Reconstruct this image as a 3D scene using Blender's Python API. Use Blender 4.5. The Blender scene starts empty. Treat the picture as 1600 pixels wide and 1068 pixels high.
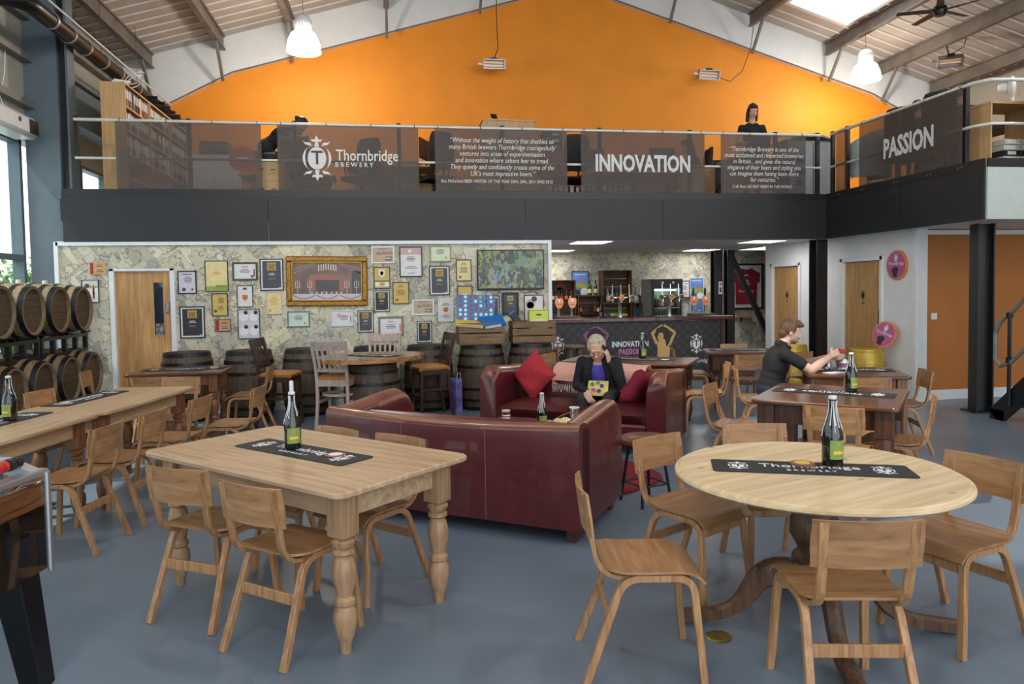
import bpy, bmesh, math, random
from mathutils import Vector, Matrix
random.seed(7)
S = bpy.context.scene
COL = S.collection
PI = math.pi

# ------------------------------------------------------------------ camera
def camera():
    yaw, pitch, roll = 0.16726, -0.0434, -0.01615
    right = Vector((math.cos(yaw), -math.sin(yaw), 0)); fwd = Vector((math.sin(yaw), math.cos(yaw), 0)); up = Vector((0, 0, 1))
    f2 = fwd*math.cos(pitch) + up*math.sin(pitch); u2 = up*math.cos(pitch) - fwd*math.sin(pitch)
    r3 = right*math.cos(roll) + u2*math.sin(roll); u3 = u2*math.cos(roll) - right*math.sin(roll)
    cd = bpy.data.cameras.new('camera'); co = bpy.data.objects.new('camera', cd); COL.objects.link(co)
    m = Matrix((r3, u3, -f2)).transposed().to_4x4(); m.translation = (0, 0, 1.6); co.matrix_world = m
    cd.sensor_fit = 'HORIZONTAL'; cd.sensor_width = 36; cd.lens = 1121.7/1600*36; cd.shift_y = -30.6/1600
    cd.clip_start = .05; cd.clip_end = 300
    S.camera = co
camera()

# ------------------------------------------------------------------ world, sun, exposure
W = bpy.data.worlds.new('overcast_sky'); S.world = W; W.use_nodes = True
bg = W.node_tree.nodes['Background']; bg.inputs[0].default_value = (.86, .93, 1.0, 1); bg.inputs[1].default_value = 2.6
sd = bpy.data.lights.new('sun', 'SUN'); sd.energy = 6.0; sd.angle = math.radians(1.2); sd.color = (1, .95, .86)
so = bpy.data.objects.new('sun', sd); COL.objects.link(so)
so.rotation_euler = Vector((.56, .10, -.80)).to_track_quat('-Z', 'Y').to_euler()
S.view_settings.view_transform = 'Standard'; S.view_settings.look = 'None'; S.view_settings.gamma = 1
S.view_settings.exposure = 0.2
S.view_settings.use_curve_mapping = False

# ------------------------------------------------------------------ helpers
def C(r, g, b, a=1):
    f = lambda v: (v/255/12.92) if v/255 <= .04045 else ((v/255+.055)/1.055)**2.4
    return (f(r), f(g), f(b), a)

class MB:
    def __init__(s): s.v = []; s.f = []; s.m = []; s.T = Matrix.Identity(4); s.mi = 0
    def at(s, x=0, y=0, z=0, rz=0, rx=0, ry=0):
        s.T = Matrix.Translation((x, y, z)) @ Matrix.Rotation(rz, 4, 'Z') @ Matrix.Rotation(ry, 4, 'Y') @ Matrix.Rotation(rx, 4, 'X'); return s
    def add(s, vs, fs):
        n = len(s.v); s.v += [tuple(s.T @ Vector(p)) for p in vs]
        s.f += [tuple(i+n for i in f) for f in fs]; s.m += [s.mi]*len(fs); return s
    def box(s, x, y, z, sx, sy, sz, b=0):
        hx, hy, hz = sx/2, sy/2, sz/2
        if b <= 0:
            vs = [(x+i*hx, y+j*hy, z+k*hz) for i in (-1, 1) for j in (-1, 1) for k in (-1, 1)]
            return s.add(vs, [(0, 1, 3, 2), (4, 6, 7, 5), (0, 4, 5, 1), (2, 3, 7, 6), (0, 2, 6, 4), (1, 5, 7, 3)])
        b = min(b, hx*.95, hy*.95, hz*.95); vs = []; ix = {}
        for i in (-1, 1):
            for j in (-1, 1):
                for k in (-1, 1):
                    for a in range(3):
                        d = [hx-b, hy-b, hz-b]; d[a] = (hx, hy, hz)[a]
                        ix[(i, j, k, a)] = len(vs); vs.append((x+i*d[0], y+j*d[1], z+k*d[2]))
        fs = []; g = lambda q, a: ix[(q[0], q[1], q[2], a)]
        for a in range(3):
            o = [c for c in range(3) if c != a]
            for sg in (-1, 1):
                q = []
                for (p, r) in ((-1, -1), (1, -1), (1, 1), (-1, 1)):
                    t = [0, 0, 0]; t[a] = sg; t[o[0]] = p; t[o[1]] = r; q.append(g(t, a))
                fs.append(tuple(q))
            for p in (-1, 1):
                for r in (-1, 1):
                    t0 = [0, 0, 0]; t0[o[0]] = p; t0[o[1]] = r; t1 = list(t0); t0[a] = -1; t1[a] = 1
                    fs.append((g(t0, o[0]), g(t1, o[0]), g(t1, o[1]), g(t0, o[1])))
        for i in (-1, 1):
            for j in (-1, 1):
                for k in (-1, 1): fs.append(tuple(ix[(i, j, k, a)] for a in range(3)))
        return s.add(vs, fs)
    def lathe(s, prof, seg=24, rib=None, cap=True):
        vs = []; fs = []; n = len(prof)
        for k in range(seg):
            a = 2*PI*k/seg; q = 1 if rib is None else rib(k)
            for r, z in prof: vs.append((r*q*math.cos(a), r*q*math.sin(a), z))
        for k in range(seg):
            l = (k+1) % seg
            for i in range(n-1): fs.append((k*n+i, l*n+i, l*n+i+1, k*n+i+1))
        if cap:
            if prof[0][0] > 1e-5: fs.append(tuple(k*n for k in range(seg))[::-1])
            if prof[-1][0] > 1e-5: fs.append(tuple(k*n+n-1 for k in range(seg)))
        return s.add(vs, fs)
    def cyl(s, p0, p1, r, r1=None, seg=10): return s.tube([p0, p1], [r, r if r1 is None else r1], seg)
    def sweep(s, path, prof, scales=None, up=None):
        """prof: closed 2-D outline (u, v); u along side, v along up"""
        P = [Vector(p) for p in path]; n = len(P); k = len(prof); vs = []; ref = Vector(up) if up else None; last = None
        for i, p in enumerate(P):
            t = (P[min(i+1, n-1)] - P[max(i-1, 0)]).normalized()
            if ref is not None: side = t.cross(ref)
            elif last is None: side = t.cross(Vector((0, 0, 1)) if abs(t.z) < .9 else Vector((0, 1, 0)))
            else: side = last - t*last.dot(t)
            if side.length < 1e-6: side = last or Vector((1, 0, 0))
            side.normalize(); last = side; u = side.cross(t); sc = scales[i] if scales else 1
            sc = sc if isinstance(sc, tuple) else (sc, sc)
            vs += [tuple(p + side*(a*sc[0]) + u*(b*sc[1])) for a, b in prof]
        fs = [(i*k+j, i*k+(j+1) % k, (i+1)*k+(j+1) % k, (i+1)*k+j) for i in range(n-1) for j in range(k)]
        fs += [tuple(range(k))[::-1], tuple((n-1)*k+j for j in range(k))]
        return s.add(vs, fs)
    def tube(s, path, r, seg=8):
        rs = r if isinstance(r, (list, tuple)) else [r]*len(path)
        return s.sweep(path, [(math.cos(2*PI*j/seg), math.sin(2*PI*j/seg)) for j in range(seg)], rs)
    def bar(s, path, w, t, up, scales=None, c=.003):
        a, b = w/2, t/2
        return s.sweep(path, [(-a+c, -b), (a-c, -b), (a, -b+c), (a, b-c), (a-c, b), (-a+c, b), (-a, b-c), (-a, -b+c)], scales, up)
    def prism(s, poly, h, z=0):
        n = len(poly); vs = [(x, y, z) for x, y in poly] + [(x, y, z+h) for x, y in poly]
        fs = [tuple(range(n))[::-1], tuple(range(n, 2*n))] + [(i, (i+1) % n, n+(i+1) % n, n+i) for i in range(n)]
        return s.add(vs, fs)
    def sheet(s, fn, nu, nv, th=0):
        g = [[Vector(fn(i/nu, j/nv)) for j in range(nv+1)] for i in range(nu+1)]
        nrm = []
        for i in range(nu+1):
            r = []
            for j in range(nv+1):
                du = g[min(i+1, nu)][j]-g[max(i-1, 0)][j]; dv = g[i][min(j+1, nv)]-g[i][max(j-1, 0)]
                r.append(du.cross(dv).normalized())
            nrm.append(r)
        w = nv+1; N = (nu+1)*w; vs = [tuple(g[i][j]) for i in range(nu+1) for j in range(w)]
        fs = [(i*w+j, (i+1)*w+j, (i+1)*w+j+1, i*w+j+1) for i in range(nu) for j in range(nv)]
        if th:
            vs += [tuple(g[i][j]-nrm[i][j]*th) for i in range(nu+1) for j in range(w)]
            fs += [tuple(N+k for k in f)[::-1] for f in fs]
            ring = [(i, 0) for i in range(nu)] + [(nu, j) for j in range(nv)] + [(i, nv) for i in range(nu, 0, -1)] + [(0, j) for j in range(nv, 0, -1)]
            for a in range(len(ring)):
                p = ring[a][0]*w+ring[a][1]; b = ring[(a+1) % len(ring)]; q = b[0]*w+b[1]
                fs.append((p, p+N, q+N, q))
        return s.add(vs, fs)
    def ball(s, x, y, z, rx, ry=None, rz=None, seg=12, rings=8):
        ry = rx if ry is None else ry; rz = rx if rz is None else rz
        vs = [(x, y, z-rz)]; fs = []
        for i in range(1, rings):
            a = -PI/2+PI*i/rings
            for k in range(seg): vs.append((x+rx*math.cos(a)*math.cos(2*PI*k/seg), y+ry*math.cos(a)*math.sin(2*PI*k/seg), z+rz*math.sin(a)))
        vs.append((x, y, z+rz)); L = len(vs)-1
        for k in range(seg):
            l = (k+1) % seg; fs.append((0, 1+l, 1+k)); fs.append((L, L-seg+k, L-seg+l))
            for i in range(rings-2): fs.append((1+i*seg+k, 1+i*seg+l, 1+(i+1)*seg+l, 1+(i+1)*seg+k))
        return s.add(vs, fs)

def mesh_from(name, mb, mats, smooth=None):
    me = bpy.data.meshes.new(name); me.from_pydata(mb.v, [], mb.f)
    for m in (mats if isinstance(mats, (list, tuple)) else [mats]): me.materials.append(m)
    for p, i in zip(me.polygons, mb.m): p.material_index = i
    b = bmesh.new(); b.from_mesh(me); bmesh.ops.recalc_face_normals(b, faces=b.faces); b.to_mesh(me); b.free()
    if smooth:
        for p in me.polygons: p.use_smooth = True
        me.set_sharp_from_angle(angle=math.radians(smooth))
    return me

def ob(name, data, mats=None, parent=None, loc=(0, 0, 0), rz=0, smooth=None):
    """one mesh object; data is an MB or a ready mesh"""
    me = mesh_from(name, data, mats, smooth) if isinstance(data, MB) else data
    o = bpy.data.objects.new(name, me); COL.objects.link(o); o.location = loc; o.rotation_euler = (0, 0, rz)
    if parent is not None: o.parent = parent
    return o

def tag(o, label=None, cat=None, group=None, kind=None):
    if label: o['label'] = label
    if cat: o['category'] = cat
    if group: o['group'] = group
    if kind: o['kind'] = kind
    return o

def thing(name, label, cat, loc=(0, 0, 0), rz=0, group=None):
    o = bpy.data.objects.new(name, None); COL.objects.link(o); o.empty_display_size = .1
    o.location = loc; o.rotation_euler = (0, 0, rz)
    return tag(o, label, cat, group)

def struct(name, mb, mats, parent=None, smooth=None):
    o = ob(name, mb, mats, parent, smooth=smooth)
    if parent is None: o['kind'] = 'structure'
    return o

KIDS = {}
def dup(root, loc, rz, label=None, group=None):
    kids = {}
    for o in bpy.data.objects:
        if o.parent is not None: kids.setdefault(o.parent.name, []).append(o)
    def cp(o, par):
        c = o.copy(); COL.objects.link(c)
        if par is not None: c.parent = par
        for ch in kids.get(o.name, []): cp(ch, c)
        return c
    r = cp(root, None); r.location = loc; r.rotation_euler = (0, 0, rz)
    if label: r['label'] = label
    if group: r['group'] = group
    return r

# ------------------------------------------------------------------ materials
def nodes(name):
    m = bpy.data.materials.new(name); m.use_nodes = True; nt = m.node_tree
    return m, nt, nt.nodes['Principled BSDF']
def nd(nt, t, **k):
    n = nt.nodes.new(t)
    for a, v in k.items(): setattr(n, a, v)
    return n
def scl(c, k): return (min(1, c[0]*k), min(1, c[1]*k), min(1, c[2]*k), 1)

def paint(name, col, rough=.5, metal=0, var=.08, scale=6, stretch=(1, 1, 1), bump=0, coat=0, rand=0, spec=.5, trans=0, detail=4, c2=None, lo=.35, hi=.65):
    m, nt, b = nodes(name)
    tc = nd(nt, 'ShaderNodeTexCoord'); mp = nd(nt, 'ShaderNodeMapping'); mp.inputs['Scale'].default_value = stretch
    no = nd(nt, 'ShaderNodeTexNoise'); no.inputs['Scale'].default_value = scale; no.inputs['Detail'].default_value = detail
    rp = nd(nt, 'ShaderNodeValToRGB'); rp.color_ramp.elements[0].position = lo; rp.color_ramp.elements[1].position = hi
    rp.color_ramp.elements[0].color = scl(col, 1-var) if c2 is None else c2; rp.color_ramp.elements[1].color = scl(col, 1+var) if c2 is None else col
    L = nt.links.new
    L(tc.outputs['Object'], mp.inputs[0]); L(mp.outputs[0], no.inputs['Vector']); L(no.outputs['Fac'], rp.inputs[0])
    out = rp.outputs[0]
    if rand:
        oi = nd(nt, 'ShaderNodeObjectInfo'); mr = nd(nt, 'ShaderNodeMapRange'); mr.inputs['To Min'].default_value = 1-rand; mr.inputs['To Max'].default_value = 1+rand
        hs = nd(nt, 'ShaderNodeHueSaturation'); L(oi.outputs['Random'], mr.inputs[0]); L(mr.outputs[0], hs.inputs['Value']); L(out, hs.inputs['Color']); out = hs.outputs[0]
    L(out, b.inputs['Base Color'])
    b.inputs['Roughness'].default_value = rough; b.inputs['Metallic'].default_value = metal
    b.inputs['Specular IOR Level'].default_value = spec; b.inputs['Coat Weight'].default_value = coat
    b.inputs['Transmission Weight'].default_value = trans
    if bump:
        bp = nd(nt, 'ShaderNodeBump'); bp.inputs['Strength'].default_value = bump; bp.inputs['Distance'].default_value = .01
        L(no.outputs['Fac'], bp.inputs['Height']); L(bp.outputs[0], b.inputs['Normal'])
    return m

def wood(name, c1, c2, axis='X', scale=3, rough=.5, coat=0, rand=0, bump=.15, knots=0, stretch=14):
    st = {'X': (1, stretch, stretch), 'Y': (stretch, 1, stretch), 'Z': (stretch, stretch, 1)}[axis]
    m = paint(name, c2, rough, 0, 0, scale, st, bump, coat, rand, detail=8, c2=c1, lo=.3, hi=.7)
    nt = m.node_tree; L = nt.links.new
    no = [n for n in nt.nodes if n.type == 'TEX_NOISE'][0]; no.inputs['Distortion'].default_value = .6
    if knots:
        tc = [n for n in nt.nodes if n.type == 'TEX_COORD'][0]
        mp = nd(nt, 'ShaderNodeMapping'); mp.inputs['Scale'].default_value = tuple(1 if s == 1 else 2.2 for s in st)
        vo = nd(nt, 'ShaderNodeTexVoronoi'); vo.inputs['Scale'].default_value = 3.2
        r = nd(nt, 'ShaderNodeValToRGB'); r.color_ramp.elements[0].position = .03; r.color_ramp.elements[1].position = .1
        r.color_ramp.elements[0].color = (1, 1, 1, 1); r.color_ramp.elements[1].color = (0, 0, 0, 1)
        mx = nd(nt, 'ShaderNodeMix', data_type='RGBA'); b = nt.nodes['Principled BSDF']; src = b.inputs['Base Color'].links[0].from_socket
        mul = nd(nt, 'ShaderNodeMath', operation='MULTIPLY'); mul.inputs[1].default_value = knots
        L(tc.outputs['Object'], mp.inputs[0]); L(mp.outputs[0], vo.inputs['Vector']); L(vo.outputs['Distance'], r.inputs[0]); L(r.outputs[0], mul.inputs[0])
        L(mul.outputs[0], mx.inputs[0]); L(src, mx.inputs[6]); mx.inputs[7].default_value = scl(c1, .35); L(mx.outputs[2], b.inputs['Base Color'])
    return m

def flat(name, col, rough=.6, metal=0, emit=0, coat=0):
    m, nt, b = nodes(name); b.inputs['Base Color'].default_value = col; b.inputs['Roughness'].default_value = rough
    b.inputs['Metallic'].default_value = metal; b.inputs['Coat Weight'].default_value = coat
    if emit: b.inputs['Emission Color'].default_value = col; b.inputs['Emission Strength'].default_value = emit
    return m

def veil(name, col, opac, rough=.5):
    """woven mesh or tinted film: part see-through, part solid colour"""
    m, nt, b = nodes(name); b.inputs['Base Color'].default_value = col; b.inputs['Roughness'].default_value = rough
    tr = nd(nt, 'ShaderNodeBsdfTransparent'); mx = nd(nt, 'ShaderNodeMixShader'); mx.inputs[0].default_value = opac
    L = nt.links.new; L(tr.outputs[0], mx.inputs[1]); L(b.outputs[0], mx.inputs[2]); L(mx.outputs[0], nt.nodes['Material Output'].inputs[0])
    return m

def pane(name, tint=(1, 1, 1, 1), gloss=.12):
    m, nt, b = nodes(name); nt.nodes.remove(b)
    tr = nd(nt, 'ShaderNodeBsdfTransparent'); tr.inputs[0].default_value = tint; gl = nd(nt, 'ShaderNodeBsdfGlossy'); gl.inputs['Roughness'].default_value = .02
    mx = nd(nt, 'ShaderNodeMixShader'); mx.inputs[0].default_value = gloss
    L = nt.links.new; L(tr.outputs[0], mx.inputs[1]); L(gl.outputs[0], mx.inputs[2]); L(mx.outputs[0], nt.nodes['Material Output'].inputs[0])
    return m

def map_paper(name):
    """collage of old map sheets: angular patches of cream, each with ink coast lines"""
    m, nt, b = nodes(name); L = nt.links.new; b.inputs['Roughness'].default_value = .75
    tc = nd(nt, 'ShaderNodeTexCoord'); mp = nd(nt, 'ShaderNodeMapping'); mp.inputs['Rotation'].default_value = (0, .6, 0)
    L(tc.outputs['Object'], mp.inputs[0])
    vo = nd(nt, 'ShaderNodeTexVoronoi', distance='CHEBYCHEV'); vo.inputs['Scale'].default_value = 3.2; vo.inputs['Randomness'].default_value = .9
    L(mp.outputs[0], vo.inputs['Vector'])
    sx = nd(nt, 'ShaderNodeSeparateColor'); L(vo.outputs['Color'], sx.inputs[0])
    rp = nd(nt, 'ShaderNodeValToRGB'); rp.color_ramp.interpolation = 'LINEAR'
    es = rp.color_ramp.elements; es[0].color = C(172, 168, 156); es[1].color = C(224, 220, 200)
    for p, c in ((.25, C(208, 203, 180)), (.45, C(190, 187, 176)), (.6, C(222, 214, 184)), (.8, C(198, 193, 172))):
        e = es.new(p); e.color = c
    L(sx.outputs[0], rp.inputs[0])
    # ink lines: contour bands of a noise field shifted per sheet
    off = nd(nt, 'ShaderNodeVectorMath', operation='ADD'); L(mp.outputs[0], off.inputs[0])
    sc = nd(nt, 'ShaderNodeVectorMath', operation='SCALE'); sc.inputs['Scale'].default_value = 7; L(vo.outputs['Color'], sc.inputs[0]); L(sc.outputs[0], off.inputs[1])
    def ink(scale, bands, width, det):
        n = nd(nt, 'ShaderNodeTexNoise'); n.inputs['Scale'].default_value = scale; n.inputs['Detail'].default_value = det; n.inputs['Roughness'].default_value = .62
        L(off.outputs[0], n.inputs['Vector'])
        a = nd(nt, 'ShaderNodeMath', operation='MULTIPLY'); a.inputs[1].default_value = bands; L(n.outputs['Fac'], a.inputs[0])
        f = nd(nt, 'ShaderNodeMath', operation='FRACT'); L(a.outputs[0], f.inputs[0])
        s = nd(nt, 'ShaderNodeMath', operation='SUBTRACT'); s.inputs[1].default_value = .5; L(f.outputs[0], s.inputs[0])
        q = nd(nt, 'ShaderNodeMath', operation='ABSOLUTE'); L(s.outputs[0], q.inputs[0])
        l = nd(nt, 'ShaderNodeMath', operation='LESS_THAN'); l.inputs[1].default_value = width; L(q.outputs[0], l.inputs[0])
        return l.outputs[0], n.outputs['Fac']
    i1, n1 = ink(2.6, 3, .035, 7); i2, n2 = ink(9, 4, .07, 3)
    shade = nd(nt, 'ShaderNodeMapRange'); shade.inputs['From Min'].default_value = .3; shade.inputs['From Max'].default_value = .7
    shade.inputs['To Min'].default_value = .84; shade.inputs['To Max'].default_value = 1.16; L(n1, shade.inputs[0])
    hs = nd(nt, 'ShaderNodeHueSaturation'); L(rp.outputs[0], hs.inputs['Color']); L(shade.outputs[0], hs.inputs['Value'])
    edge = nd(nt, 'ShaderNodeTexVoronoi', distance='CHEBYCHEV', feature='F2'); edge.inputs['Scale'].default_value = 3.2; edge.inputs['Randomness'].default_value = .9
    L(mp.outputs[0], edge.inputs['Vector'])
    dd = nd(nt, 'ShaderNodeMath', operation='SUBTRACT'); L(edge.outputs['Distance'], dd.inputs[0]); L(vo.outputs['Distance'], dd.inputs[1])
    le = nd(nt, 'ShaderNodeMath', operation='LESS_THAN'); le.inputs[1].default_value = .012; L(dd.outputs[0], le.inputs[0])
    k2 = nd(nt, 'ShaderNodeMath', operation='MULTIPLY'); k2.inputs[1].default_value = .38; L(i2, k2.inputs[0])
    k1 = nd(nt, 'ShaderNodeMath', operation='MULTIPLY'); k1.inputs[1].default_value = .62; L(i1, k1.inputs[0])
    k3 = nd(nt, 'ShaderNodeMath', operation='MULTIPLY'); k3.inputs[1].default_value = .45; L(le.outputs[0], k3.inputs[0])
    m1 = nd(nt, 'ShaderNodeMath', operation='MAXIMUM'); L(k1.outputs[0], m1.inputs[0]); L(k2.outputs[0], m1.inputs[1])
    m2 = nd(nt, 'ShaderNodeMath', operation='MAXIMUM'); L(m1.outputs[0], m2.inputs[0]); L(k3.outputs[0], m2.inputs[1])
    mx = nd(nt, 'ShaderNodeMix', data_type='RGBA'); L(m2.outputs[0], mx.inputs[0]); L(hs.outputs[0], mx.inputs[6]); mx.inputs[7].default_value = C(88, 84, 74)
    L(mx.outputs[2], b.inputs['Base Color'])
    return m

def lattice_print(name, ground, line, s=.17):
    """dark panel with an embossed trellis pattern"""
    m, nt, b = nodes(name); L = nt.links.new; b.inputs['Roughness'].default_value = .45
    tc = nd(nt, 'ShaderNodeTexCoord'); sp = nd(nt, 'ShaderNodeSeparateXYZ'); L(tc.outputs['Object'], sp.inputs[0])
    def mt(op, a, bb):
        n = nd(nt, 'ShaderNodeMath', operation=op)
        for i, q in enumerate((a, bb)):
            if q is None: continue
            if isinstance(q, (int, float)): n.inputs[i].default_value = q
            else: L(q, n.inputs[i])
        return n.outputs[0]
    cx = mt('COSINE', mt('MULTIPLY', sp.outputs[0], 2*PI/s), None); cz = mt('COSINE', mt('MULTIPLY', sp.outputs[2], 2*PI/s), None)
    v = mt('ABSOLUTE', mt('ADD', cx, cz), None); l1 = mt('LESS_THAN', v, .28); w = mt('ABSOLUTE', mt('SUBTRACT', v, .75), None); l2 = mt('LESS_THAN', w, .1)
    k = mt('MAXIMUM', l1, mt('MULTIPLY', l2, .5))
    mx = nd(nt, 'ShaderNodeMix', data_type='RGBA'); L(k, mx.inputs[0]); mx.inputs[6].default_value = ground; mx.inputs[7].default_value = line
    L(mx.outputs[2], b.inputs['Base Color'])
    return m

M = {}
M['floor'] = paint('floor_paint', C(108, 122, 137), .30, var=.13, scale=.8, bump=.02, detail=9)
M['white'] = paint('white_wall', C(226, 226, 226), .7, var=.02)
M['trim'] = paint('white_gloss_trim', C(228, 230, 234), .35, var=.02)
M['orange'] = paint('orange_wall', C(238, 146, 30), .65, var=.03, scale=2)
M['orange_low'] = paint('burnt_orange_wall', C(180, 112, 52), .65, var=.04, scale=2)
M['fascia'] = paint('charcoal_fascia', C(31, 33, 36), .5, var=.05, scale=2)
M['roof'] = paint('roof_liner', C(186, 178, 172), .6, var=.06, scale=3)
M['rib'] = paint('roof_rib', C(214, 208, 202), .5, var=.04)
M['steel'] = paint('galvanised_steel', C(128, 126, 120), .5, .35, var=.15, scale=5)
M['rust'] = paint('purlin_steel', C(116, 110, 102), .55, .2, var=.2, scale=3)
M['greysteel'] = paint('blue_grey_steel', C(92, 106, 116), .5, var=.06)
M['clad'] = paint('pale_cladding', C(168, 166, 156), .6, var=.05)
M['black'] = paint('black_paint', C(26, 26, 27), .42, var=.12)
M['blackm'] = paint('black_metal', C(22, 22, 24), .35, .3, var=.1)
M['plastic'] = flat('black_plastic', C(24, 24, 26), .4)
M['map'] = map_paper('map_wallpaper')
M['glass'] = pane('window_glass', (.84, .90, .89, 1), .06)
M['oak'] = wood('oak_door', C(168, 122, 72), C(203, 160, 106), 'Z', 2.2, .45)
M['ply'] = wood('beech_ply', C(130, 90, 57), C(176, 132, 90), 'X', 4, .42, rand=.13, stretch=7)
M['bent'] = wood('bent_beech', C(138, 97, 62), C(180, 137, 95), 'Z', 4, .45, rand=.12)
M['pine'] = wood('scrubbed_pine', C(158, 126, 94), C(196, 166, 132), 'X', 2.2, .5, knots=.7)
M['pineleg'] = wood('scrubbed_pine_leg', C(136, 102, 74), C(174, 140, 106), 'Z', 3, .5)
M['palepine'] = wood('pale_pine', C(196, 168, 128), C(226, 203, 163), 'X', 1.6, .45, knots=.8)
M['darkwood'] = wood('dark_stained_wood', C(62, 34, 20), C(112, 66, 40), 'X', 3, .28, coat=.3)
M['darkleg'] = wood('dark_stained_leg', C(48, 27, 17), C(92, 54, 32), 'Z', 3, .35, coat=.2)
M['brownleg'] = wood('brown_wood_leg', C(96, 58, 32), C(140, 90, 54), 'Z', 3, .4)
M['pedestal'] = wood('walnut_pedestal', C(58, 38, 26), C(112, 78, 52), 'Z', 3, .45)
M['leather'] = paint('oxblood_leather', C(84, 28, 32), .32, var=.14, scale=9, bump=.06, coat=.25)
M['leathertop'] = paint('brown_leather', C(120, 72, 55), .36, var=.18, scale=5, bump=.06, coat=.2)  # lighter brown, for the sofa tops and the stool seat
M['piping'] = paint('leather_piping', C(140, 84, 62), .5, var=.1)
M['barrel'] = wood('barrel_stave', C(52, 40, 31), C(102, 80, 61), 'Z', 4, .6, rand=.15)
M['barrelx'] = wood('barrel_stave_lying', C(92, 76, 56), C(150, 126, 94), 'X', 4, .6, rand=.15)
M['head'] = wood('barrel_head', C(58, 44, 33), C(100, 78, 57), 'Z', 3, .6, rand=.15, stretch=9)
M['hoop'] = paint('barrel_hoop', C(44, 46, 50), .42, .7, var=.25, scale=8)
M['crate'] = wood('crate_board', C(92, 70, 52), C(142, 112, 84), 'X', 4, .75, rand=.1)
M['barcrate'] = wood('dark_crate_board', C(66, 44, 26), C(112, 80, 48), 'X', 4, .7, rand=.1)
M['stoolwood'] = wood('dark_stool_wood', C(40, 24, 20), C(70, 42, 34), 'Z', 4, .4)
M['limed'] = wood('limed_wood', C(150, 130, 122), C(186, 168, 158), 'Z', 4, .5)
M['tan'] = paint('tan_leather', C(184, 128, 72), .4, var=.08, bump=.03)
M['slab'] = wood('live_edge_slab', C(120, 74, 40), C(186, 134, 86), 'X', 2, .25, coat=.5)
M['mat'] = paint('rubber_mat', C(34, 34, 38), .7, var=.08, scale=40)
M['print'] = flat('white_print', C(228, 228, 228), .6)
M['glassb'] = flat('dark_bottle_glass', C(16, 18, 16), .08, coat=.6)
M['wax'] = paint('dripped_wax', C(212, 210, 212), .5, var=.08, scale=30)
M['labelg'] = paint('green_label', C(132, 148, 76), .5, var=.12, scale=40)
M['labely'] = flat('label_yellow', C(220, 190, 60), .5)
M['chrome'] = flat('chrome', C(200, 202, 205), .15, 1)
M['silver'] = paint('brushed_aluminium', C(176, 178, 184), .35, .8, var=.05)
M['rail'] = paint('rail_white_steel', C(214, 214, 208), .4, .2, var=.06)
M['brass'] = paint('brass_cover', C(150, 130, 66), .4, .8, var=.3, scale=60)
M['gold'] = paint('gold_paint', C(190, 158, 60), .4, .35, var=.15, scale=8)
M['gilt'] = paint('gilt_frame', C(150, 108, 44), .4, .6, var=.35, scale=40, bump=.5)
M['red'] = flat('red_plastic', C(186, 40, 34), .35)
M['redcloth'] = paint('red_chenille', C(164, 34, 46), .85, var=.2, scale=60, bump=.3)
M['darkred'] = paint('crimson_chenille', C(128, 20, 44), .85, var=.2, scale=60, bump=.3)
M['pink'] = paint('pink_wool', C(222, 170, 152), .9, var=.08, scale=60, bump=.2)
M['fringe'] = flat('cream_fringe', C(224, 208, 196), .9)
M['banner'] = veil('mesh_banner', C(88, 79, 75), .60, .6)
M['film'] = veil('clear_film', C(150, 150, 150), .18, .3)
M['lampglass'] = None
# ------------------------------------------------------------------ print helpers (flat lettering and emblem)
def text_mesh(txt, size, align='CENTER', shear=0, bold=0, depth=.0006, line=1.0, xs=1):
    cu = bpy.data.curves.new('lettering', 'FONT'); cu.body = txt; cu.size = size; cu.align_x = align; cu.align_y = 'CENTER'
    cu.shear = shear; cu.offset = bold; cu.extrude = depth; cu.space_line = line; cu.resolution_u = 2; cu.fill_mode = 'FRONT'
    o = bpy.data.objects.new('lettering', cu); COL.objects.link(o)
    bpy.context.view_layer.update()
    me = bpy.data.meshes.new_from_object(o.evaluated_get(bpy.context.evaluated_depsgraph_get()))
    bpy.data.objects.remove(o); bpy.data.curves.remove(cu)
    if xs != 1: me.transform(Matrix.Diagonal((xs, 1, 1, 1)))
    return me
FACE = Matrix.Rotation(PI/2, 4, 'X')            # upright, read from -Y
def lettering(txt, size, mat, parent, MW, name='lettering', **k):
    me = text_mesh(txt, size, **k); me.transform(MW); me.materials.clear(); me.materials.append(mat)
    return ob(name, me, parent=parent)
def T3(x, y, z): return Matrix.Translation((x, y, z))

def emblem_polys():
    """ornate crest: oval body, side scrolls, fleur tips; unit height 1"""
    P = []
    P.append([(.20*math.cos(a), .25*math.sin(a)) for a in [2*PI*i/20 for i in range(20)]])
    for s in (1, -1):
        cres = [(s*.31*math.cos(a), .30*math.sin(a)) for a in [-1.15+2.3*i/10 for i in range(11)]] + [(s*(.17+.085*math.cos(a)), .24*math.sin(a)) for a in [1.15-2.3*i/10 for i in range(11)]]
        P.append(cres)
        P.append([(s*.10, s*0+.27), (s*.24, .30), (s*.30, .38), (s*.25, .35), (s*.14, .34)])
        P.append([(s*.10, -.27), (s*.24, -.30), (s*.30, -.38), (s*.25, -.35), (s*.14, -.34)])
    for t in (1, -1):
        P.append([(-.05, t*.26), (.05, t*.26), (.03, t*.36), (.10, t*.37), (.12, t*.42), (.045, t*.41), (0, t*.5), (-.045, t*.41), (-.12, t*.42), (-.10, t*.37), (-.03, t*.36)])
    return P
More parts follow.
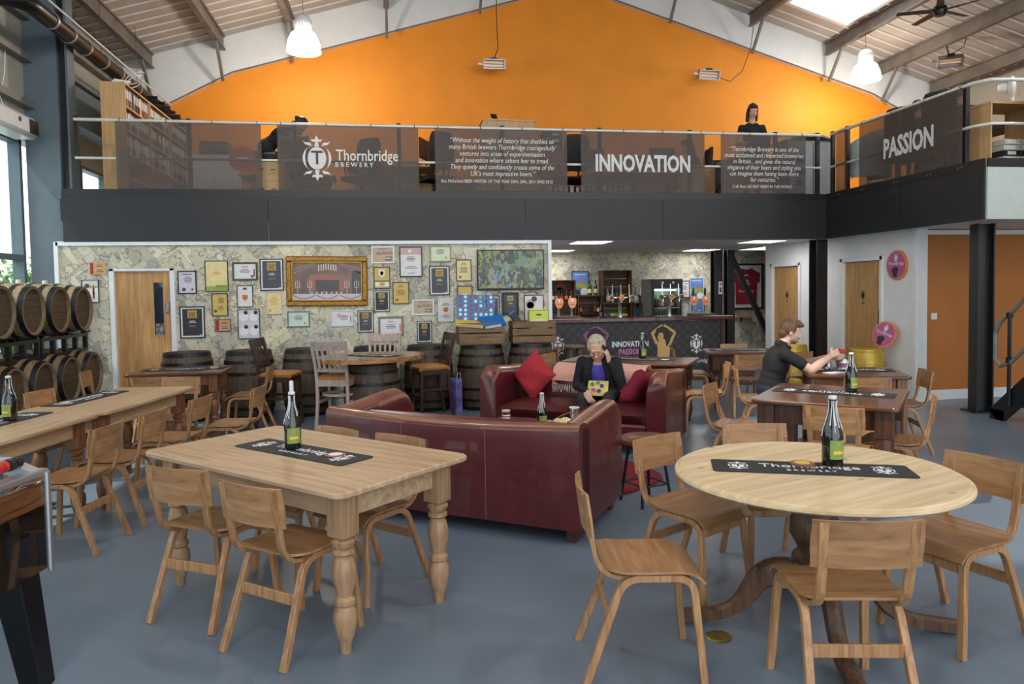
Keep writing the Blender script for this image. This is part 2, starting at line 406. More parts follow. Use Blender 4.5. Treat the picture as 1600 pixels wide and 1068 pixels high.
def emblem(size, parent, MW, mat=None, dark=None, name='emblem', letter=True):
    mb = MB()
    for i, p in enumerate(emblem_polys()): mb.prism([(x*size, y*size) for x, y in p], .0006+.00005*i, 0)
    me = mesh_from(name, mb, mat or M['print']); me.transform(MW); o = ob(name, me, parent=parent)
    if letter: lettering('T', size*.42, dark or M['mat'], o, MW @ T3(0, 0, .0012), 'emblem_letter', bold=size*.006)
    return o

# ------------------------------------------------------------------ setting: floor, walls, roof
XL, XR, YB = -4.7, 12.3, 14.4          # left wall, right wall, far wall
XM, ZR, SL = 3.8, 8.45, .30            # ridge line and roof slope
MZ0, MZ1, YM, XW, YW = 2.337, 2.95, 10.3, 6.75, 7.25   # mezzanine underside, top, front plane, wing plane, wing end
roofz = lambda x: ZR - SL*abs(x-XM)

struct('floor', MB().box((XL+XR)/2, 3.7, -.1, XR-XL, 21.4, .2), M['floor'])
struct('ground_outside', MB().box(-12, 4, -.25, 14.4, 40, .2), paint('outside_paving', C(150, 152, 144), .8, var=.15))

# left wall: glazing between piers, cladding above
mb = MB(); mb.box(XL-.1, 4.1, 4.81, .2, 22.2, 2.26); mb.box(XL-.1, 3.5, .1, .2, 21, .5)
mb.box(XL-.1, 12.9, 1.3, .2, 3, 2.2); mb.box(XL-.1, -5.5, 2, .2, 3, 3.6)
wl = struct('wall_left', mb, M['clad'])
for z in (4.15, 4.75, 5.3): ob('cladding_rail', MB().box(XL+.06, 3.5, z, .12, 21, .09), M['steel'], wl)
def window(name, y0, y1, z0, z1, mull, trans):
    mb = MB(); t = .07
    for z in (z0, z1): mb.box(XL-.08, (y0+y1)/2, z, .14, y1-y0+t, t)
    for y in (y0, y1): mb.box(XL-.08, y, (z0+z1)/2, .14, t, z1-z0)
    w = struct(name, mb, M['greysteel'])
    for y in mull: ob('mullion', MB().box(XL-.08, y, (z0+z1)/2, .12, .06, z1-z0-t), M['greysteel'], w)
    for z in trans: ob('transom', MB().box(XL-.075, (y0+y1)/2, z, .13, y1-y0-t, .07), M['greysteel'], w)
    ys = [y0]+list(mull)+[y1]; zs = [z0]+list(trans)+[z1]
    for a in range(len(ys)-1):
        for b in range(len(zs)-1):
            ob('pane', MB().box(XL-.1, (ys[a]+ys[a+1])/2, (zs[b]+zs[b+1])/2, .008, ys[a+1]-ys[a]-.06, zs[b+1]-zs[b]-.06), M['glass'], w)
    return w
window('window_1', -3.9, 3.2, .36, 3.66, (-2.5, -1.1, .3, 1.7), (2.14,))
window('window_2', 3.5, 10.38, .36, 3.66, (4.9, 6.3, 7.7, 9.1), (2.14,))
window('window_3', 11.3, 14.2, 2.45, 3.66, (12.3, 13.3), ())
for i, y in enumerate((3.35, 10.62, -4.2)):
    mb = MB(); mb.box(XL+.2, y, 2.85, .42, .2, 5.7, .004)
    c = struct('portal_column', mb, M['greysteel'])
    ob('web_shadow_gap', MB().box(XL+.46, y, 2.85, .10, .06, 5.7), M['black'], c); ob('column_flange', MB().box(XL+.53, y, 2.85, .03, .22, 5.7), M['greysteel'], c)
mb = MB().box(XL+.34, 12.5, 4.35, .08, 3.7, .55); mb.box(XL+.34, 12.5, 4.65, .2, 3.7, .05); mb.box(XL+.34, 12.5, 4.05, .2, 3.7, .05)
struct('side_girder', mb, M['greysteel'])

# right wall (outside the view, closes the hall)
struct('wall_right', MB().box(XR+.1, 4, 3, .2, 20.6, 6.2), M['clad'])

# roof: liner sheets with ribs, rooflights, purlins
def slope_pt(side, d, y, drop=0): return (XM+side*d, y, ZR-SL*d-drop)
SKY = [(4.05, 5.35, y0, y1) for y0, y1 in ((9.2, 13.3), (2.6, 7.4), (-4.2, .6))]  # nearer rooflights on both slopes are unseen, added for even top light
SKYALL = SKY
for side in (-1, 1):
    SKY = SKYALL if side > 0 else SKYALL[1:]
    D = 8.5; y0, y1 = -6.2, 14.4
    mb = MB()
    def patch(d0, d1, ya, yb):
        p = [slope_pt(side, d0, ya), slope_pt(side, d1, ya), slope_pt(side, d1, yb), slope_pt(side, d0, yb)]
        mb.add(p+[(a, b, c+.06) for a, b, c in p], [(0, 1, 2, 3), (4, 7, 6, 5), (0, 4, 5, 1), (1, 5, 6, 2), (2, 6, 7, 3), (3, 7, 4, 0)])
    patch(0, SKY[0][0], y0, y1); patch(SKY[0][1], D, y0, y1)
    ys = [y0] + [v for s in sorted(SKY, key=lambda s: s[2]) for v in (s[2], s[3])] + [y1]
    for k in range(0, len(ys), 2): patch(SKY[0][0], SKY[0][1], ys[k], ys[k+1])
    roof = struct('ceiling_'+('left' if side < 0 else 'right'), mb, M['roof'])
    mr = MB(); y = y0+.1
    while y < y1:
        for d0, d1 in ((.05, SKY[0][0]), (SKY[0][1], D)) if any(s[2] < y < s[3] for s in SKY) else ((.05, D),):
            a = Vector(slope_pt(side, d0, y, .012)); b = Vector(slope_pt(side, d1, y, .012)); mr.bar([a, b], .05, .03, (0, 0, 1), c=.012)
        y += .3
    tag(ob('sheet_ribs', mr, M['rib'], roof), kind='stuff')
    for s in SKY:
        p = [slope_pt(side, s[0], s[2], -.03), slope_pt(side, s[1], s[2], -.03), slope_pt(side, s[1], s[3], -.03), slope_pt(side, s[0], s[3], -.03)]
        m, nt, b = nodes('rooflight_sheet'); nt.nodes.remove(b); tr = nd(nt, 'ShaderNodeBsdfTransparent'); tl = nd(nt, 'ShaderNodeBsdfTranslucent'); mx = nd(nt, 'ShaderNodeMixShader')
        mx.inputs[0].default_value = .6; nt.links.new(tr.outputs[0], mx.inputs[1]); nt.links.new(tl.outputs[0], mx.inputs[2]); nt.links.new(mx.outputs[0], nt.nodes['Material Output'].inputs[0])
        g = MB().add(p, [(0, 1, 2, 3)]); ob('rooflight', g, m, roof)
        fr = MB()
        for d in (s[0], s[1]): fr.bar([slope_pt(side, d, s[2], .0), slope_pt(side, d, s[3], .0)], .08, .1, (0, 0, 1))
        for yy in (s[2], s[3]): fr.bar([slope_pt(side, s[0], yy, .0), slope_pt(side, s[1], yy, .0)], .08, .1, (0, 0, 1))
        ob('rooflight_frame', fr, M['trim'], roof)
    for d in (.45, 1.95, 3.75, 5.5, 6.75, 8.0):
        pl = MB(); h = .24
        a = Vector(slope_pt(side, d, y0, h/2+.03)); b = Vector(slope_pt(side, d, y1-.2, h/2+.03)); pl.bar([a, b], .03, h, (0, 0, 1))
        pl.bar([a-Vector((0, 0, h/2)), b-Vector((0, 0, h/2))], .10, .03, (0, 0, 1)); pl.bar([a+Vector((0, 0, h/2)), b+Vector((0, 0, h/2))], .10, .03, (0, 0, 1))
        pu = struct('purlin', pl, M['rust'])
        k = Vector(slope_pt(side, d, YB-.75, h+.04)); e = Vector(slope_pt(side, d, YB-.28, h+.62))
        ob('knee_brace', MB().bar([k, e], .05, .05, (1, 0, 0)), M['steel'], pu)

# far gable: orange panel under a white boxed rafter with haunches
oz = [(-4.7, 4.75), (-4.1, 5.08), (-2.82, 5.77), (XM, 7.72), (10.45, 5.77), (11.05, 5.48), (12.3, 4.85)]
mb = MB(); poly = [(-4.7, MZ1-.1)] + oz + [(12.3, MZ1-.1)]
mb.T = Matrix.Translation((0, YB+.15, 0)) @ FACE; mb.prism(poly, .15)
struct('wall_far_upper', mb, M['orange'])
mb = MB(); top = [(x, roofz(x)+.02) for x in (-4.7, XM, 12.3)]
mb.T = Matrix.Translation((0, YB, 0)) @ FACE
for i in range(len(oz)-1):
    (xa, za), (xb, zb) = oz[i], oz[i+1]; mb.prism([(xa, za), (xb, zb), (xb, roofz(xb)+.02), (xa, roofz(xa)+.02)], .12)
struct('wall_far_band', mb, M['white'])
ed = MB()
for i in range(len(oz)-1): ed.bar([(oz[i][0], YB-.125, oz[i][1]), (oz[i+1][0], YB-.125, oz[i+1][1])], .02, .02, (0, 0, 1))
struct('trim_4', ed, M['rust'])

# mezzanine: deck, charcoal fascia panels, kick strip
mb = MB(); mb.box((XL+XW)/2+.2, (YM+YB)/2+.05, MZ1-.18, XW-XL-.45, YB-YM-.12, .3); mb.box((XW+XR)/2, (YW+YB)/2+.05, MZ1-.18, XR-XW-.1, YB-YW-.12, .3)
mez = struct('mezzanine_deck', mb, M['fascia'])
fx = [-4.2, -1.62, 1.96, 4.05, XW]
for a, b in zip(fx, fx[1:]): ob('fascia_panel', MB().box((a+b)/2, YM-.01, (MZ0+MZ1)/2, b-a-.006, .03, MZ1-MZ0), M['fascia'], mez)
fy = [YW, 8.62, YM]
for a, b in zip(fy, fy[1:]): ob('fascia_panel', MB().box(XW-.01, (a+b)/2, (MZ0+MZ1)/2, .03, b-a-.006, MZ1-MZ0), M['fascia'], mez)
ob('kick_strip', MB().box((XL+XW)/2+.25, YM-.02, MZ1+.03, XW-XL-.5, .02, .1), M['black'], mez); ob('kick_strip', MB().box(XW-.02, (YW+YM)/2, MZ1+.03, .02, YM-YW, .1), M['black'], mez)
ob('end_panel', MB().box((XW+XR)/2, YW-.01, (MZ0+MZ1)/2, XR-XW, .03, MZ1-MZ0), paint('pale_grey_panel', C(188, 196, 192), .35, var=.03), mez)
ob('kick_strip', MB().box((XW+XR)/2, YW-.02, MZ1+.03, XR-XW, .02, .1), M['black'], mez)
for y in (7.6, 8.1, 8.7, 9.4, 9.95):
    for d in (-.03, .03): ob('rivet', MB().box(XW-.033, y+d, MZ1+.03, .006, .012, .012), M['silver'], mez)

# partition with map paper, its white edging and the oak door
PX0, PX1 = -4.3, 2.31
mb = MB()
for x0, x1, z0, z1 in ((PX0, -3.69, 0, MZ0), (-2.86, PX1, 0, MZ0), (-3.69, -2.86, 1.98, MZ0)): mb.box((x0+x1)/2, YM+.1, (z0+z1)/2, x1-x0, .16, z1-z0)
wm = struct('wall_map', mb, M['map'])
tm = MB(); tm.box((PX0+PX1)/2, YM+.01, MZ0-.02, PX1-PX0, .06, .055); tm.box(PX0, YM+.01, MZ0/2, .05, .06, MZ0); tm.box(PX1, YM+.08, MZ0/2, .05, .22, MZ0)
struct('trim_1', tm, M['trim'])
struct('baseboard_map', MB().box((PX1-2.84)/2, YM+.01, .06, PX1+2.84, .03, .12, .006), M['trim'])
def oak_door(name, w, h, loc, rz, vision=False, icon=False, handle_x=1):
    """origin on the floor at the middle of the opening, faces local -Y"""
    f = MB()
    for s in (-1, 1): f.box(s*(w/2+.03), 0, h/2+.03, .065, .14, h+.06, .005)
    f.box(0, 0, h+.03, w+.12, .14, .065, .005)
    d = struct(name, f, M['trim']); d.location = loc; d.rotation_euler = (0, 0, rz)
    lf = MB()
    if vision:
        x0, x1, z0, z1 = .12, .25, 1.08, 1.80
        lf.box((-w/2+x0)/2, .01, h/2, x0+w/2-.004, .044, h-.01); lf.box((w/2+x1)/2, .01, h/2, w/2-x1-.004, .044, h-.01)
        lf.box((x0+x1)/2, .01, z0/2, x1-x0, .044, z0); lf.box((x0+x1)/2, .01, (z1+h)/2, x1-x0, .044, h-z1-.01)
    else: lf.box(0, .01, h/2, w-.008, .044, h-.01)
    leaf = ob('door_leaf', lf, M['oak'], d)
    if vision:
        ob('vision_pane', MB().box((x0+x1)/2, .012, (z0+z1)/2, x1-x0, .008, z1-z0), flat('dark_vision_glass', C(40, 46, 60), .05, coat=.5), leaf)
        b = MB()
        for x in (x0, x1): b.box(x, -.012, (z0+z1)/2, .012, .01, z1-z0+.012)
        for z in (z0, z1): b.box((x0+x1)/2, -.012, z, x1-x0, .01, .012)
        ob('vision_bead', b, M['oak'], leaf)
        k = ob('keypad_lock', MB().box(w/2-.05, -.03, 1.46, .045, .03, .15, .01), M['silver'], leaf)
        ob('lock_knob', MB().box(w/2-.05, -.055, 1.40, .03, .03, .03, .01), M['silver'], k)
        n = MB(); n.box((x0+x1)/2, .0, 1.16, .10, .006, .16); ob('poster', n, paint('photo_poster', C(120, 120, 130), .4, var=.8, scale=22), leaf)
    if icon:
        emblem(.16, leaf, Matrix.Translation((0, -.0135, 1.45)) @ FACE, M['plastic'], M['silver'], 'door_emblem', letter=False)
        ob('emblem_card', MB().box(0, -.0145, 1.45, .05, .001, .07), M['plastic'], leaf)
        ob('door_caption', MB().box(0, -.0135, 1.335, .07, .001, .014), M['plastic'], leaf)
        ob('pull_plate', MB().box(handle_x*(w/2-.06), -.018, 1.05, .05, .01, .36, .003), M['black'], leaf)
    return d
oak_door('door_1', .70, 1.95, (-3.275, YM+.09, 0), 0, vision=True)

# bar alcove behind: far wall in map paper, ceiling tiles with lit panels
struct('wall_bar', MB().box((1.9+XR)/2, YB+.05, 1.2, XR-1.9, .1, 2.4), M['map'])
struct('wall_bar_side', MB().box(2.28, (YM+YB)/2+.12, MZ0/2, .12, YB-YM-.1, MZ0), M['white'])
CZ = MZ0+.012
cl = struct('ceiling_bar', MB().box((2.2+7.0)/2, (YM+YB)/2+.1, CZ+.1, 4.9, YB-YM, .02), M['white'])
tile = mesh_from('ceiling_tile', MB().box(0, 0, 0, .592, .592, .016, .004), paint('ceiling_tile', C(196, 192, 188), .8, var=.05, scale=30))
lightm = flat('lit_panel', (1, .98, .95, 1), .5, emit=14)
lits = {(1, 1), (1, 5), (6, 1), (6, 5)}
panel = mesh_from('light_diffuser', MB().box(0, 0, 0, .58, .58, .012), lightm); 
for i in range(8):
    for j in range(7):
        x, y = 2.62+i*.6, YM+.42+j*.6
        if (i, j) in lits:
            t = thing('ceiling_light', 'square lit ceiling panel over the bar, '+('left' if i < 4 else 'right')+' pair, '+('row beside the fascia' if j < 3 else 'row beside the back wall'), 'ceiling light', (x, y, CZ+.03), 0, 'lit panels in the bar ceiling')
            t['label'] = 'square lit ceiling panel above the '+('beer taps' if i < 4 else 'fridge end of the bar')+(', close to the charcoal fascia' if j < 3 else ', by the back wall')
            ob('diffuser', panel, parent=t)
            fr = MB()
            for s in (-1, 1): fr.box(s*.296, 0, -.006, .02, .6, .02); fr.box(0, s*.296, -.006, .6, .02, .02)
            ob('light_frame', fr, M['trim'], t)
        else: ob('ceiling_tile', tile, parent=cl, loc=(x, y, CZ+.03))

# white toilet wall, burnt orange wall, columns
mb = MB()
def wallx(y0, y1, z0, z1): mb.box(7.13, (y0+y1)/2, (z0+z1)/2, .16, y1-y0, z1-z0)
for a in ((8.70, 9.38, 0, MZ0+.1), (10.38, 11.49, 0, MZ0+.1), (12.51, 12.69, 0, MZ0+.1), (9.38, 10.38, 2.02, MZ0+.1), (11.49, 12.51, 2.02, MZ0+.1)): wallx(*a)
struct('wall_white', mb, M['white'])
oak_door('door_2', .88, 1.97, (7.10, 9.88, 0), -PI/2, icon=True, handle_x=1)
oak_door('door_3', .88, 1.97, (7.10, 12.0, 0), -PI/2, icon=True, handle_x=1)
struct('trim_2', MB().box(7.045, 8.72, MZ0/2, .03, .06, MZ0), M['trim'])
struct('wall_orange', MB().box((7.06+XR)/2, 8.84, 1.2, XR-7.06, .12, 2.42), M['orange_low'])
struct('baseboard_orange', MB().box((7.06+XR)/2, 8.77, .07, XR-7.06, .025, .14, .006), M['trim'])
struct('trim_3', MB().box((7.06+XR)/2, 8.76, 2.31, XR-7.06, .04, .06), M['trim'])
struct('ceiling_wing', MB().box((XW+XR)/2, (YW+8.8)/2, MZ0+.03, XR-XW-.05, 1.5, .02), M['white'])
sw = thing('light_switch', 'white square light switch on the burnt orange wall', 'light switch', (7.38, 8.775, 1.16))
ob('switch_plate', MB().box(0, 0, 0, .09, .012, .09, .004), M['trim'], sw); ob('rocker', MB().box(0, -.009, 0, .025, .01, .04, .003), M['trim'], sw)
def hcol(name, x, y, z1, w=.2, d=.2, rz=0, base=True):
    c = MB().at(x, y, 0, rz); t = .018
    c.box(0, -d/2+t/2, z1/2, w, t, z1); c.box(0, d/2-t/2, z1/2, w, t, z1); c.box(0, 0, z1/2, .012, d-2*t, z1)
    o = struct(name, c, M['black'])
    if base: ob('base_plate', MB().at(x, y, 0, rz).box(0, 0, .008, w+.12, d+.12, .016), M['black'], o)
    return o
hcol('steel_column', 7.25, 7.83, MZ0, .2, .2, PI/2-.25); hcol('steel_column', 6.72, 10.47, MZ0, .19, .2, .1)
hcol('steel_column', 6.3, 13.2, MZ0, .17, .18); bc = hcol('steel_column', 6.56, 13.2, MZ0, .15, .18)
ob('diagonal_brace', MB().bar([(6.6, 13.2, 2.24), (7.5, 13.2, .42)], .09, .09, (0, 1, 0)), M['black'], bc)

# steel stair by the column with tube handrail
st = thing('steel_stair', 'black steel stair with checker plate treads and grey tube handrail', 'stair', (7.0, 7.35, 0), -PI/2)
for y in (0, .8): ob('stringer', MB().at(0, y, 0).bar([(.0, 0, .02), (3.1, 0, 2.93)], .012, .24, (0, 0, 1)), M['black'], st)
ob('stringer_foot', MB().box(.03, 0, .06, .2, .012, .12), M['black'], st)
tread = mesh_from('tread', MB().box(0, .4, 0, .27, .79, .03, .004), paint('checker_plate', C(36, 36, 38), .45, .4, var=.5, scale=70, bump=.4))
for k in range(13): ob('tread', tread, parent=st, loc=(.17+k*.225, 0, .19+k*.212))
hr = MB(); hr.tube([(2.9, -.03, 3.75), (.28, -.03, 1.30), (.10, -.03, 1.16), (.03, -.03, 1.02), (.03, -.03, .72), (.10, -.03, .64), (.25, -.03, .70), (2.9, -.03, 3.18)], .024, 10)
ob('handrail', hr, M['steel'], st)
for x, z in ((.22, .25), (1.5, 1.42), (2.7, 2.55)):
    p = ob('rail_post', MB().tube([(x, -.03, z-.05), (x, -.03, z+1.0)], .02, 8), M['blackm'], st)
    for dz in (.47, .985): ob('rail_clamp', MB().tube([(x, -.03, z+dz-.03), (x, -.03, z+dz+.03)], .034, 10), M['blackm'], p)

ob('landing', MB().box(3.75, .4, 2.93, 1.3, .95, .06), M['black'], st)
for y in (0, .8): ob('landing_post', MB().box(4.3, y, 1.45, .1, .1, 2.9), M['black'], st)
# shrubs outside the window
leafm = paint('shrub_leaf', C(96, 132, 62), .6, var=.5, scale=3, rand=.2)
for i, (x, y, r, h) in enumerate(((-6.2, 13.2, .9, 2.2), (-7.4, 15.4, 1.3, 2.6), (-7.2, 9.6, 1.1, 2.2))):
    t = thing('shrub', ('leafy green shrub outside the window beside the pier', 'tall leafy shrub outside behind the window pier', 'broad leafy shrub outside the window behind the barrels')[i], 'shrub', (x, y, -.15))
    mb = MB()
    for k in range(900):
        a, b, q = random.random()*2*PI, random.random(), random.random()**.4
        px, py, pz = r*q*math.cos(a)*math.sqrt(1-(b-.4)**2), r*q*math.sin(a)*math.sqrt(1-(b-.4)**2), .25+b*(h-.25)
        s = .05+.05*random.random(); u = Vector((random.uniform(-1, 1), random.uniform(-1, 1), random.uniform(-.5, 1))).normalized(); v = u.orthogonal().normalized()
        p = Vector((px, py, pz)); mb.add([tuple(p-u*s), tuple(p+v*s*.5), tuple(p+u*s), tuple(p-v*s*.5)], [(0, 1, 2, 3)])
    tag(ob('foliage', mb, leafm, t), kind='stuff')
    ob('stem', MB().tube([(0, 0, 0), (.03, 0, h*.5), (0, .05, h*.8)], [.05, .04, .015], 7), M['brownleg'], t)
# ------------------------------------------------------------------ bent plywood chair
def bez(pts, n=8, rmax=9):
    """round the corners of a polyline"""
    P = [Vector(p) for p in pts]; out = [P[0]]
    for i in range(1, len(P)-1):
        a, b, c = P[i-1], P[i], P[i+1]; r = min((a-b).length*.48, (c-b).length*.48, rmax)
        s, e = b+(a-b).normalized()*r, b+(c-b).normalized()*r
        out += [(s*(1-t)**2 + b*2*t*(1-t) + e*t*t) for t in [k/n for k in range(n+1)]]
    return out+[P[-1]]
def chair_meshes():
    g = {}
    def seat(u, v):
        x = (u-.5)*2; w = .195-.05*max(0, (.2-v)/.2)**2; y = -.20+.41*v
        return (x*w, y, .452-.010*(1-x*x)*math.sin(PI*min(1, v*1.1)) - (.045*((v-.8)/.2)**2 if v > .8 else 0) + .012*(max(0, .25-v)/.25))
    g['seat'] = mesh_from('seat', MB().sheet(lambda u, v: seat(1-u, v), 12, 14, .011), M['ply'], 40)
    def back(u, v):
        x = (u-.5)*2; z = .605+.175*v
        if v > .8 or v < .2: x *= .985
        return (x*.198, -.262-.028*(1-x*x)+.02-(z-.6)*.13, z)
    g['backrest'] = mesh_from('backrest', MB().sheet(back, 12, 6, .011), M['ply'], 40)
    for s in (-1, 1):
        leg = bez([(s*.195, .205, 0), (s*.172, .165, .43), (s*.170, -.115, .43), (s*.192, -.275, 0)], 7, .07)
        g['leg_frame', s] = mesh_from('leg_frame', MB().bar(leg, .030, .030, (1, 0, 0)), M['bent'], 40)
        upr = bez([(s*.150, .06, .428), (s*.150, -.215, .428), (s*.158, -.272, .775)], 9, .11)
        g['upright', s] = mesh_from('upright', MB().bar(upr, .020, .034, (1, 0, 0)), M['bent'], 40)
        g['spacer', s] = mesh_from('spacer', MB().box(s*.171, .03, .4445, .026, .10, .006), M['stoolwood'])
    g['stretcher', 1] = mesh_from('stretcher', MB().box(0, -.178, .268, .345, .016, .05, .003), M['bent'])
    g['stretcher', 2] = mesh_from('stretcher', MB().box(0, .17, .375, .335, .016, .04, .003), M['bent'])
    sc = MB()
    for s in (-1, 1):
        for z in (.64, .745): sc.at(s*.158, -.243-(z-.6)*.13, z, rx=PI/2).lathe([(0, 0), (.006, 0), (.006, .003), (0, .004)], 8)
    sc.T = Matrix.Identity(4)
    g['screws'] = mesh_from('screw_heads', sc, M['stoolwood'])
    return g
CH = chair_meshes()
def chair(x, y, face, label, group='bent plywood chairs'):
    """face: the way the sitter looks, degrees from +X anticlockwise"""
    t = thing('plywood_chair', label, 'chair', (x, y, 0), math.radians(face-90), group)
    ob('seat', CH['seat'], parent=t); b = ob('backrest', CH['backrest'], parent=t)
    ob('screw_heads', CH['screws'], parent=b)
    for s in (-1, 1):
        ob('leg_frame', CH['leg_frame', s], parent=t); ob('upright', CH['upright', s], parent=t); ob('spacer', CH['spacer', s], parent=t)
    ob('stretcher', CH['stretcher', 1], parent=t); ob('stretcher', CH['stretcher', 2], parent=t)
    return t

# ------------------------------------------------------------------ tables
def turned(h, r, block):
    """turned leg: square block above, vase turnings and a peg foot below"""
    zb = h-block; p = [(.022, 0), (.026, .05), (.034, .07), (.042, .10), (.050, .15), (.048, .19), (.034, .215), (.044, .225), (.044, .245), (.032, .26)]
    k = zb-.26; p += [(.036, .26+k*.06), (.048, .26+k*.3), (.050, .26+k*.45), (.040, .26+k*.62), (.032, .26+k*.68), (.046, .26+k*.72), (.046, .26+k*.77), (.034, .26+k*.8), (.048, .26+k*.88), (.050, .26+k*.93), (.036, .26+k*.97), (.040, zb)]
    mb = MB().lathe([(a*r/.05, z) for a, z in p], 20); mb.box(0, 0, zb+block/2, r*1.85, r*1.85, block, .004)
    return mb
def chunky(h, r, block):
    mb = MB().lathe([(r*.8, 0), (r*.95, .02), (r*.95, .07), (r*.82, .085), (r*.92, .11), (r, .2), (r, h-.3), (r*.95, h-block)], 20); mb.box(0, 0, h-block/2, r*1.9, r*1.9, block, .006); return mb
def square(h, r, block): return MB().box(0, 0, h/2, r*1.7, r*1.7, h, .004)
def table(label, cx, cy, rz, L, Wd, H, top, legm, legf=turned, r=.05, group=None, ov=.07, apron=.12, name='pine_table', block=.2, tt=.032):
    t = thing(name, label, 'table', (cx, cy, 0), rz, group)
    n = 6; q = .05; poly = []
    for sx, sy, a0 in ((1, 1, 0), (-1, 1, PI/2), (-1, -1, PI), (1, -1, 1.5*PI)):
        poly += [(sx*(L/2-q)+q*math.cos(a0+PI/2*k/n), sy*(Wd/2-q)+q*math.sin(a0+PI/2*k/n)) for k in range(n+1)]
    mb = MB(); sh = lambda k: [(x-math.copysign(k, x), y-math.copysign(k, y)) for x, y in poly]
    rings = [(sh(.008), H-tt), (poly, H-tt+.008), (poly, H-.008), (sh(.006), H)]; m = len(poly); vs = [(x, y, z) for p, z in rings for x, y in p]
    fs = [(a*m+i, a*m+(i+1) % m, (a+1)*m+(i+1) % m, (a+1)*m+i) for a in range(3) for i in range(m)] + [tuple(range(m))[::-1], tuple(3*m+i for i in range(m))]
    mb.add(vs, fs); ob('table_top', mb, top, t, smooth=30)
    lx, ly = L/2-ov-r, Wd/2-ov-r
    lm = mesh_from('leg', legf(H-tt, r, block), legm, 35)
    for sx in (-1, 1):
        for sy in (-1, 1): ob('leg', lm, parent=t, loc=(sx*lx, sy*ly, 0))
    za = H-tt-apron/2-.001; am = top if top is M['pine'] else legm
    for s in (-1, 1):
        ob('apron', MB().box(0, s*ly, za, 2*lx-1.8*r, .022, apron), am, t); ob('apron', MB().box(s*lx, 0, za, .022, 2*ly-1.8*r, apron), am, t)
    return t
D = math.radians
table('scrubbed pine table with thick turned legs behind the oxblood sofa back', -.485, 3.93, D(-45), 1.6, .88, .76, M['pine'], M['pineleg'], r=.055)
table('long pine table with turned legs, end with the bottle', -2.60, 4.98, D(79), 1.5, .72, .76, M['pine'], M['brownleg'], group=None)
table('long pine table with turned legs, end facing the oak door', -2.30, 6.46, D(79), 1.42, .72, .76, M['pine'], M['brownleg'])
table('dark topped table with brown turned legs by the oak door', -2.38, 8.74, D(2), 1.02, .78, .76, M['darkwood'], M['brownleg'], name='dark_table')
table('dark polished table with chunky round legs and a wax covered bottle', 3.38, 5.07, D(-42), 1.0, 1.06, .76, M['darkwood'], M['darkleg'], chunky, .062, name='dark_table', ov=.04, apron=.15)
table('dark polished table with square brown legs where the man sits', 4.47, 6.40, D(-25), .9, .8, .76, M['darkwood'], M['brownleg'], square, .05, name='dark_table', ov=.03)
table('dark plank table with turned legs right behind the far sofa', 2.83, 8.25, D(-34), 1.5, .86, .76, M['darkwood'], M['darkleg'], name='dark_table', r=.05)
table('small dark table with turned legs by the bar end', 4.62, 8.95, D(-18), .95, .72, .76, M['darkwood'], M['darkleg'], name='dark_table', r=.05)

# round pine pedestal table
rt = thing('round_pedestal_table', 'round pale pine table top on a dark turned pedestal', 'table', (1.93, 3.03, 0), .35)
ob('table_top', MB().lathe([(0, .715), (.60, .715), (.625, .718), (.637, .727), (.635, .738), (.622, .744), (.618, .7435), (.612, .750), (0, .750)], 72), M['palepine'], rt, smooth=40)
ob('under_frame', MB().box(0, 0, .695, .75, .10, .04, .005), M['pedestal'], rt)
ob('pedestal', MB().lathe([(.05, .20), (.075, .22), (.085, .28), (.065, .31), (.09, .325), (.09, .34), (.062, .36), (.085, .40), (.112, .45), (.108, .52), (.075, .575), (.07, .60), (.095, .62), (.10, .64), (.08, .66), (.13, .685), (.13, .714)], 28), M['pedestal'], rt, smooth=40)
fl = bez([(.03, 0, .245), (.23, 0, .27), (.36, 0, .06), (.62, 0, .032)], 10)
foot = MB().bar(fl, .15, .065, (0, 1, 0), scales=[(1-.60*min(1, 1.25*k/(len(fl)-1)), 1) for k in range(len(fl))], c=.02)
fm = mesh_from('cabriole_foot', foot, M['pedestal'], 50)
for k in range(4): ob('cabriole_foot', fm, parent=rt, rz=D(45+90*k+8))

# high slab table on a barrel
# ------------------------------------------------------------------ barrels
BH, BR, BB = .88, .275, .335
def barrel_meshes(mat):
    prof = []; n = 12
    for i in range(n+1):
        z = BH*i/n; u = 2*z/BH-1; prof.append((BB-(BB-BR)*u*u, z))
    prof = [(BR-.025, .035), (BR-.022, 0)] + prof + [(BR-.022, BH), (BR-.025, BH-.035)]
    body = MB().lathe(prof, 72, rib=lambda k: .988 if k % 3 == 0 else 1, cap=False)
    g = {'body': mesh_from('staves', body, mat, 25)}
    rad = lambda z: BB-(BB-BR)*(2*z/BH-1)**2
    hs = []
    for z, w in ((.0, .05), (.12, .04), (.27, .042), (.57, .042), (.72, .04), (.83, .05)):
        hs.append(mesh_from('hoop', MB().lathe([(rad(z)+.001, z), (rad(z)+.006, z), (rad(z+w)+.006, z+w), (rad(z+w)+.001, z+w), (rad(z)+.001, z)], 36, cap=False), M['hoop'], 40))
    g['hoops'] = hs
    hd = MB(); pw = .083
    for k in range(-3, 4):
        x0, x1 = k*pw-pw/2+.0015, k*pw+pw/2-.0015; R0 = BR-.022
        y0 = [math.sqrt(max(0, R0*R0-x*x)) for x in (x0, x1)]
        if abs(x0) >= R0 or abs(x1) >= R0:
            x0, x1 = max(x0, -R0*.995), min(x1, R0*.995); y0 = [math.sqrt(max(0, R0*R0-x*x)) for x in (x0, x1)]
        xm = (x0+x1)/2; ym = math.sqrt(R0*R0-xm*xm)
        poly = [(x0, -y0[0]), (xm, -ym), (x1, -y0[1]), (x1, y0[1]), (xm, ym), (x0, y0[0])]
        hd.prism(poly, .014)
    g['head'] = hd
    return g
BG = barrel_meshes(M['barrel']); BX = barrel_meshes(M['barrelx'])
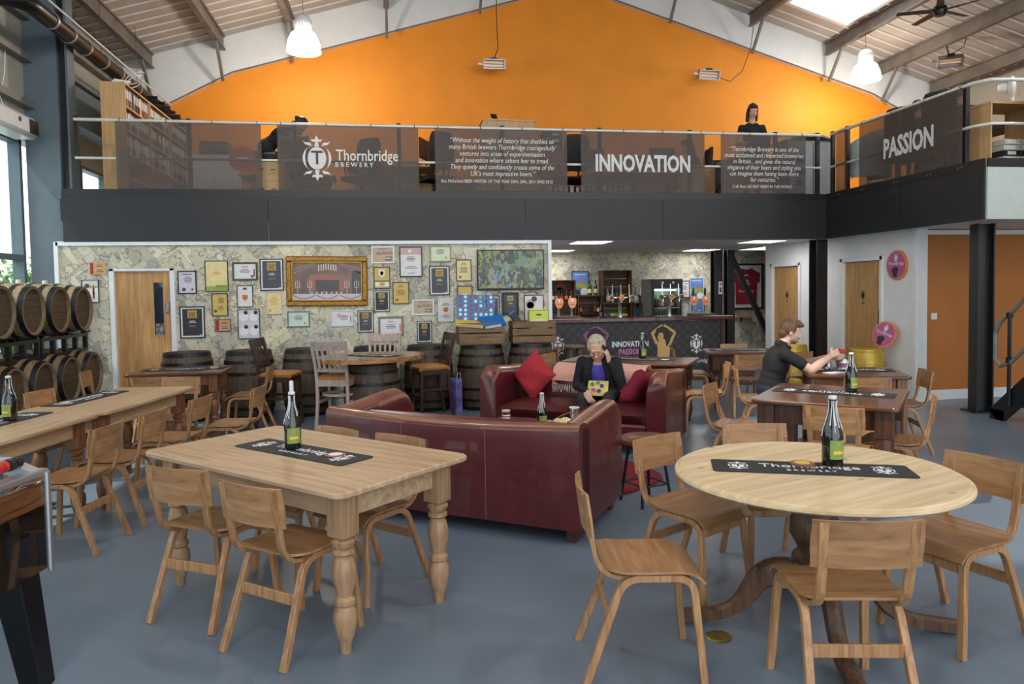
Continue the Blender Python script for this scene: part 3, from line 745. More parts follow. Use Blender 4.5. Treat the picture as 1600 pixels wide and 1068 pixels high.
HEADM = mesh_from('head', BG['head'], M['head'])
def barrel_parts(t, g, only_top=False):
    ob('staves', g['body'], parent=t)
    for h in g['hoops']: ob('hoop', h, parent=t)
    ob('head', HEADM, parent=t, loc=(0, 0, BH-.045))
    if not only_top: ob('head', HEADM, parent=t, loc=(0, 0, .032))
def barrel(label, x, y, group=None, rz=0):
    t = thing('oak_barrel', label, 'barrel', (x, y, 0), rz, group); barrel_parts(t, BG, True); return t
barrel('upright oak barrel beside the oak door, behind the dark table', -2.62, 9.88, rz=.3)
barrel('upright oak barrel between the door barrel and the dark bar stool', -1.86, 9.92, rz=.9)
barrel('upright oak barrel against the map wall behind the limed chair', -1.12, 9.95, rz=.2)
barrel('upright oak barrel against the map wall behind the slab table', -.22, 9.95, rz=.5)
barrel('upright oak barrel against the map wall behind the right bar stool', .5, 9.93, rz=.8)
barrel('upright oak barrel under the crate with the counter game', 1.22, 9.82, rz=.4)
barrel('upright oak barrel under the crate with the yellow box', 1.92, 9.80, rz=1.1)
ht = thing('slab_table', 'live edge slab table top on a barrel base', 'table', (-.24, 8.72, 0), .3)
barrel_parts(ht, BG, True)
for o in ht.children: o.scale = (1, 1, .92)
sp = [(.64*math.cos(a)*(1+.05*math.sin(2*a+.5)), .56*math.sin(a)*(1+.06*math.cos(3*a))) for a in [2*PI*k/40 for k in range(40)]]
ob('table_top', MB().prism(sp, .05, .812), M['slab'], ht, smooth=40)

# lying barrels on black steel racks along the window wall
def lying(label, x, y, z, g):
    t = thing('oak_barrel', label, 'barrel', (x, y, z), 0, g); t.rotation_euler = (0, PI/2, 0); t.scale = (.945, .945, 1)
    barrel_parts(t, BX); ob('bung', MB().at(-BB-.012, 0, BH/2, ry=-PI/2).lathe([(0, -.02), (.03, -.02), (.026, .03), (0, .03)], 12), M['fringe'], t); return t
for k, y in enumerate((9.76, 9.12, 8.48, 7.84, 7.2, 6.56)):
    lying('lying oak barrel on the upper rack, '+('at the map wall end', 'second from the map wall', 'third from the map wall', 'fourth from the map wall', 'fifth from the map wall', 'sixth from the map wall')[k], -3.78-BH, y, 1.47, 'barrels on the upper rack')
    lying('lying oak barrel on the lower rack, '+('at the map wall end', 'second from the map wall', 'third from the map wall', 'fourth from the map wall', 'fifth from the map wall', 'sixth from the map wall')[k], -3.66-BH, y-.08, .66, 'barrels on the lower rack')
def rack(label, y0, y1, z, x0):
    t = thing('barrel_rack', label, 'rack', (x0, (y0+y1)/2, z)); L = y1-y0
    for sx in (0, .52):
        for zz in (.0, .19): ob('rail', MB().box(sx, 0, zz, .05, L, .04), M['blackm'], t)
        n = 5
        for k in range(n): ob('post', MB().box(sx, -L/2+.025+(L-.05)*k/(n-1), .095, .05, .045, .15), M['blackm'], t)
    for y in (-L/2+.05, L/2-.05):
        for zz in (.0, .19): ob('cross_bar', MB().box(.26, y, zz, .5, .045, .035), M['blackm'], t)
    for k in range(4):
        yy = -L/2+L*(k+.5)/4+(.15 if k % 2 else -.15)
        for sx in (0, .52): ob('cradle', MB().box(sx, yy, .225, .06, .14, .03), M['blackm'], t)
    if z < .5:
        for sx in (0, .52):
            for y in (-L/2+.05, 0, L/2-.05): ob('foot', MB().box(sx, y, -.062, .05, .06, .084), M['blackm'], t)
    return t
rack('black steel rack holding the upper barrels near the map wall', 8.82, 10.08, .945, -4.42); rack('black steel rack holding the upper barrels near the long table', 7.53, 8.79, .945, -4.42); rack('black steel rack holding the upper barrels beside the long table', 6.24, 7.5, .945, -4.42)
rack('black steel floor rack under the lower barrels near the map wall', 8.74, 10.0, .105, -4.32); rack('black steel floor rack under the lower barrels near the long table', 7.45, 8.71, .105, -4.32); rack('black steel floor rack under the lower barrels beside the long table', 6.16, 7.42, .105, -4.32)

# ------------------------------------------------------------------ plywood chairs, one by one
chair(-.90, 3.86, 60, 'plywood chair pushed under the pine table, next to the football table')
chair(-.46, 3.44, 51, 'plywood chair pushed under the pine table, side away from the sofa, by the corner leg')
chair(-.53, 4.31, 225, 'plywood chair tucked between the pine table and the sofa back, end by the bottle')
chair(-.15, 3.96, 225, 'plywood chair tucked between the pine table and the sofa back, end by the beer mat')
chair(1.05, 2.90, -10, 'plywood chair beside the round table facing it, next to the brass floor cover')
chair(1.57, 3.55, -62, 'plywood chair by the round table, in front of the sofa arm')
chair(2.10, 3.72, 262, 'plywood chair tucked under the far side of the round table')
chair(1.69, 2.50, 78, 'plywood chair at the round table with its back towards the viewer')
chair(2.51, 2.88, 196, 'plywood chair by the round table on the stair side')
chair(3.13, 4.62, 48, 'plywood chair tucked under the chunky dark table, back to the round table')
chair(3.66, 4.76, 140, 'plywood chair at the stair side of the chunky dark table')
chair(2.86, 5.55, -42, 'plywood chair at the sofa side of the chunky dark table')
chair(4.82, 6.22, 158, 'plywood chair at the stair end of the square legged dark table')
chair(4.28, 5.98, 65, 'plywood chair between the square legged table and the chunky dark table')
chair(3.72, 6.75, -25, 'plywood chair that the man in black sits on')
chair(3.38, 7.42, 160, 'plywood chair at the end of the plank table behind the far sofa')
chair(2.22, 9.0, -40, 'plywood chair at the far end of the plank table, by the bar')
chair(4.06, 9.25, -18, 'plywood chair at the small dark table by the bar end, back to the counter')
chair(4.40, 8.36, 70, 'plywood chair at the small dark table by the bar end, side of the plank table')
chair(5.02, 8.52, 100, 'plywood chair at the small dark table by the bar end, side behind the man')
chair(4.86, 9.52, 255, 'plywood chair at the small dark table, side towards the bar')
chair(-2.08, 5.02, 170, 'plywood chair along the aisle side of the long table, by the football table')
chair(-1.96, 5.55, 170, 'plywood chair along the aisle side of the long table, middle of the row')
chair(-1.80, 6.22, 168, 'plywood chair along the aisle side of the long table, nearest its far end')
chair(-2.86, 6.95, -12, 'plywood chair on the barrel side of the long table, nearest the oak door')
chair(-3.12, 5.9, -12, 'plywood chair on the barrel side of the long table, by the bottle')
chair(-2.16, 7.50, 262, 'plywood chair at the far end of the long table facing down it')
chair(-2.45, 8.12, 85, 'plywood chair at the dark table by the door, back to the long table')
chair(-1.45, 6.78, 172, 'plywood chair standing free in the aisle beside the long table')
chair(-3.12, 8.70, 5, 'plywood chair at the door end of the dark table')
chair(-1.66, 8.72, 178, 'plywood chair at the aisle end of the dark table by the door')

# ------------------------------------------------------------------ bar-height chairs
def high_chair(label, x, y, face, wm, pale):
    t = thing('high_chair', label, 'chair', (x, y, 0), D(face-90), 'slat back high chairs'); sh = .64
    for s in (-1, 1):
        ob('front_leg', MB().bar([(s*.19, .20, 0), (s*.185, .185, sh-.03)], .034, .036, (0, 1, 0)), wm, t)
        ob('back_post', MB().bar(bez([(s*.185, -.24, 0), (s*.18, -.17, sh*.6), (s*.18, -.185, sh+.08), (s*.20, -.27, 1.06)], 6), .034, .034, (0, 1, 0)), wm, t, smooth=40)
        ob('side_rail', MB().box(s*.185, .01, .36, .02, .35, .03), wm, t)
    for y0, n in ((.19, 1), (-.185, 2)): ob('seat_rail', MB().box(0, y0, sh-.055, .35, .022, .07), wm, t)
    for s in (-1, 1): ob('seat_rail', MB().box(s*.185, .005, sh-.055, .022, .36, .07), wm, t)
    def seat(u, v):
        a = (u-.5)*2; b = (v-.5)*2; return (a*(.20+.012*(b > -.5)), .015+b*.205, sh+.035-.03*max(abs(a)**6, abs(b)**6))
    ob('seat_pad', MB().sheet(seat, 10, 10, .045), M['tan'], t, smooth=50)
    ring = [(.185*math.cos(a)*.98, .01+.17*math.sin(a), .44) for a in [2*PI*k/24 for k in range(24)]]
    if pale: ob('foot_ring', MB().bar(ring+[ring[0]], .022, .03, (0, 0, 1)), wm, t)
    else:
        ob('front_stretcher', MB().box(0, .195, .25, .36, .022, .035), wm, t); ob('back_stretcher', MB().box(0, -.205, .30, .36, .022, .03), wm, t)
    ob('top_rail', MB().sheet(lambda u, v: ((u-.5)*.43, -.255-.035*(1-(2*u-1)**2)-.03*v, .96+.10*v+.012*(2*u-1)**2), 10, 2, .022), wm, t, smooth=40)
    ob('lower_rail', MB().sheet(lambda u, v: ((u-.5)*.36, -.198-.02*(1-(2*u-1)**2), .715+.045*v), 8, 1, .02), wm, t)
    for k in range(5):
        x0 = (k-2)*.062; c = -.02*(1-(x0/.2)**2)
        ob('slat', MB().bar([(x0, -.207+c, .75), (x0*1.08, -.262+c*1.4, .97)], .03, .012, (0, 1, 0)), wm, t)
    return t
high_chair('dark wood high chair with tan seat beside the slab table, turned towards the limed chair', -1.36, 9.1, -12, M['stoolwood'], False)
high_chair('limed wood high chair with tan seat, its slatted back to the sofas', -.62, 8.55, 72, M['limed'], True)
high_chair('limed wood high chair on the wall side of the slab table', -.12, 9.30, 262, M['limed'], True)
high_chair('dark wood high chair with tan seat between slab table and crate barrel', .50, 9.35, 195, M['stoolwood'], False)

# ------------------------------------------------------------------ sofas
def sofa(label, cx, cy, face, Wd=1.98, Dp=.90):
    t = thing('leather_sofa', label, 'sofa', (cx, cy, 0), D(face-90)); H = .76; th = .19; z0 = .09
    def roll(hgt, w):
        # outer face straight up to a tight edge, top rolling over towards the seat
        return [(-w/2, z0), (-w/2, hgt-.035), (-w/2+.006, hgt-.015), (-w/2+.022, hgt), (-w/2+.06, hgt+.006), (0, hgt+.004), (w/2-.06, hgt-.008), (w/2-.025, hgt-.03), (w/2-.005, hgt-.065), (w/2, hgt-.11), (w/2, z0)]
    # back: profile in (y, z) swept along x, dipping in the middle
    n = 20; vs = []; pr = roll(H, th); k = len(pr)
    for i in range(n+1):
        x = -Wd/2+Wd*i/n; dip = .035*math.sin(PI*i/n)
        vs += [(x, -Dp/2+th/2+a, b-(dip if b > .5 else 0)) for a, b in pr]
    mb = MB().add(vs, [(i*k+j, (i+1)*k+j, (i+1)*k+(j+1) % k, i*k+(j+1) % k) for i in range(n) for j in range(k)] + [tuple(range(k)), tuple(n*k+j for j in range(k))])
    for idx, f in enumerate(mb.f):
        if len(f) == 4 and sum(mb.v[q][2] for q in f)/4 > H-.055: mb.m[idx] = 1
    bk = ob('back', mb, [M['leather'], M['leathertop']], t, smooth=50)
    for x in (-Wd/6, Wd/6): ob('seam', MB().tube([(x, -Dp/2-.001, z0+.01), (x, -Dp/2-.001, H-.075)], .003, 6), M['piping'], bk)
    sm = [(-Wd/2+Wd*i/24, -Dp/2+.006, H-.016-.035*math.sin(PI*i/24)) for i in range(25)]; ob('seam', MB().tube(sm, .004, 6), M['piping'], bk)
    for s in (-1, 1):
        vs = []; n = 14
        for i in range(n+1):
            u = i/n; y = -Dp/2+th*.3+(Dp-th*.3)*u; hh = H+.05*(3*u*u-2*u**3)-(.11*((u-.84)/.16)**2 if u > .84 else 0)
            vs += [(s*(Wd/2-th/2)-s*a, y, b if b < .4 else b-H+hh) for a, b in pr]
        mb = MB().add(vs, [(i*k+j, (i+1)*k+j, (i+1)*k+(j+1) % k, i*k+(j+1) % k) for i in range(n) for j in range(k)] + [tuple(range(k)), tuple(n*k+j for j in range(k))])
        for idx, f in enumerate(mb.f):
            if len(f) == 4 and sum(mb.v[q][2] for q in f)/4 > H-.03 and abs(sum(mb.v[q][0] for q in f)/4) < Wd/2-.004: mb.m[idx] = 1
        ar = ob('arm', mb, [M['leather'], M['leathertop']], t, smooth=50)
        ob('seam', MB().tube([(s*(Wd/2-.006), -Dp/2+th*.3+(Dp-th*.3)*q/14, H-.016+.05*(3*(q/14)**2-2*(q/14)**3)) for q in range(12)], .004, 6), M['piping'], ar)
    ob('seat_base', MB().box(0, .03, .19, Wd-2*th+.01, Dp-.1, .2, .02), M['leather'], t)
    for s in (-1, 1):
        w = (Wd-2*th)/2-.006
        def cu(u, v, s=s, w=w):
            a, b = 2*u-1, 2*v-1; return (s*(w/2+.003)+a*w/2, .10+b*.33, .43+.035*(1-a*a)*(1-b*b)-.05*max(abs(a)**8, abs(b)**8))
        ob('seat_cushion', MB().sheet(cu, 12, 12, .13), M['leather'], t, smooth=60)
    ob('back_cushion', MB().sheet(lambda u, v: ((u-.5)*(Wd-2*th-.01), -Dp/2+th+.075-.04*v+.02*math.sin(PI*v), .40+.30*v), 10, 6, .06), M['leather'], t, smooth=50)
    for sx in (-1, 1):
        for sy in (-1, 1): ob('foot', MB().box(sx*(Wd/2-.08), sy*(Dp/2-.08), .045, .06, .06, .09), M['darkleg'], t)
    return t
sofa('oxblood leather sofa with its back to the pine table', .58, 5.22, 55)
sofa('oxblood leather sofa with cushions and a pink throw, facing the other sofa', 1.98, 7.31, 235)
# low coffee table between the sofas
ct = thing('coffee_table', 'low dark coffee table between the two sofas', 'table', (1.22, 6.18, 0), D(-35))
ob('table_top', MB().box(0, 0, .40, .95, .5, .035, .008), M['darkwood'], ct)
for sx in (-1, 1):
    for sy in (-1, 1): ob('leg', MB().box(sx*.42, sy*.2, .19, .05, .05, .385), M['darkleg'], ct)
# stool with leather top and metal legs by the sofa ends
sl = thing('leather_stool', 'low stool with brown leather seat and thin black legs between sofas and round table', 'stool', (1.86, 5.10, 0), .3)
ob('seat_pad', MB().lathe([(0, .445), (.17, .445), (.19, .46), (.19, .485), (.17, .50), (0, .495)], 28), M['leathertop'], sl, smooth=50)
for k in range(4):
    a = PI/4+k*PI/2; ob('leg', MB().cyl((.12*math.cos(a), .12*math.sin(a), .445), (.19*math.cos(a), .19*math.sin(a), 0), .011, .011, 8), M['blackm'], sl)
for k in range(4):
    a, b = PI/4+k*PI/2, PI/4+(k+1)*PI/2; ob('stretcher', MB().cyl((.166*math.cos(a), .166*math.sin(a), .15), (.166*math.cos(b), .166*math.sin(b), .15), .007, .007, 6), M['blackm'], sl)
rg = MB().prism([(1.02*math.cos(a)*(1+.03*math.sin(7*a)), .72*math.sin(a)*(1+.03*math.cos(9*a))) for a in [2*PI*k/48 for k in range(48)]], .025, .001)
tag(ob('shaggy_rug', rg, paint('red_shag', C(120, 22, 40), .95, var=.45, scale=60, bump=1), loc=(1.30, 6.15, 0), rz=D(-35)), 'crimson shaggy rug on the floor between the sofas', 'rug')
# ------------------------------------------------------------------ things on the tables
def runner(label, x, y, z, rz, L=.88, Wd=.23, flip=False):
    t = thing('bar_runner', label, 'mat', (x, y, z+.001), rz + (PI if flip else 0), 'printed bar runners')
    q = .02; p = []
    for sx, sy, a0 in ((1, 1, 0), (-1, 1, PI/2), (-1, -1, PI), (1, -1, 1.5*PI)): p += [(sx*(L/2-q)+q*math.cos(a0+PI/8*k), sy*(Wd/2-q)+q*math.sin(a0+PI/8*k)) for k in range(5)]
    ob('rubber_sheet', MB().prism(p, .004), M['mat'], t)
    for s in (-1, 1): emblem(.15, t, T3(s*(L/2-.12), 0, .0045) @ Matrix.Rotation(-PI/2*0, 4, 'Z'))
    lettering('Thornbridge', .088, M['print'], t, T3(0, .022, .0045), xs=1.0); lettering('B R E W E R Y', .036, M['print'], t, T3(0, -.055, .0045))
    return t
runner('black printed bar runner on the pine table by the sofa back', -.49, 3.95, .76, D(-45), flip=False)
runner('black printed bar runner on the round pale table', 1.91, 3.04, .75, D(-22))
runner('black printed bar runner on the chunky dark table', 3.42, 5.13, .76, D(-42), flip=True)
runner('black printed bar runner on the long table, door end', -2.52, 6.50, .76, D(79))
runner('black printed bar runner under the bottle on the long table', -2.66, 5.35, .76, D(79))
runner('black printed bar runner on the dark table by the oak door', -2.36, 8.78, .76, D(2))
runner('black printed bar runner on the plank table behind the far sofa', 2.92, 8.22, .76, D(-34))
runner('black printed bar runner on the slab table', -.22, 8.66, .862, D(-38), L=.7)
runner('black printed bar runner on the table where the man sits', 4.50, 6.48, .76, D(-25), L=.8)
runner('black printed bar runner on the small table by the bar end', 4.62, 8.98, .76, D(-18), L=.8)

def bottle(label, x, y, z, rz=0, waxy=1, candle=False, h=.31):
    t = thing('wax_bottle', label, 'bottle', (x, y, z), rz, 'wax dripped bottles'); k = h/.31
    pr = [(0, .004), (.034, .0), (.043, .004), (.0445, .02), (.0445, .13), (.041, .155), (.030, .19), (.020, .225), (.0155, .25), (.0145, .285), (.0165, .288), (.0165, .302), (.0145, .305), (.0145, .31), (0, .31)]
    ob('glass', MB().lathe([(r*k, zz*k) for r, zz in pr], 28), M['glassb'], t, smooth=40)
    lab = MB(); a0 = -PI/2
    vs = []; n = 10
    for i in range(n+1):
        a = a0-.85+1.7*i/n; vs += [(.0452*k*math.cos(a), .0452*k*math.sin(a), .035*k), (.0452*k*math.cos(a), .0452*k*math.sin(a), .118*k)]
    lab.add(vs, [(2*i, 2*i+2, 2*i+3, 2*i+1) for i in range(n)]); lb = ob('label', lab, M['labelg'], t)
    band = MB(); vs = []
    for zz0, zz1 in ((.055, .075),):
        for q in (-.35, 0, .35):
            a = a0+q; c = Vector((.0458*k*math.cos(a), .0458*k*math.sin(a), .065*k)); u = Vector((-math.sin(a), math.cos(a), 0)); w = Vector((0, 0, 1))
            band.add([tuple(c+u*(.009*k*math.cos(b))+w*(.009*k*math.sin(b))) for b in [2*PI*j/8 for j in range(8)]], [tuple(range(8))])
    ob('label_motif', band, M['labely'], lb)
    rim = MB()
    if waxy:
        for q in range(11):
            a = random.random()*2*PI; zt = .29; zb = random.uniform(.12, .25); pts = []
            for s in range(7):
                zz = zt+(zb-zt)*s/6; rr = 0
                for (r0, z0), (r1, z1) in zip(pr[4:11], pr[5:12]):
                    if min(z0, z1) <= zz <= max(z0, z1) and z1 != z0: rr = r0+(r1-r0)*(zz-z0)/(z1-z0)
                rr = rr or .0155; a += random.uniform(-.06, .06); pts.append(((rr+.001)*k*math.cos(a), (rr+.001)*k*math.sin(a), zz*k))
            rim.tube(pts, [.0021*k]*6+[.0034*k], 6)
        rim.lathe([(.0172*k, .296*k), (.0182*k, .30*k), (.0178*k, .309*k), (.01*k, .313*k)], 12, cap=False)
        ob('wax_drips', rim, M['wax'], t, smooth=60)
    if candle: ob('candle', MB().lathe([(0, .305*k), (.011, .305*k), (.011, .305*k+.062), (.006, .305*k+.066), (0, .305*k+.064)], 14), M['wax'], t, smooth=40)
    return t
bottle('dark wax dripped bottle holding a white candle on the pine table', -.54, 4.02, .765, .3, candle=True)
bottle('large dark bottle with green label on the round table', 2.04, 3.06, .755, .05, h=.33)
bottle('wax dripped bottle with green label on the chunky dark table', 3.56, 5.10, .765, .2)
bottle('dark bottle with pale green label on the long table', -2.60, 5.42, .765, -.3, waxy=1)
bottle('wax dripped bottle on the plank table behind the far sofa', 2.98, 8.24, .765, .2)
bottle('wax dripped bottle on the coffee table between the sofas', 1.26, 5.99, .418, .1)

def coaster(label, x, y, z, n=1):
    t = thing('beer_mat', label, 'beer mat', (x, y, z), random.random(), 'round beer mats')
    for k in range(n): ob('card', MB().at(random.uniform(-.004, .004), random.uniform(-.004, .004), .0022*k).lathe([(0, 0), (.053, 0), (.053, .002), (0, .002)], 24), paint('beer_mat_card', C(150, 96, 84), .7, var=.1) if k == 0 else bpy.data.materials['beer_mat_card'], t)
    ob('mat_print', MB().lathe([(.02, .0022*n), (.036, .0022*n), (.036, .0022*n+.0004), (.02, .0022*n+.0004)], 20), M['labely'] if n > 2 else M['print'], t)
coaster('round red beer mat on the runner of the pine table', -.30, 3.80, .766, 2)
coaster('small stack of round beer mats beside the bottle on the round table', 1.91, 3.10, .756, 5)
coaster('round beer mat on the runner at the door end of the long table', -2.58, 6.22, .766, 2)
coaster('round beer mat on the runner beside the bottle of the long table', -2.70, 5.14, .766, 2)
coaster('round beer mat on the dark table by the oak door', -2.06, 8.86, .766, 2)

# man's table: shaker jar, mug, glass jar, menu
def jar(name, label, x, y, z, r, h, bm, lid=None, cat='jar', band=None):
    t = thing(name, label, cat, (x, y, z))
    ob('jar_body', MB().lathe([(0, 0), (r*.95, 0), (r, .006), (r, h*.82), (r*.85, h*.9), (r*.85, h), (0, h)], 22), bm, t, smooth=40)
    if lid: ob('lid', MB().lathe([(0, h), (r*.95, h), (r*.98, h+.004), (r*.95, h+.028), (r*.6, h+.032), (r*.6, h+.045), (0, h+.045)], 20), lid, t, smooth=40)
    if band: ob('printed_band', MB().lathe([(r+.0008, h*.15), (r+.0012, h*.16), (r+.0012, h*.62), (r+.0008, h*.63)], 22, cap=False), band, t)
    return t
jar('shaker_jar', 'clear jar with bright red lid on the table of the man', 4.52, 6.64, .765, .045, .15, paint('jar_glass', C(150, 140, 128), .15, var=.2, scale=12, coat=.5), M['red'])
mg = jar('printed_mug', 'white mug with red and blue picture on the table of the man', 4.46, 6.52, .77, .042, .095, M['trim'], None, 'mug', paint('mug_picture', C(120, 150, 190), .4, var=1, scale=18, c2=C(180, 50, 50)))
ob('handle', MB().tube([(.04, 0, .02), (.065, 0, .03), (.068, 0, .06), (.04, 0, .075)], .006, 6), M['trim'], mg)
jar('glass_tumbler', 'small glass with a spoon on the table of the man', 4.32, 6.56, .765, .034, .08, pane('tumbler_glass', (.9, .92, .92, 1), .25), None, 'glass')
mn = thing('menu_card', 'white menu card lying on the table of the man', 'menu', (4.22, 6.30, .762), .3); ob('card', MB().box(0, 0, .002, .2, .12, .003), M['print'], mn)
# coffee table: pint glass, jar, tote bag, cloth
pg = thing('pint_glass', 'printed pint glass of amber beer between the sofas', 'glass', (.98, 6.20, .418))
ob('beer', MB().lathe([(0, .004), (.030, .004), (.037, .125), (0, .125)], 22), flat('amber_beer', C(140, 70, 22), .1, coat=.5), pg, smooth=40)
ob('foam', MB().lathe([(0, .126), (.037, .126), (.038, .138), (0, .14)], 22), M['fringe'], pg)
ob('glass', MB().lathe([(.033, 0), (.041, .148)], 22, cap=False), pane('pint_glass', (1, 1, 1, 1), .15), pg, smooth=40)
for k, zz in enumerate((.045, .068, .09)): ob('print_band', MB().at(z=zz).lathe([(.0362+.0012*k, 0), (.0366+.0012*k, .001), (.0369+.0012*k, .010), (.0365+.0012*k, .011)], 22, cap=False), M['print'], pg)
gj = thing('glass_jar', 'empty clear glass jar on the coffee table by the seated woman', 'jar', (1.62, 6.28, .418))
ob('glass', MB().lathe([(0, 0), (.04, 0), (.042, .01), (.042, .11), (.045, .12)], 22, cap=False), pane('jar_clear', (.95, .96, .96, 1), .3), gj, smooth=40); ob('rim', MB().lathe([(.042, .118), (.047, .118), (.047, .126), (.042, .126), (.042, .118)], 22, cap=False), M['trim'], gj)
def crumple(u, v, w, d, h, sd):
    x, y = (u-.5)*w, (v-.5)*d; e = 1-max(abs(2*u-1), abs(2*v-1))**3
    return (x, y, .004+h*e*(.6+.4*math.sin(9*u+sd)*math.cos(7*v+2*sd)))
tb = thing('tote_bag', 'yellow and white patterned cloth bag lying on the coffee table', 'bag', (1.50, 5.93, .418), D(-30))
mtb, nt, b = nodes('yellow_wave_cloth'); wv = nd(nt, 'ShaderNodeTexWave'); wv.inputs['Scale'].default_value = 14; wv.inputs['Distortion'].default_value = 6; rp = nd(nt, 'ShaderNodeValToRGB')
rp.color_ramp.elements[0].color = C(232, 226, 208); rp.color_ramp.elements[0].position = .45; rp.color_ramp.elements[1].color = C(206, 176, 60); rp.color_ramp.elements[1].position = .55
tcn = nd(nt, 'ShaderNodeTexCoord'); nt.links.new(tcn.outputs['Object'], wv.inputs[0]); nt.links.new(wv.outputs[0], rp.inputs[0]); nt.links.new(rp.outputs[0], b.inputs[0]); b.inputs['Roughness'].default_value = .9
ob('bag_cloth', MB().sheet(lambda u, v: crumple(u, v, .40, .24, .13, 1), 20, 14), mtb, tb, smooth=80)
ob('bag_rim', MB().tube([((u-.5)*.36, .02+.05*math.sin(4*u), .05+.075*math.sin(PI*u)) for u in [k/12 for k in range(13)]], .006, 6), M['brownleg'], tb)
bc_ = thing('blue_cloth', 'pale blue folded cloth beside the patterned bag', 'cloth', (1.36, 6.10, .418), .4)
ob('cloth', MB().sheet(lambda u, v: crumple(u, v, .2, .16, .06, 3), 12, 10), paint('blue_cotton', C(140, 168, 196), .9, var=.08), bc_, smooth=80)

# cushions and throw on the far sofa (sofa axes: n = into the sofa, a = along its front)
SN = Vector((math.cos(D(55)), math.sin(D(55)), 0)); SA = Vector((-SN.y, SN.x, 0)); SC = Vector((1.98, 7.31, 0))
def cushion(label, pos, mat, ax, ay, s=.24):
    """ax, ay: the two in-plane directions of the cushion"""
    ax, ay = Vector(ax).normalized(), Vector(ay); ay = (ay-ax*ay.dot(ax)).normalized(); az = ax.cross(ay)
    t = thing('cushion', label, 'cushion', pos, 0)
    def f(sg):
        def g(u, v):
            a, b = 2*u-1, 2*v-1; k = .085*sg*((1-a**4)*(1-b**4))**.6*(1+.12*math.sin(5*a+3*b)); q = 1-.10*(1-abs(a)**2)*(abs(b)**3)-.10*(1-abs(b)**2)*abs(a)**3
            return tuple(ax*(a*s*q)+ay*(b*s*q)+az*k)
        return g
    mb = MB().sheet(f(1), 18, 18); mb.sheet(f(-1), 18, 18); ob('cover', mb, mat, t, smooth=80)
    return t
cp = SC+SA*.55+SN*-.02; cushion('red chenille cushion standing on a corner at the barrel side of the far sofa', (cp.x, cp.y, .69), M['redcloth'], tuple(-SA*.7+Vector((0, 0, .75))), tuple(SA*.75+SN*.35+Vector((0, 0, .75))), .21)
cp = SC-SA*.60+SN*.0; cushion('crimson chenille cushion leaning on the arm of the far sofa', (cp.x, cp.y, .60), M['darkred'], tuple(-SA*.55+SN*.1+Vector((0, 0, .8))), tuple(SN*.9-SA*.3), .20)
tw = thing('pink_throw', 'pink wool throw with cream fringe draped over the far sofa back', 'throw', (0, 0, 0))
def drape(u, v):
    a = .40-1.02*u; n = len(DR)-1; q = v*n; i = min(int(q), n-1); f = q-i
    d = DR[i][0]+(DR[i+1][0]-DR[i][0])*f; z = DR[i][1]+(DR[i+1][1]-DR[i][1])*f
    p = SC+SA*a+SN*(d+.006*math.sin(11*u)); return (p.x, p.y, z+.004*math.sin(17*u+3*v))
DR = [(.125, .575), (.15, .67), (.19, .735), (.25, .785), (.34, .80), (.43, .785), (.475, .70), (.48, .48)]
ob('blanket', MB().sheet(drape, 24, 21, .012), M['pink'], tw, smooth=60)
ob('fold', MB().sheet(lambda u, v: tuple(Vector(drape(u, .06+v*.3))+(-SN)*.02+Vector((0, 0, .004))), 24, 8, .012), M['pink'], tw, smooth=60)
fr = MB()
for k in range(46):
    p = Vector(drape(k/45, 0)); fr.tube([tuple(p), tuple(p+Vector((random.uniform(-.006, .006), -.010, -.035))), tuple(p+Vector((random.uniform(-.012, .012), -.012, -.08)))], [.005, .006, .003], 5)
tag(ob('fringe', fr, M['fringe'], tw), kind='stuff')

# football table at the lower left
ft = thing('football_table', 'dark football table with silver edges and red score beads', 'game table', (-1.42, 3.24, 0), D(-10))
ob('cabinet', MB().box(-.36, -.75, .64, .68, 1.46, .30, .006), M['plastic'], ft)
ob('side_panel', MB().box(-.012, -.75, .80, .02, 1.46, .10, .003), wood('burr_veneer', C(70, 42, 26), C(120, 74, 44), 'Y', 5, .25, coat=.5), ft)
gl_ = flat('black_gloss', C(12, 12, 15), .06, coat=.8)
ob('gloss_panel', MB().box(-.004, -.75, .62, .014, 1.46, .26), gl_, ft)
for y in (-.015, -1.485): ob('corner_strip', MB().box(.004, y, .68, .02, .03, .42, .006), M['silver'], ft)
ob('top_rail', MB().box(-.03, -.75, .885, .07, 1.5, .03, .006), M['silver'], ft); ob('top_rail', MB().box(-.69, -.75, .885, .07, 1.5, .03, .006), M['silver'], ft)
ob('end_rim', MB().sheet(lambda u, v: (-.02-.68*u, -.02-.06*v, .90+.05*(min(1, u*6) if u < .5 else min(1, (1-u)*6))), 24, 1, .05), M['silver'], ft)
ob('pitch', MB().box(-.36, -.75, .80, .60, 1.36, .01), flat('green_pitch', C(52, 108, 76), .5), ft)
bd = MB().cyl((-.09, -.06, .935), (-.09, -.62, .935), .006); ob('bead_rod', bd, M['chrome'], ft)
for k in range(10): ob('score_bead', MB().at(-.09, -.12-.031*k, .935, rx=PI/2).lathe([(.007, 0), (.022, .002), (.024, .015), (.022, .028), (.007, .03)], 16), M['red'], ft, smooth=40)
for k in range(2): ob('score_bead', MB().at(-.09, -.045-.037*k, .935, rx=PI/2).lathe([(.007, 0), (.024, .002), (.026, .018), (.024, .034), (.007, .036)], 16), M['plastic'], ft, smooth=40)
for k in range(4):
    y = -.3-.3*k; rd = ob('player_rod', MB().cyl((-.80, y, .86), (-.04, y, .86), .008), M['chrome'], ft); ob('handle', MB().cyl((-.92, y, .86), (-.79, y, .86), .016), M['plastic'], rd)
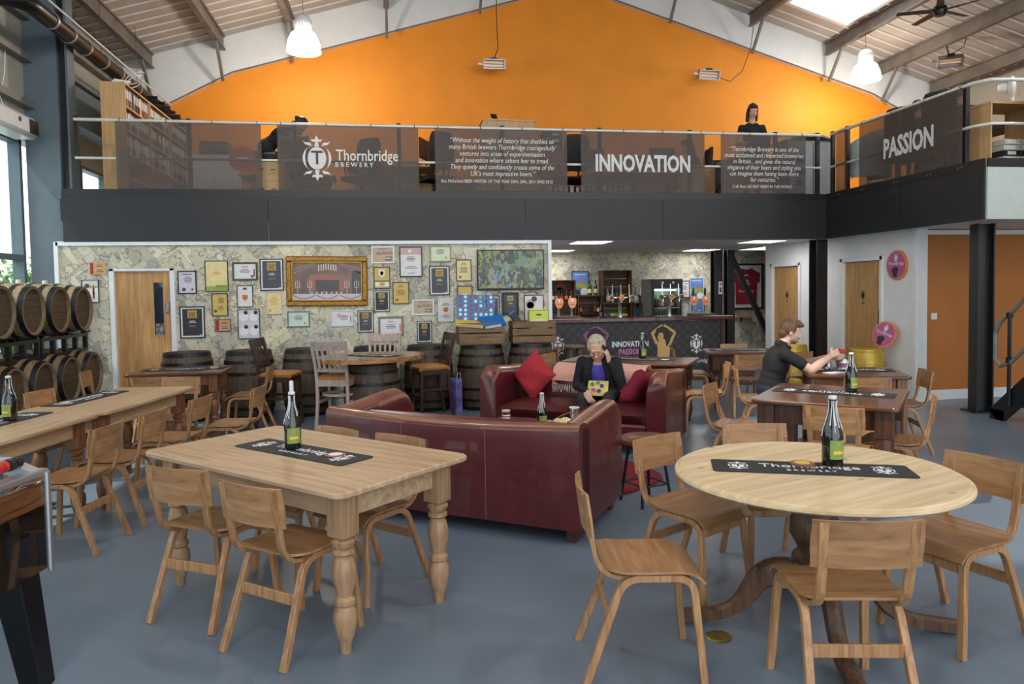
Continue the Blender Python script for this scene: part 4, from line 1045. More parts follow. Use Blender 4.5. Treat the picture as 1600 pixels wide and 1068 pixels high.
for x in (-.09, -.63):
    for y in (-.10, -1.4): ob('leg', MB().bar([(x, y, .50), (x+(.05 if x > -.3 else -.05), y+(.04 if y > -.5 else -.04), 0)], .12, .12, (0, 1, 0), scales=[1, .72]), M['blackm'], ft)

fc = thing('floor_socket_cover', 'round brass cover set in the blue floor by the round table', 'floor cover', (1.45, 3.03, 0))
ob('brass_disc', MB().lathe([(0, .001), (.058, .001), (.06, .003), (.056, .006), (.05, .005), (.048, .007), (0, .007)], 28), M['brass'], fc)

# ------------------------------------------------------------------ framed awards on the map wall
PAPER = {k: paint('paper_'+k, c, .55, var=.05, scale=14) for k, c in dict(white=C(222, 220, 222), lilac=C(206, 202, 214), gold=C(206, 176, 100), cream=C(226, 206, 150), slate=C(70, 76, 84), dark=C(42, 46, 52), green=C(214, 220, 196), brown=C(190, 168, 142), mint=C(198, 216, 208), teal=C(150, 196, 188), wood=C(196, 152, 106)).items()}
INK = dict(dark=flat('ink_dark', C(70, 68, 70), .6), orange=flat('ink_orange', C(206, 110, 40), .6), gold=flat('ink_gold', C(196, 158, 70), .4), white=M['print'], red=flat('ink_red', C(150, 40, 36), .6), pink=flat('ink_pink', C(206, 168, 170), .6), black=M['plastic'], green=flat('ink_green', C(150, 168, 80), .7))
FRM = dict(black=M['plastic'], white=M['trim'], grey=paint('grey_frame', C(120, 120, 116), .5), silver=M['silver'], brown=paint('dark_brown_frame', C(72, 60, 54), .4), pale=paint('pale_gilt_frame', C(200, 190, 170), .4), olive=paint('olive_gilt_frame', C(158, 148, 104), .4), none=None)
WY = YM+.02   # wall face
def award(label, x, z, w, h, frame, paper, items, group=None, y=WY, cat='frame', name='framed_award', fw=.014, mount=None, rot=0, rz=0):
    """items: (kind, ink, cx, cz, w, h[, text]) in fractions of the sheet"""
    t = thing(name, label, cat, (x, y, z), rz, group); t.rotation_euler = (0, rot, rz)
    if FRM[frame]:
        f = MB()
        for s in (-1, 1): f.box(s*(w/2-fw/2), -.012, 0, fw, .024, h, .002); f.box(0, -.012, s*(h/2-fw/2), w-2*fw, .024, fw, .002)
        ob('frame', f, FRM[frame], t)
    iw, ih = w-2*fw*(1 if FRM[frame] else 0), h-2*fw*(1 if FRM[frame] else 0)
    sh = ob('sheet', MB().box(0, -.008, 0, iw, .012, ih), PAPER[mount or paper], t)
    if mount: ob('inner_sheet', MB().box(0, -.0145, 0, iw*.86, .002, ih*.9), PAPER[paper], sh); 
    for it in items:
        k, ink, cx, cz, a, b = it[:6]; X, Z, A, B = cx*iw, cz*ih, a*iw, b*ih; yy = -.0158 if mount else -.0143
        if k == 'box': ob('print_block', MB().box(X, yy, Z, A, .0012, B), INK[ink], sh)
        if k == 'lines':
            m = MB(); n = int(it[6])
            for q in range(n): m.box(X, yy, Z+B/2-B*(q+.5)/n, A*(.6+.4*((q*37) % 10)/10), .0008, B/n*.4)
            ob('text_lines', m, INK[ink], sh)
        if k == 'text': lettering(it[6], B, INK[ink], sh, Matrix.Translation((X, yy-.0004, Z)) @ FACE, bold=B*.02)
        if k == 'disc': ob('print_disc', MB().at(X, yy, Z, rx=PI/2).lathe([(0, 0), (A/2, 0), (A/2, .001), (0, .001)], 20), INK[ink], sh)
        if k == 'shield': 
            m = MB(); m.T = Matrix.Translation((X, yy, Z)) @ FACE; m.prism([(-A/2, B/2), (A/2, B/2), (A/2, -B*.15), (0, -B/2), (-A/2, -B*.15)], .001); ob('print_shield', m, INK[ink], sh)
    return t
BEER = lambda t: [('box', 'gold', 0, .27, .42, .26), ('text', 'black', 0, .32, 1, .075, 'WORLD'), ('text', 'black', 0, .25, 1, .095, 'BEER'), ('text', 'black', 0, .18, 1, .06, 'AWARDS'), ('lines', 'white', 0, .02, .36, .09, 2), ('lines', 'orange', 0, -.13, .42, .07, 2), ('box', 'white', .36, -.43, .12, .02)]
CERT = [('lines', 'dark', 0, .32, .5, .10, 2), ('lines', 'dark', 0, .02, .7, .3, 5), ('disc', 'red', -.25, -.33, .16, .1)]
RED4 = [('box', 'red', -.36, 0, .2, .9), ('lines', 'dark', .12, .2, .5, .25, 2), ('lines', 'dark', .12, -.2, .55, .3, 2)]
GOLDP = [('text', 'dark', .22, .12, 1, .26, 'GOLD'), ('box', 'black', .27, -.25, .34, .26), ('text', 'white', .27, -.25, 1, .22, 'MBA'), ('lines', 'dark', -.2, .1, .3, .2, 2), ('lines', 'dark', 0, .4, .8, .08, 1)]
award('lilac award certificate in a black frame just beside the oak door', -2.70, 1.79, .24, .31, 'black', 'lilac', [('box', 'dark', 0, .38, .6, .04), ('lines', 'dark', .05, .12, .6, .3, 4), ('disc', 'dark', -.2, -.34, .22, .16), ('disc', 'dark', .3, -.34, .14, .1)])
award('tall cream certificate with a green landscape along its foot', -2.32, 1.87, .30, .42, 'black', 'cream', [('lines', 'orange', 0, .1, .4, .12, 3), ('box', 'green', 0, -.42, .98, .15), ('box', 'green', .2, -.33, .5, .06)], fw=.01)
award('gold paper certificate below the tall cream certificate', -2.29, 1.48, .21, .31, 'black', 'gold', [('lines', 'dark', .1, .2, .5, .3, 4), ('lines', 'dark', .05, -.15, .5, .2, 3), ('disc', 'dark', -.3, -.3, .2, .12)], fw=.01)
award('small wooden plaque with red panel below the gold certificate', -2.26, 1.20, .21, .17, 'brown', 'wood', RED4, fw=.008)
award('large dark beer award in black frame beside the oak door, low down', -2.65, 1.25, .32, .43, 'black', 'dark', BEER(0), mount='white')
award('landscape certificate in a brown frame above the orange shield certificate', -1.95, 1.93, .33, .25, 'brown', 'white', [('text', 'red', 0, .3, 1, .14, 'GOLD'), ('lines', 'dark', 0, .02, .55, .3, 3), ('box', 'red', .42, -.1, .06, .5), ('box', 'dark', .32, -.34, .12, .14)], fw=.024)
award('white certificate with an orange shield and a dark crest', -1.96, 1.59, .21, .30, 'black', 'white', [('box', 'dark', 0, .36, .26, .1), ('shield', 'orange', 0, -.08, .36, .28)], fw=.009)
award('black frame with four grey round medal prints', -1.92, 1.21, .29, .41, 'black', 'lilac', [(k, i, x, z, a, b) for x in (-.24, .24) for z in (-.25, .25) for k, i, a, b in (('disc', 'white', .44, .3),)] + [('disc', 'dark', x+.1, z+.15, .2, .15) for x in (-.24, .24) for z in (-.25, .25)], fw=.009)
award('tall slate grey beer award left of the gilt framed picture', -1.60, 1.88, .31, .44, 'black', 'slate', BEER(0), mount='white')
award('shiny cream certificate in a pale frame below the slate grey award', -1.58, 1.49, .22, .31, 'pale', 'cream', [('lines', 'gold', 0, .1, .6, .4, 4), ('disc', 'gold', -.3, -.36, .2, .12)])
award('pale mint certificate in a grey frame below the gilt framed picture', -1.26, 1.26, .30, .22, 'grey', 'mint', [('lines', 'dark', 0, .1, .5, .4, 4), ('disc', 'gold', .3, -.3, .12, .14)], fw=.016)
award('white certificate in a silver frame below the gilt framed picture', -.67, 1.26, .31, .23, 'silver', 'white', [('disc', 'lilac' if False else 'pink', -.15, .2, .22, .3), ('lines', 'dark', .08, .05, .5, .4, 4), ('box', 'red', .42, -.05, .04, .5)], fw=.018)
award('dark beer award in a black frame below the right corner of the gilt picture', -.35, 1.21, .22, .31, 'black', 'slate', BEER(0), mount='white', fw=.01)
award('brown gold award in a white frame up beside the gilt picture', -.09, 2.14, .32, .24, 'white', 'brown', GOLDP, fw=.018)
award('golden award with a white shield in a black frame', -.11, 1.82, .23, .31, 'black', 'gold', [('shield', 'white', 0, .2, .4, .4), ('shield', 'dark', 0, .2, .2, .2), ('box', 'white', 0, -.32, .9, .22), ('box', 'dark', 0, -.17, .98, .05), ('shield', 'gold', 0, -.33, .35, .2)], fw=.011)
award('dark beer award directly below the white shield award', -.12, 1.49, .22, .30, 'black', 'dark', BEER(0), mount='white', fw=.01)
award('white certificate in a deep grey box frame behind the limed chair', 0, 1.13, .35, .28, 'grey', 'white', [('text', 'red', 0, .3, 1, .13, 'GOLD'), ('lines', 'dark', 0, 0, .55, .3, 3), ('box', 'orange', .44, -.1, .07, .5)], fw=.028)
award('gold certificate with a red seal below the tall pink headed certificate', .15, 1.60, .23, .31, 'black', 'gold', CERT, fw=.01)
award('tall white certificate with a pink header in a black frame', .30, 2.04, .32, .43, 'black', 'white', [('box', 'pink', 0, .37, 1, .24), ('disc', 'white', -.05, .38, .16, .12), ('lines', 'dark', 0, .1, .5, .2, 4), ('lines', 'dark', 0, -.2, .7, .1, 2), ('lines', 'dark', 0, -.4, .6, .04, 1)], fw=.015)
award('brown gold award in a white frame at mid height above the stool chair', .46, 1.39, .31, .22, 'white', 'brown', GOLDP, fw=.018)
award('small dark beer award low on the wall right of the box frame', .47, 1.04, .21, .31, 'black', 'dark', BEER(0), mount='white', fw=.01)
award('large slate grey beer award left of the television', .70, 1.77, .29, .42, 'black', 'slate', BEER(0), mount='white')
award('pale green certificate in an olive frame above the large slate award', .72, 2.15, .30, .23, 'olive', 'green', [('lines', 'dark', 0, .15, .5, .4, 4), ('disc', 'brown' if False else 'gold', .28, -.28, .12, .14)], fw=.016)
award('white certificate with an orange shield in a white frame', .78, 1.34, .22, .32, 'white', 'white', [('lines', 'dark', 0, .3, .7, .14, 2), ('shield', 'orange', 0, .02, .36, .26), ('lines', 'red', 0, -.28, .6, .16, 3)], fw=.013)
award('cream certificate in a thin black frame left of the television', 1.05, 1.91, .22, .31, 'black', 'cream', CERT, fw=.01)
award('gold certificate with a white swoosh above the counter game', 1.06, 1.54, .22, .30, 'black', 'gold', [('box', 'white', .0, .1, .4, .06), ('box', 'white', -.1, .02, .3, .05)], fw=.012)
award('slate beer award half hidden behind the counter game', 1.46, 1.32, .20, .44, 'black', 'slate', BEER(0), mount='white', fw=.012)
award('beer award in a thick black frame below the television', 1.72, 1.42, .25, .33, 'black', 'slate', BEER(0), mount='dark', fw=.022)
award('white print with grey arcs in a thin black frame by the white wall edge', 2.07, 1.33, .29, .42, 'black', 'white', [('disc', 'pink', -.2, .2, .5, .3), ('disc', 'dark', .02, .38, .3, .2), ('disc', 'white', -.2, .15, .4, .25), ('disc', 'white', .2, .1, .3, .3)], fw=.01)
award('small wooden plaque with red panel above the bottle poster', -3.81, 1.99, .20, .16, 'none', 'wood', RED4)
award('poster of a red bottle on teal in a black frame beside the door frame', -3.91, 1.69, .21, .30, 'black', 'white', [('box', 'green', 0, .2, .9, .1), ('disc', 'dark', -.2, .25, .3, .22), ('box', 'red', .2, -.1, .12, .5), ('box', 'red', .2, .2, .05, .2), ('box', 'green', .2, -.1, .12, .12)], fw=.008)

# gilt framed photograph of a candle-lit hall
gp = thing('gilt_framed_picture', 'wide gilt framed picture of a candle lit dining hall', 'picture', (-.86, WY, 1.78)); gp.rotation_euler = (0, .012, 0)
w, h, fw = 1.10, .69, .075
for s in (-1, 1):
    ob('frame_bar', MB().box(0, -.03, s*(h/2-fw/2), w, .06, fw, .014), M['gilt'], gp); ob('frame_bar', MB().box(s*(w/2-fw/2), -.029, 0, fw, .06, h-2*fw, .014), M['gilt'], gp)
    ob('inner_fillet', MB().box(0, -.036, s*(h/2-fw-.006), w-2*fw, .05, .014, .003), M['gold'], gp); ob('inner_fillet', MB().box(s*(w/2-fw-.006), -.036, 0, .014, .05, h-2*fw, .003), M['gold'], gp)
iw, ih = w-2*fw, h-2*fw
pc = ob('print', MB().box(0, -.01, 0, iw, .02, ih), paint('hall_print', C(104, 70, 56), .35, var=.45, scale=5, coat=.3), gp)
pm = {k: flat('print_'+k, c, .35, coat=.3) for k, c in dict(arch=C(140, 84, 56), dark=C(44, 30, 28), cloth=C(188, 176, 190), lite=C(226, 214, 196), beam=C(150, 112, 96)).items()}
mb = MB(); mb.box(0, -.0205, -.02, iw*.5, .001, ih*.42); ob('print_panel', mb, pm['arch'], pc)
ob('print_panel', MB().box(0, -.0212, -.06, iw*.34, .001, ih*.28), pm['dark'], pc); ob('print_panel', MB().box(iw*.42, -.0205, -.02, iw*.14, .001, ih*.6), pm['dark'], pc)
mb = MB(); mb.box(0, -.0215, -ih*.41, iw*.98, .001, ih*.17); ob('print_cloth', mb, pm['cloth'], pc)
sw_ = MB()
for k in range(3):
    cx = -iw*.33+iw*.33*k; sw_.tube([(cx-iw*.15+iw*.3*q/8, -.0222, -ih*.36-ih*.09*math.sin(PI*q/8)) for q in range(9)], .004, 5)
ob('print_swags', sw_, pm['dark'], pc)
cn = MB()
for cx in (-.42, -.25, .28, .42):
    for dx in (-.03, 0, .03): cn.box(iw*(cx+dx), -.0222, -ih*.08+(.02 if dx == 0 else 0), .006, .001, ih*.16)
    cn.box(iw*cx, -.0222, -ih*.22, .005, .001, ih*.22); cn.box(iw*cx, -.0222, -ih*.16, iw*.07, .001, .005)
for k in range(8): cn.box(iw*(-.12+.035*k), -.0208, ih*.38-.02*abs(k-3.5)/3.5, .012, .001, ih*.16)
for k in range(7): cn.box(iw*(-.22+.07*k), -.0226, -ih*.30, .012, .001, .03)
tag(ob('print_candles', cn, pm['lite'], pc), kind='stuff')
fg = MB()
for cx in (-.10, .03): fg.box(iw*cx, -.0222, -ih*.18, .045, .001, ih*.22); fg.box(iw*cx, -.0224, -ih*.04, .02, .001, .03)
tag(ob('print_figures', fg, pm['dark'], pc), kind='stuff')
bm_ = MB()
for s in (-1, 1):
    for q in (0, 1): bm_.bar([(s*iw*.5, -.0205, ih*(.30-.12*q)), (s*iw*.16, -.0205, ih*(.48-.02*q))], .001, .012, (0, 0, 1), c=.0003)
tag(ob('print_beams', bm_, pm['beam'], pc), kind='stuff')

# television showing a crowd
tv = thing('television', 'flat black television on the map wall showing a crowd in yellow', 'television', (1.73, WY, 1.91))
ob('housing', MB().box(0, -.03, 0, .98, .05, .58, .008), M['plastic'], tv)
m, nt, b = nodes('tv_crowd'); L = nt.links.new; tcn = nd(nt, 'ShaderNodeTexCoord'); mp = nd(nt, 'ShaderNodeMapping'); mp.inputs['Scale'].default_value = (2.4, 2.4, 1.5); vo = nd(nt, 'ShaderNodeTexVoronoi'); no = nd(nt, 'ShaderNodeTexNoise'); no.inputs['Scale'].default_value = 5
rp = nd(nt, 'ShaderNodeValToRGB'); es = rp.color_ramp.elements; es[0].color = C(20, 26, 34); es[1].color = C(80, 110, 110)
for p, c in ((.3, C(44, 56, 40)), (.45, C(150, 140, 40)), (.55, C(36, 44, 54)), (.7, C(90, 120, 60)), (.85, C(120, 140, 150))): e = es.new(p); e.color = c
sx = nd(nt, 'ShaderNodeSeparateColor'); L(tcn.outputs['Object'], mp.inputs[0]); L(mp.outputs[0], no.inputs['Vector']); va = nd(nt, 'ShaderNodeVectorMath', operation='ADD'); L(mp.outputs[0], va.inputs[0]); L(no.outputs['Color'], va.inputs[1]); L(va.outputs[0], vo.inputs['Vector']); L(vo.outputs['Color'], sx.inputs[0]); L(sx.outputs[0], rp.inputs[0])
L(rp.outputs[0], b.inputs['Base Color']); L(rp.outputs[0], b.inputs['Emission Color']); b.inputs['Emission Strength'].default_value = .12; b.inputs['Roughness'].default_value = .15
ob('screen', MB().box(0, -.0565, .005, .945, .004, .535), m, tv)
ob('cable', MB().tube([(-.3, -.005, -.29), (-.27, -.01, -.35), (-.2, -.01, -.36), (-.15, -.01, -.30)], .004, 6), M['plastic'], tv); ob('cable', MB().tube([(.12, -.005, -.29), (.2, -.01, -.34), (.33, -.01, -.31), (.42, -.01, -.36)], .004, 6), M['plastic'], tv)

# crates on the barrels with games
def crate(label, x, y, z, rz, L=.62, Wd=.42, H=.30, rows=2, mat='crate'):
    t = thing('wooden_crate', label, 'crate', (x, y, z), rz); bh = H/rows-.015
    for k in range(rows):
        zz = .008+(k+.5)*H/rows
        for s in (-1, 1): ob('slat', MB().box(0, s*(Wd/2-.007), zz, L, .014, bh, .002), M[mat], t); ob('end_slat', MB().box(s*(L/2-.008), 0, zz, .014, Wd-.03, bh, .002), M[mat], t)
    for sx in (-1, 1):
        for sy in (-1, 1): ob('corner_post', MB().box(sx*(L/2-.03), sy*(Wd/2-.03), H/2, .03, .03, H-.01), M[mat], t)
    for k in range(4): ob('base_slat', MB().box(0, -Wd/2+.06+k*(Wd-.12)/3, .006, L-.02, .08, .010), M[mat], t)
    return t
crate('wooden crate of games on a barrel, the counter game standing in it', 1.20, 9.78, .884, .02, rows=2)
crate('wooden crate with three rows of slats holding the yellow box', 1.93, 9.78, .884, -.02, .60, .40, .30, rows=3)
cf = thing('counter_game', 'upright blue counter dropping game with red and white discs', 'game', (1.15, 9.80, 1.20), .06); cf.rotation_euler = (-.12, .03, .06)
gw, gh = .50, .36; fb = MB()
def grid_panel(y):
    # blue face with round holes, one cell at a time
    cw, ch = gw/7, gh/6
    for i in range(7):
        for j in range(6):
            cx, cz = -gw/2+cw*(i+.5), ch*(j+.5); n = 16; sq = []; ci = []
            for k in range(n):
                a = 2*PI*k/n; c, s_ = math.cos(a), math.sin(a); q = 1/max(abs(c)/(cw/2), abs(s_)/(ch/2))
                sq.append((cx+q*c, y, cz+q*s_)); ci.append((cx+.022*c, y, cz+.022*s_))
            fb.add(sq+ci, [(k, (k+1) % n, n+(k+1) % n, n+k) for k in range(n)])
grid_panel(-.012); grid_panel(.012)
for s in (-1, 1): fb.box(s*(gw/2+.006), 0, gh/2, .012, .028, gh)
fb.box(0, 0, -.006, gw+.024, .03, .012)
blue = flat('game_blue', C(30, 120, 180), .4); ob('grid', fb, blue, cf)
rows_ = ['RWRWRRR'[::1], 'WWRWWWW', 'WWRRRRW', 'RWRRW.R', 'RWRW..W', 'RWRR..W']
cd_ = {c: mesh_from('counter', MB().at(0, 0, 0, rx=PI/2).lathe([(0, -.006), (.026, -.006), (.026, .006), (0, .006)], 18), m) for c, m in (('R', flat('counter_red', C(170, 32, 58), .4)), ('W', flat('counter_white', C(228, 228, 226), .4)))}
for j, r in enumerate(rows_):
    for i, c in enumerate(r):
        if c != '.': ob('counter', cd_[c], parent=cf, loc=(-gw/2+gw/7*(i+.5), 0, gh/6*(j+.5)))
gb = thing('board_game_box', 'blue and white board game box lying tilted in the crate', 'game box', (1.36, 9.66, 1.19), .1); gb.rotation_euler = (.5, -.12, .1)
ob('box_lid', MB().box(0, 0, 0, .32, .24, .05, .003), flat('box_blue', C(34, 110, 186), .4), gb); ob('box_art', MB().box(-.02, -.121, .0, .22, .002, .035), M['print'], gb)
yb = thing('yellow_game_board', 'flat yellow and cream game box under the counter game', 'game box', (1.08, 9.66, 1.165), -.05); yb.rotation_euler = (.25, .1, -.05)
ob('box_lid', MB().box(0, 0, 0, .44, .22, .035, .003), flat('box_yellow', C(236, 200, 50), .5), yb); ob('box_side', MB().box(-.05, -.112, 0, .34, .003, .03), PAPER['brown'], yb)
yc = thing('yellow_carton', 'lime yellow carton standing in the three row crate', 'box', (2.02, 9.80, 1.05), -.05)
ob('carton', MB().box(0, 0, .14, .26, .2, .28, .003), flat('lime_card', C(206, 214, 80), .5), yc); ob('carton_flap', MB().box(0, -.05, .30, .27, .14, .01), flat('lime_flap', C(222, 226, 60), .5), yc); ob('hand_hole', MB().box(0, -.101, .22, .07, .003, .02, .001), M['plastic'], yc); ob('carton_print', MB().box(.0, -.1015, .10, .2, .002, .12), PAPER['green'], yc)
bt = thing('black_tube_box', 'black and blue tube box leaning in the three row crate', 'box', (1.78, 9.72, 1.10), 0); bt.rotation_euler = (0, -.62, 0)
ob('tube', MB().box(0, 0, .12, .09, .09, .26, .004), M['plastic'], bt); ob('tube_cap', MB().box(0, 0, .255, .092, .092, .02, .003), blue, bt)
pb = thing('paper_gift_bag', 'tall lilac paper bag on the floor beside the crate barrel', 'bag', (.84, 9.62, 0), .5)
ob('bag', MB().add([(-.05, -.08, 0), (.05, -.08, 0), (.05, .08, 0), (-.05, .08, 0), (-.05, -.08, .44), (.05, -.08, .44), (.05, .08, .44), (-.05, .08, .44)], [(0, 1, 5, 4), (1, 2, 6, 5), (2, 3, 7, 6), (3, 0, 4, 7), (0, 3, 2, 1)]), paint('lilac_paper', C(120, 110, 180), .5, var=.5, scale=8), pb); ob('bag_handle', MB().tube([(-.03, -.08, .44), (-.02, -.08, .52), (.02, -.08, .52), (.03, -.08, .44)], .004, 6), M['fringe'], pb)
# ------------------------------------------------------------------ the bar
BY = 11.75
bar = thing('bar_counter', 'long bar counter with dark trellis patterned front and mahogany top', 'bar counter', (4.05, BY, 0))
LX, RX = -1.66, 1.66
latt = lattice_print('trellis_panel', C(40, 38, 40), C(62, 59, 60))
ob('front_panel', MB().box((LX+RX)/2, .02, .54, RX-LX, .04, 1.0), latt, bar)
ob('counter_top', MB().box((LX+RX)/2+.08, .27, 1.085, RX-LX+.16, .72, .075, .01), wood('mahogany_top', C(52, 22, 20), C(86, 40, 34), 'X', 3, .25, coat=.4), bar)
ob('end_panel', MB().box(RX, .28, .53, .06, .52, 1.03), M['darkleg'], bar); ob('plinth', MB().box((LX+RX)/2, -.005, .06, RX-LX, .03, .12), M['darkleg'], bar); ob('corner_post', MB().box(RX+.01, .01, .53, .07, .07, 1.03), M['darkleg'], bar)
fm_ = lambda x, z: Matrix.Translation((x, -.0015, z)) @ FACE
for x, z, nm in ((-1.29, .66, 0), (1.18, .64, 1)):
    emblem(.36, bar, fm_(x, z), M['print'], INK['black']); lettering('Thornbridge', .10, M['print'], bar, fm_(x, z-.30))
lettering('INNOVATION', .13, M['print'], bar, fm_(-.02, .66), bold=.004, xs=.8); lettering('PASSION', .13, flat('pink_print', C(206, 120, 180), .5), bar, fm_(-.02, .53), bold=.004, xs=.8)
def figure_print(x, z, s, c, hairc):
    """flat vinyl figure with both arms raised over the head"""
    P = lambda pts: [(a*s, b*s) for a, b in pts]
    mb = MB(); mb.T = fm_(x, z)
    mb.prism(P([(-.16, -.5), (.2, -.5), (.22, -.25), (.17, -.08), (.10, .02), (-.08, .02), (-.16, -.1), (-.14, -.3)]), .001)
    mb.prism(P([(.15, -.12), (.24, -.16), (.40, .18), (.36, .24)]), .0012); mb.prism(P([(.40, .18), (.36, .25), (.06, .44), (.02, .38), (.30, .2)]), .0014)
    mb.prism(P([(-.12, -.1), (-.2, -.12), (-.34, .2), (-.29, .25)]), .0012); mb.prism(P([(-.34, .2), (-.28, .26), (-.02, .44), (.02, .37), (-.24, .18)]), .0014)
    mb.prism(P([(-.06+.09*math.cos(a), .10+.125*math.sin(a)) for a in [2*PI*k/16 for k in range(16)]]), .0018)
    o = ob('vinyl_figure', mb, c, bar)
    hb = MB(); hb.T = fm_(x, z) @ T3(0, 0, .0002)
    hb.prism(P([(-.22, .18), (-.17, .32), (0, .39), (.17, .31), (.25, .14), (.21, -.06), (.12, -.2), (.08, -.02), (.05, .12), (0, .2), (-.09, .2), (-.14, .10)]), .0022)
    hb.prism(P([(-.10, .105), (-.07, .105), (-.07, .118), (-.10, .118)]), .0022); hb.prism(P([(-.05, .105), (-.02, .105), (-.02, .118), (-.05, .118)]), .0022); hb.prism(P([(-.09, .03), (-.04, .03), (-.05, .018), (-.08, .018)]), .0022)
    ob('vinyl_hair', hb, hairc, o)
figure_print(-.64, .72, .62, flat('mauve_print', C(140, 84, 122), .5), flat('plum_print', C(46, 26, 42), .5))
figure_print(.56, .72, .62, flat('ochre_print', C(206, 166, 104), .5), flat('sepia_print', C(52, 38, 26), .5))

# back counter and crate shelving against the far wall
bcx = thing('back_bar', 'dark back counter along the map papered wall behind the bar', 'counter', (3.70, 14.08, 0))
ob('counter_body', MB().box(0, 0, .42, 2.66, .5, .84), M['black'], bcx); ob('counter_slab', MB().box(0, -.01, .86, 2.70, .54, .04, .004), M['darkwood'], bcx)
def shelf_crate(label, x, z, w, h, d=.30, shelf=True, y=14.2):
    t = thing('crate_shelf', label, 'crate', (x, y, z), 0, 'crates stacked as bar shelves')
    for s in (-1, 1): ob('side_board', MB().box(s*(w/2-.008), 0, h/2, .016, d, h), M['barcrate'], t)
    for k in range(2): ob('bottom_board', MB().box(0, -d/4+k*d/2, .008, w-.033, d/2-.01, .014), M['barcrate'], t); ob('top_board', MB().box(0, -d/4+k*d/2, h-.008, w-.033, d/2-.01, .014), M['barcrate'], t)
    for k in range(4): ob('back_slat', MB().box(0, d/2-.01, h*(k+.5)/4, w-.034, .010, h/4-.02), M['barcrate'], t)
    return t
# x positions follow the wall from the partition to the fridge
shelf_crate('stacked crate shelf hard against the white partition edge', 2.98, .885, .30, .92); shelf_crate('open crate shelf framing the red poster', 3.42, .885, .54, .92)
shelf_crate('low crate shelf below the landscape picture', 3.98, .885, .50, .60); shelf_crate('upper crate shelf standing alone on the low crates', 4.56, 1.33, .62, .66); shelf_crate('low crate shelf below the upper crate', 4.24+.32, .885, .60, .44)
shelf_crate('low crate shelf with blue packs beside the fridge', 4.965, .885, .17, .44, y=14.1)
AMB = flat('amber_glass', C(52, 26, 12), .1, coat=.5); GRN = flat('green_glass', C(28, 62, 34), .1, coat=.5); CLR = flat('pale_glass', C(150, 160, 158), .1, coat=.5)
def bar_bottle_mesh(gm, lm):
    mb = MB(); mb.lathe([(0, 0), (.03, 0), (.032, .01), (.032, .13), (.026, .16), (.013, .19), (.012, .235), (.014, .237), (.014, .25), (0, .25)], 12); mb.mi = 1; mb.lathe([(.0326, .04), (.0329, .042), (.0329, .105), (.0326, .107)], 12, cap=False); mb.mi = 0
    return mesh_from('bottle', mb, [gm, lm], 40)
BM = [bar_bottle_mesh(AMB, INK['orange']), bar_bottle_mesh(AMB, PAPER['cream']), bar_bottle_mesh(GRN, PAPER['cream']), bar_bottle_mesh(CLR, PAPER['white']), bar_bottle_mesh(AMB, INK['red'])]
def bb(x, y, z, k, label, group, s=1):
    o = ob('beer_bottle', BM[k], loc=(x, y, z)); o.scale = (s, s, s); tag(o, label, 'bottle', group); return o
for i, x in enumerate((3.22, 3.30, 3.40, 3.50, 3.60)): bb(x, 14.1, 1.38 if i != 2 else 1.38, (1, 0, 4, 0, 1)[i], 'small brown bottle on the ledge in front of the red poster', 'bottles by the red poster')
for i, x in enumerate((3.80, 4.10, 4.17)): bb(x, 14.12, 1.12, (0, 4, 1)[i], 'small brown bottle standing in the low crate below the landscape picture', 'bottles in the low crate')
for i, x in enumerate((4.02, 4.14)): bb(x, 14.2, 1.487, 2, 'green bottle on the low crate beside the landscape picture', 'green bottles by the landscape picture', 1.25)
for i, x in enumerate((4.38, 4.48, 4.58)): bb(x, 14.15, 1.347, (3, 3, 2)[i], 'pale spirit bottle inside the upper crate', 'spirit bottles in the upper crate', 1.1)
bb(4.965, 14.1, 1.325, 3, 'clear spirit bottle between the upper crate and the fridge', None, 1.3); bb(4.16, 13.92, .882, 0, 'tall dark bottle in front of the upper crate', None, 1.7)
bb(2.95, 14.2, 1.806, 0, 'brown bottle on top of the crate by the white partition edge', None, 1.2)
for i, x in enumerate((2.92, 2.98, 3.05)): bb(x, 14.15, 1.2, (0, 1, 4)[i], 'brown bottle inside the crate by the white partition edge', 'bottles in the partition crate')
for z, yy, w in ((1.365, 14.14, .5),): ob('ledge', MB().box(3.42, yy, z, w, .22, .014), M['barcrate'], bpy.data.objects['crate_shelf.001'], loc=(-3.42, -14.2, -.885))
ob('ledge', MB().box(0, 0, .31, .27, .28, .012), M['barcrate'], bpy.data.objects['crate_shelf']); ob('ledge', MB().box(0, 0, .23, .46, .28, .012), M['barcrate'], bpy.data.objects['crate_shelf.002'])
def sack(label, x, y, z, w, h, m):
    t = thing('snack_pack', label, 'packet', (x, y, z)); ob('packet', MB().sheet(lambda u, v: ((u-.5)*w, -.05*math.sin(PI*u)*math.sin(PI*v), h*v), 8, 8, .03), m, t, smooth=60)
for i, x in enumerate((4.93, 5.0)): sack('shiny blue pack in the low crate beside the fridge', x, 14.05, .905, .065, .32, paint('blue_foil', C(40, 96, 160), .3, var=.5, scale=9)); bpy.data.objects[('snack_pack', 'snack_pack.001')[i]]['group'] = 'blue packs by the fridge'
sack('green snack pack in the low crate below the upper crate', 4.48, 14.0, .905, .17, .22, paint('green_foil', C(110, 160, 60), .3, var=.4, scale=9)); sack('yellow snack pack in the low crate below the upper crate', 4.68, 14.0, .905, .15, .2, paint('yellow_foil', C(214, 184, 50), .3, var=.3, scale=9)); sack('blue snack pack in the low crate below the upper crate', 4.34, 14.03, .905, .12, .2, bpy.data.materials['blue_foil'])
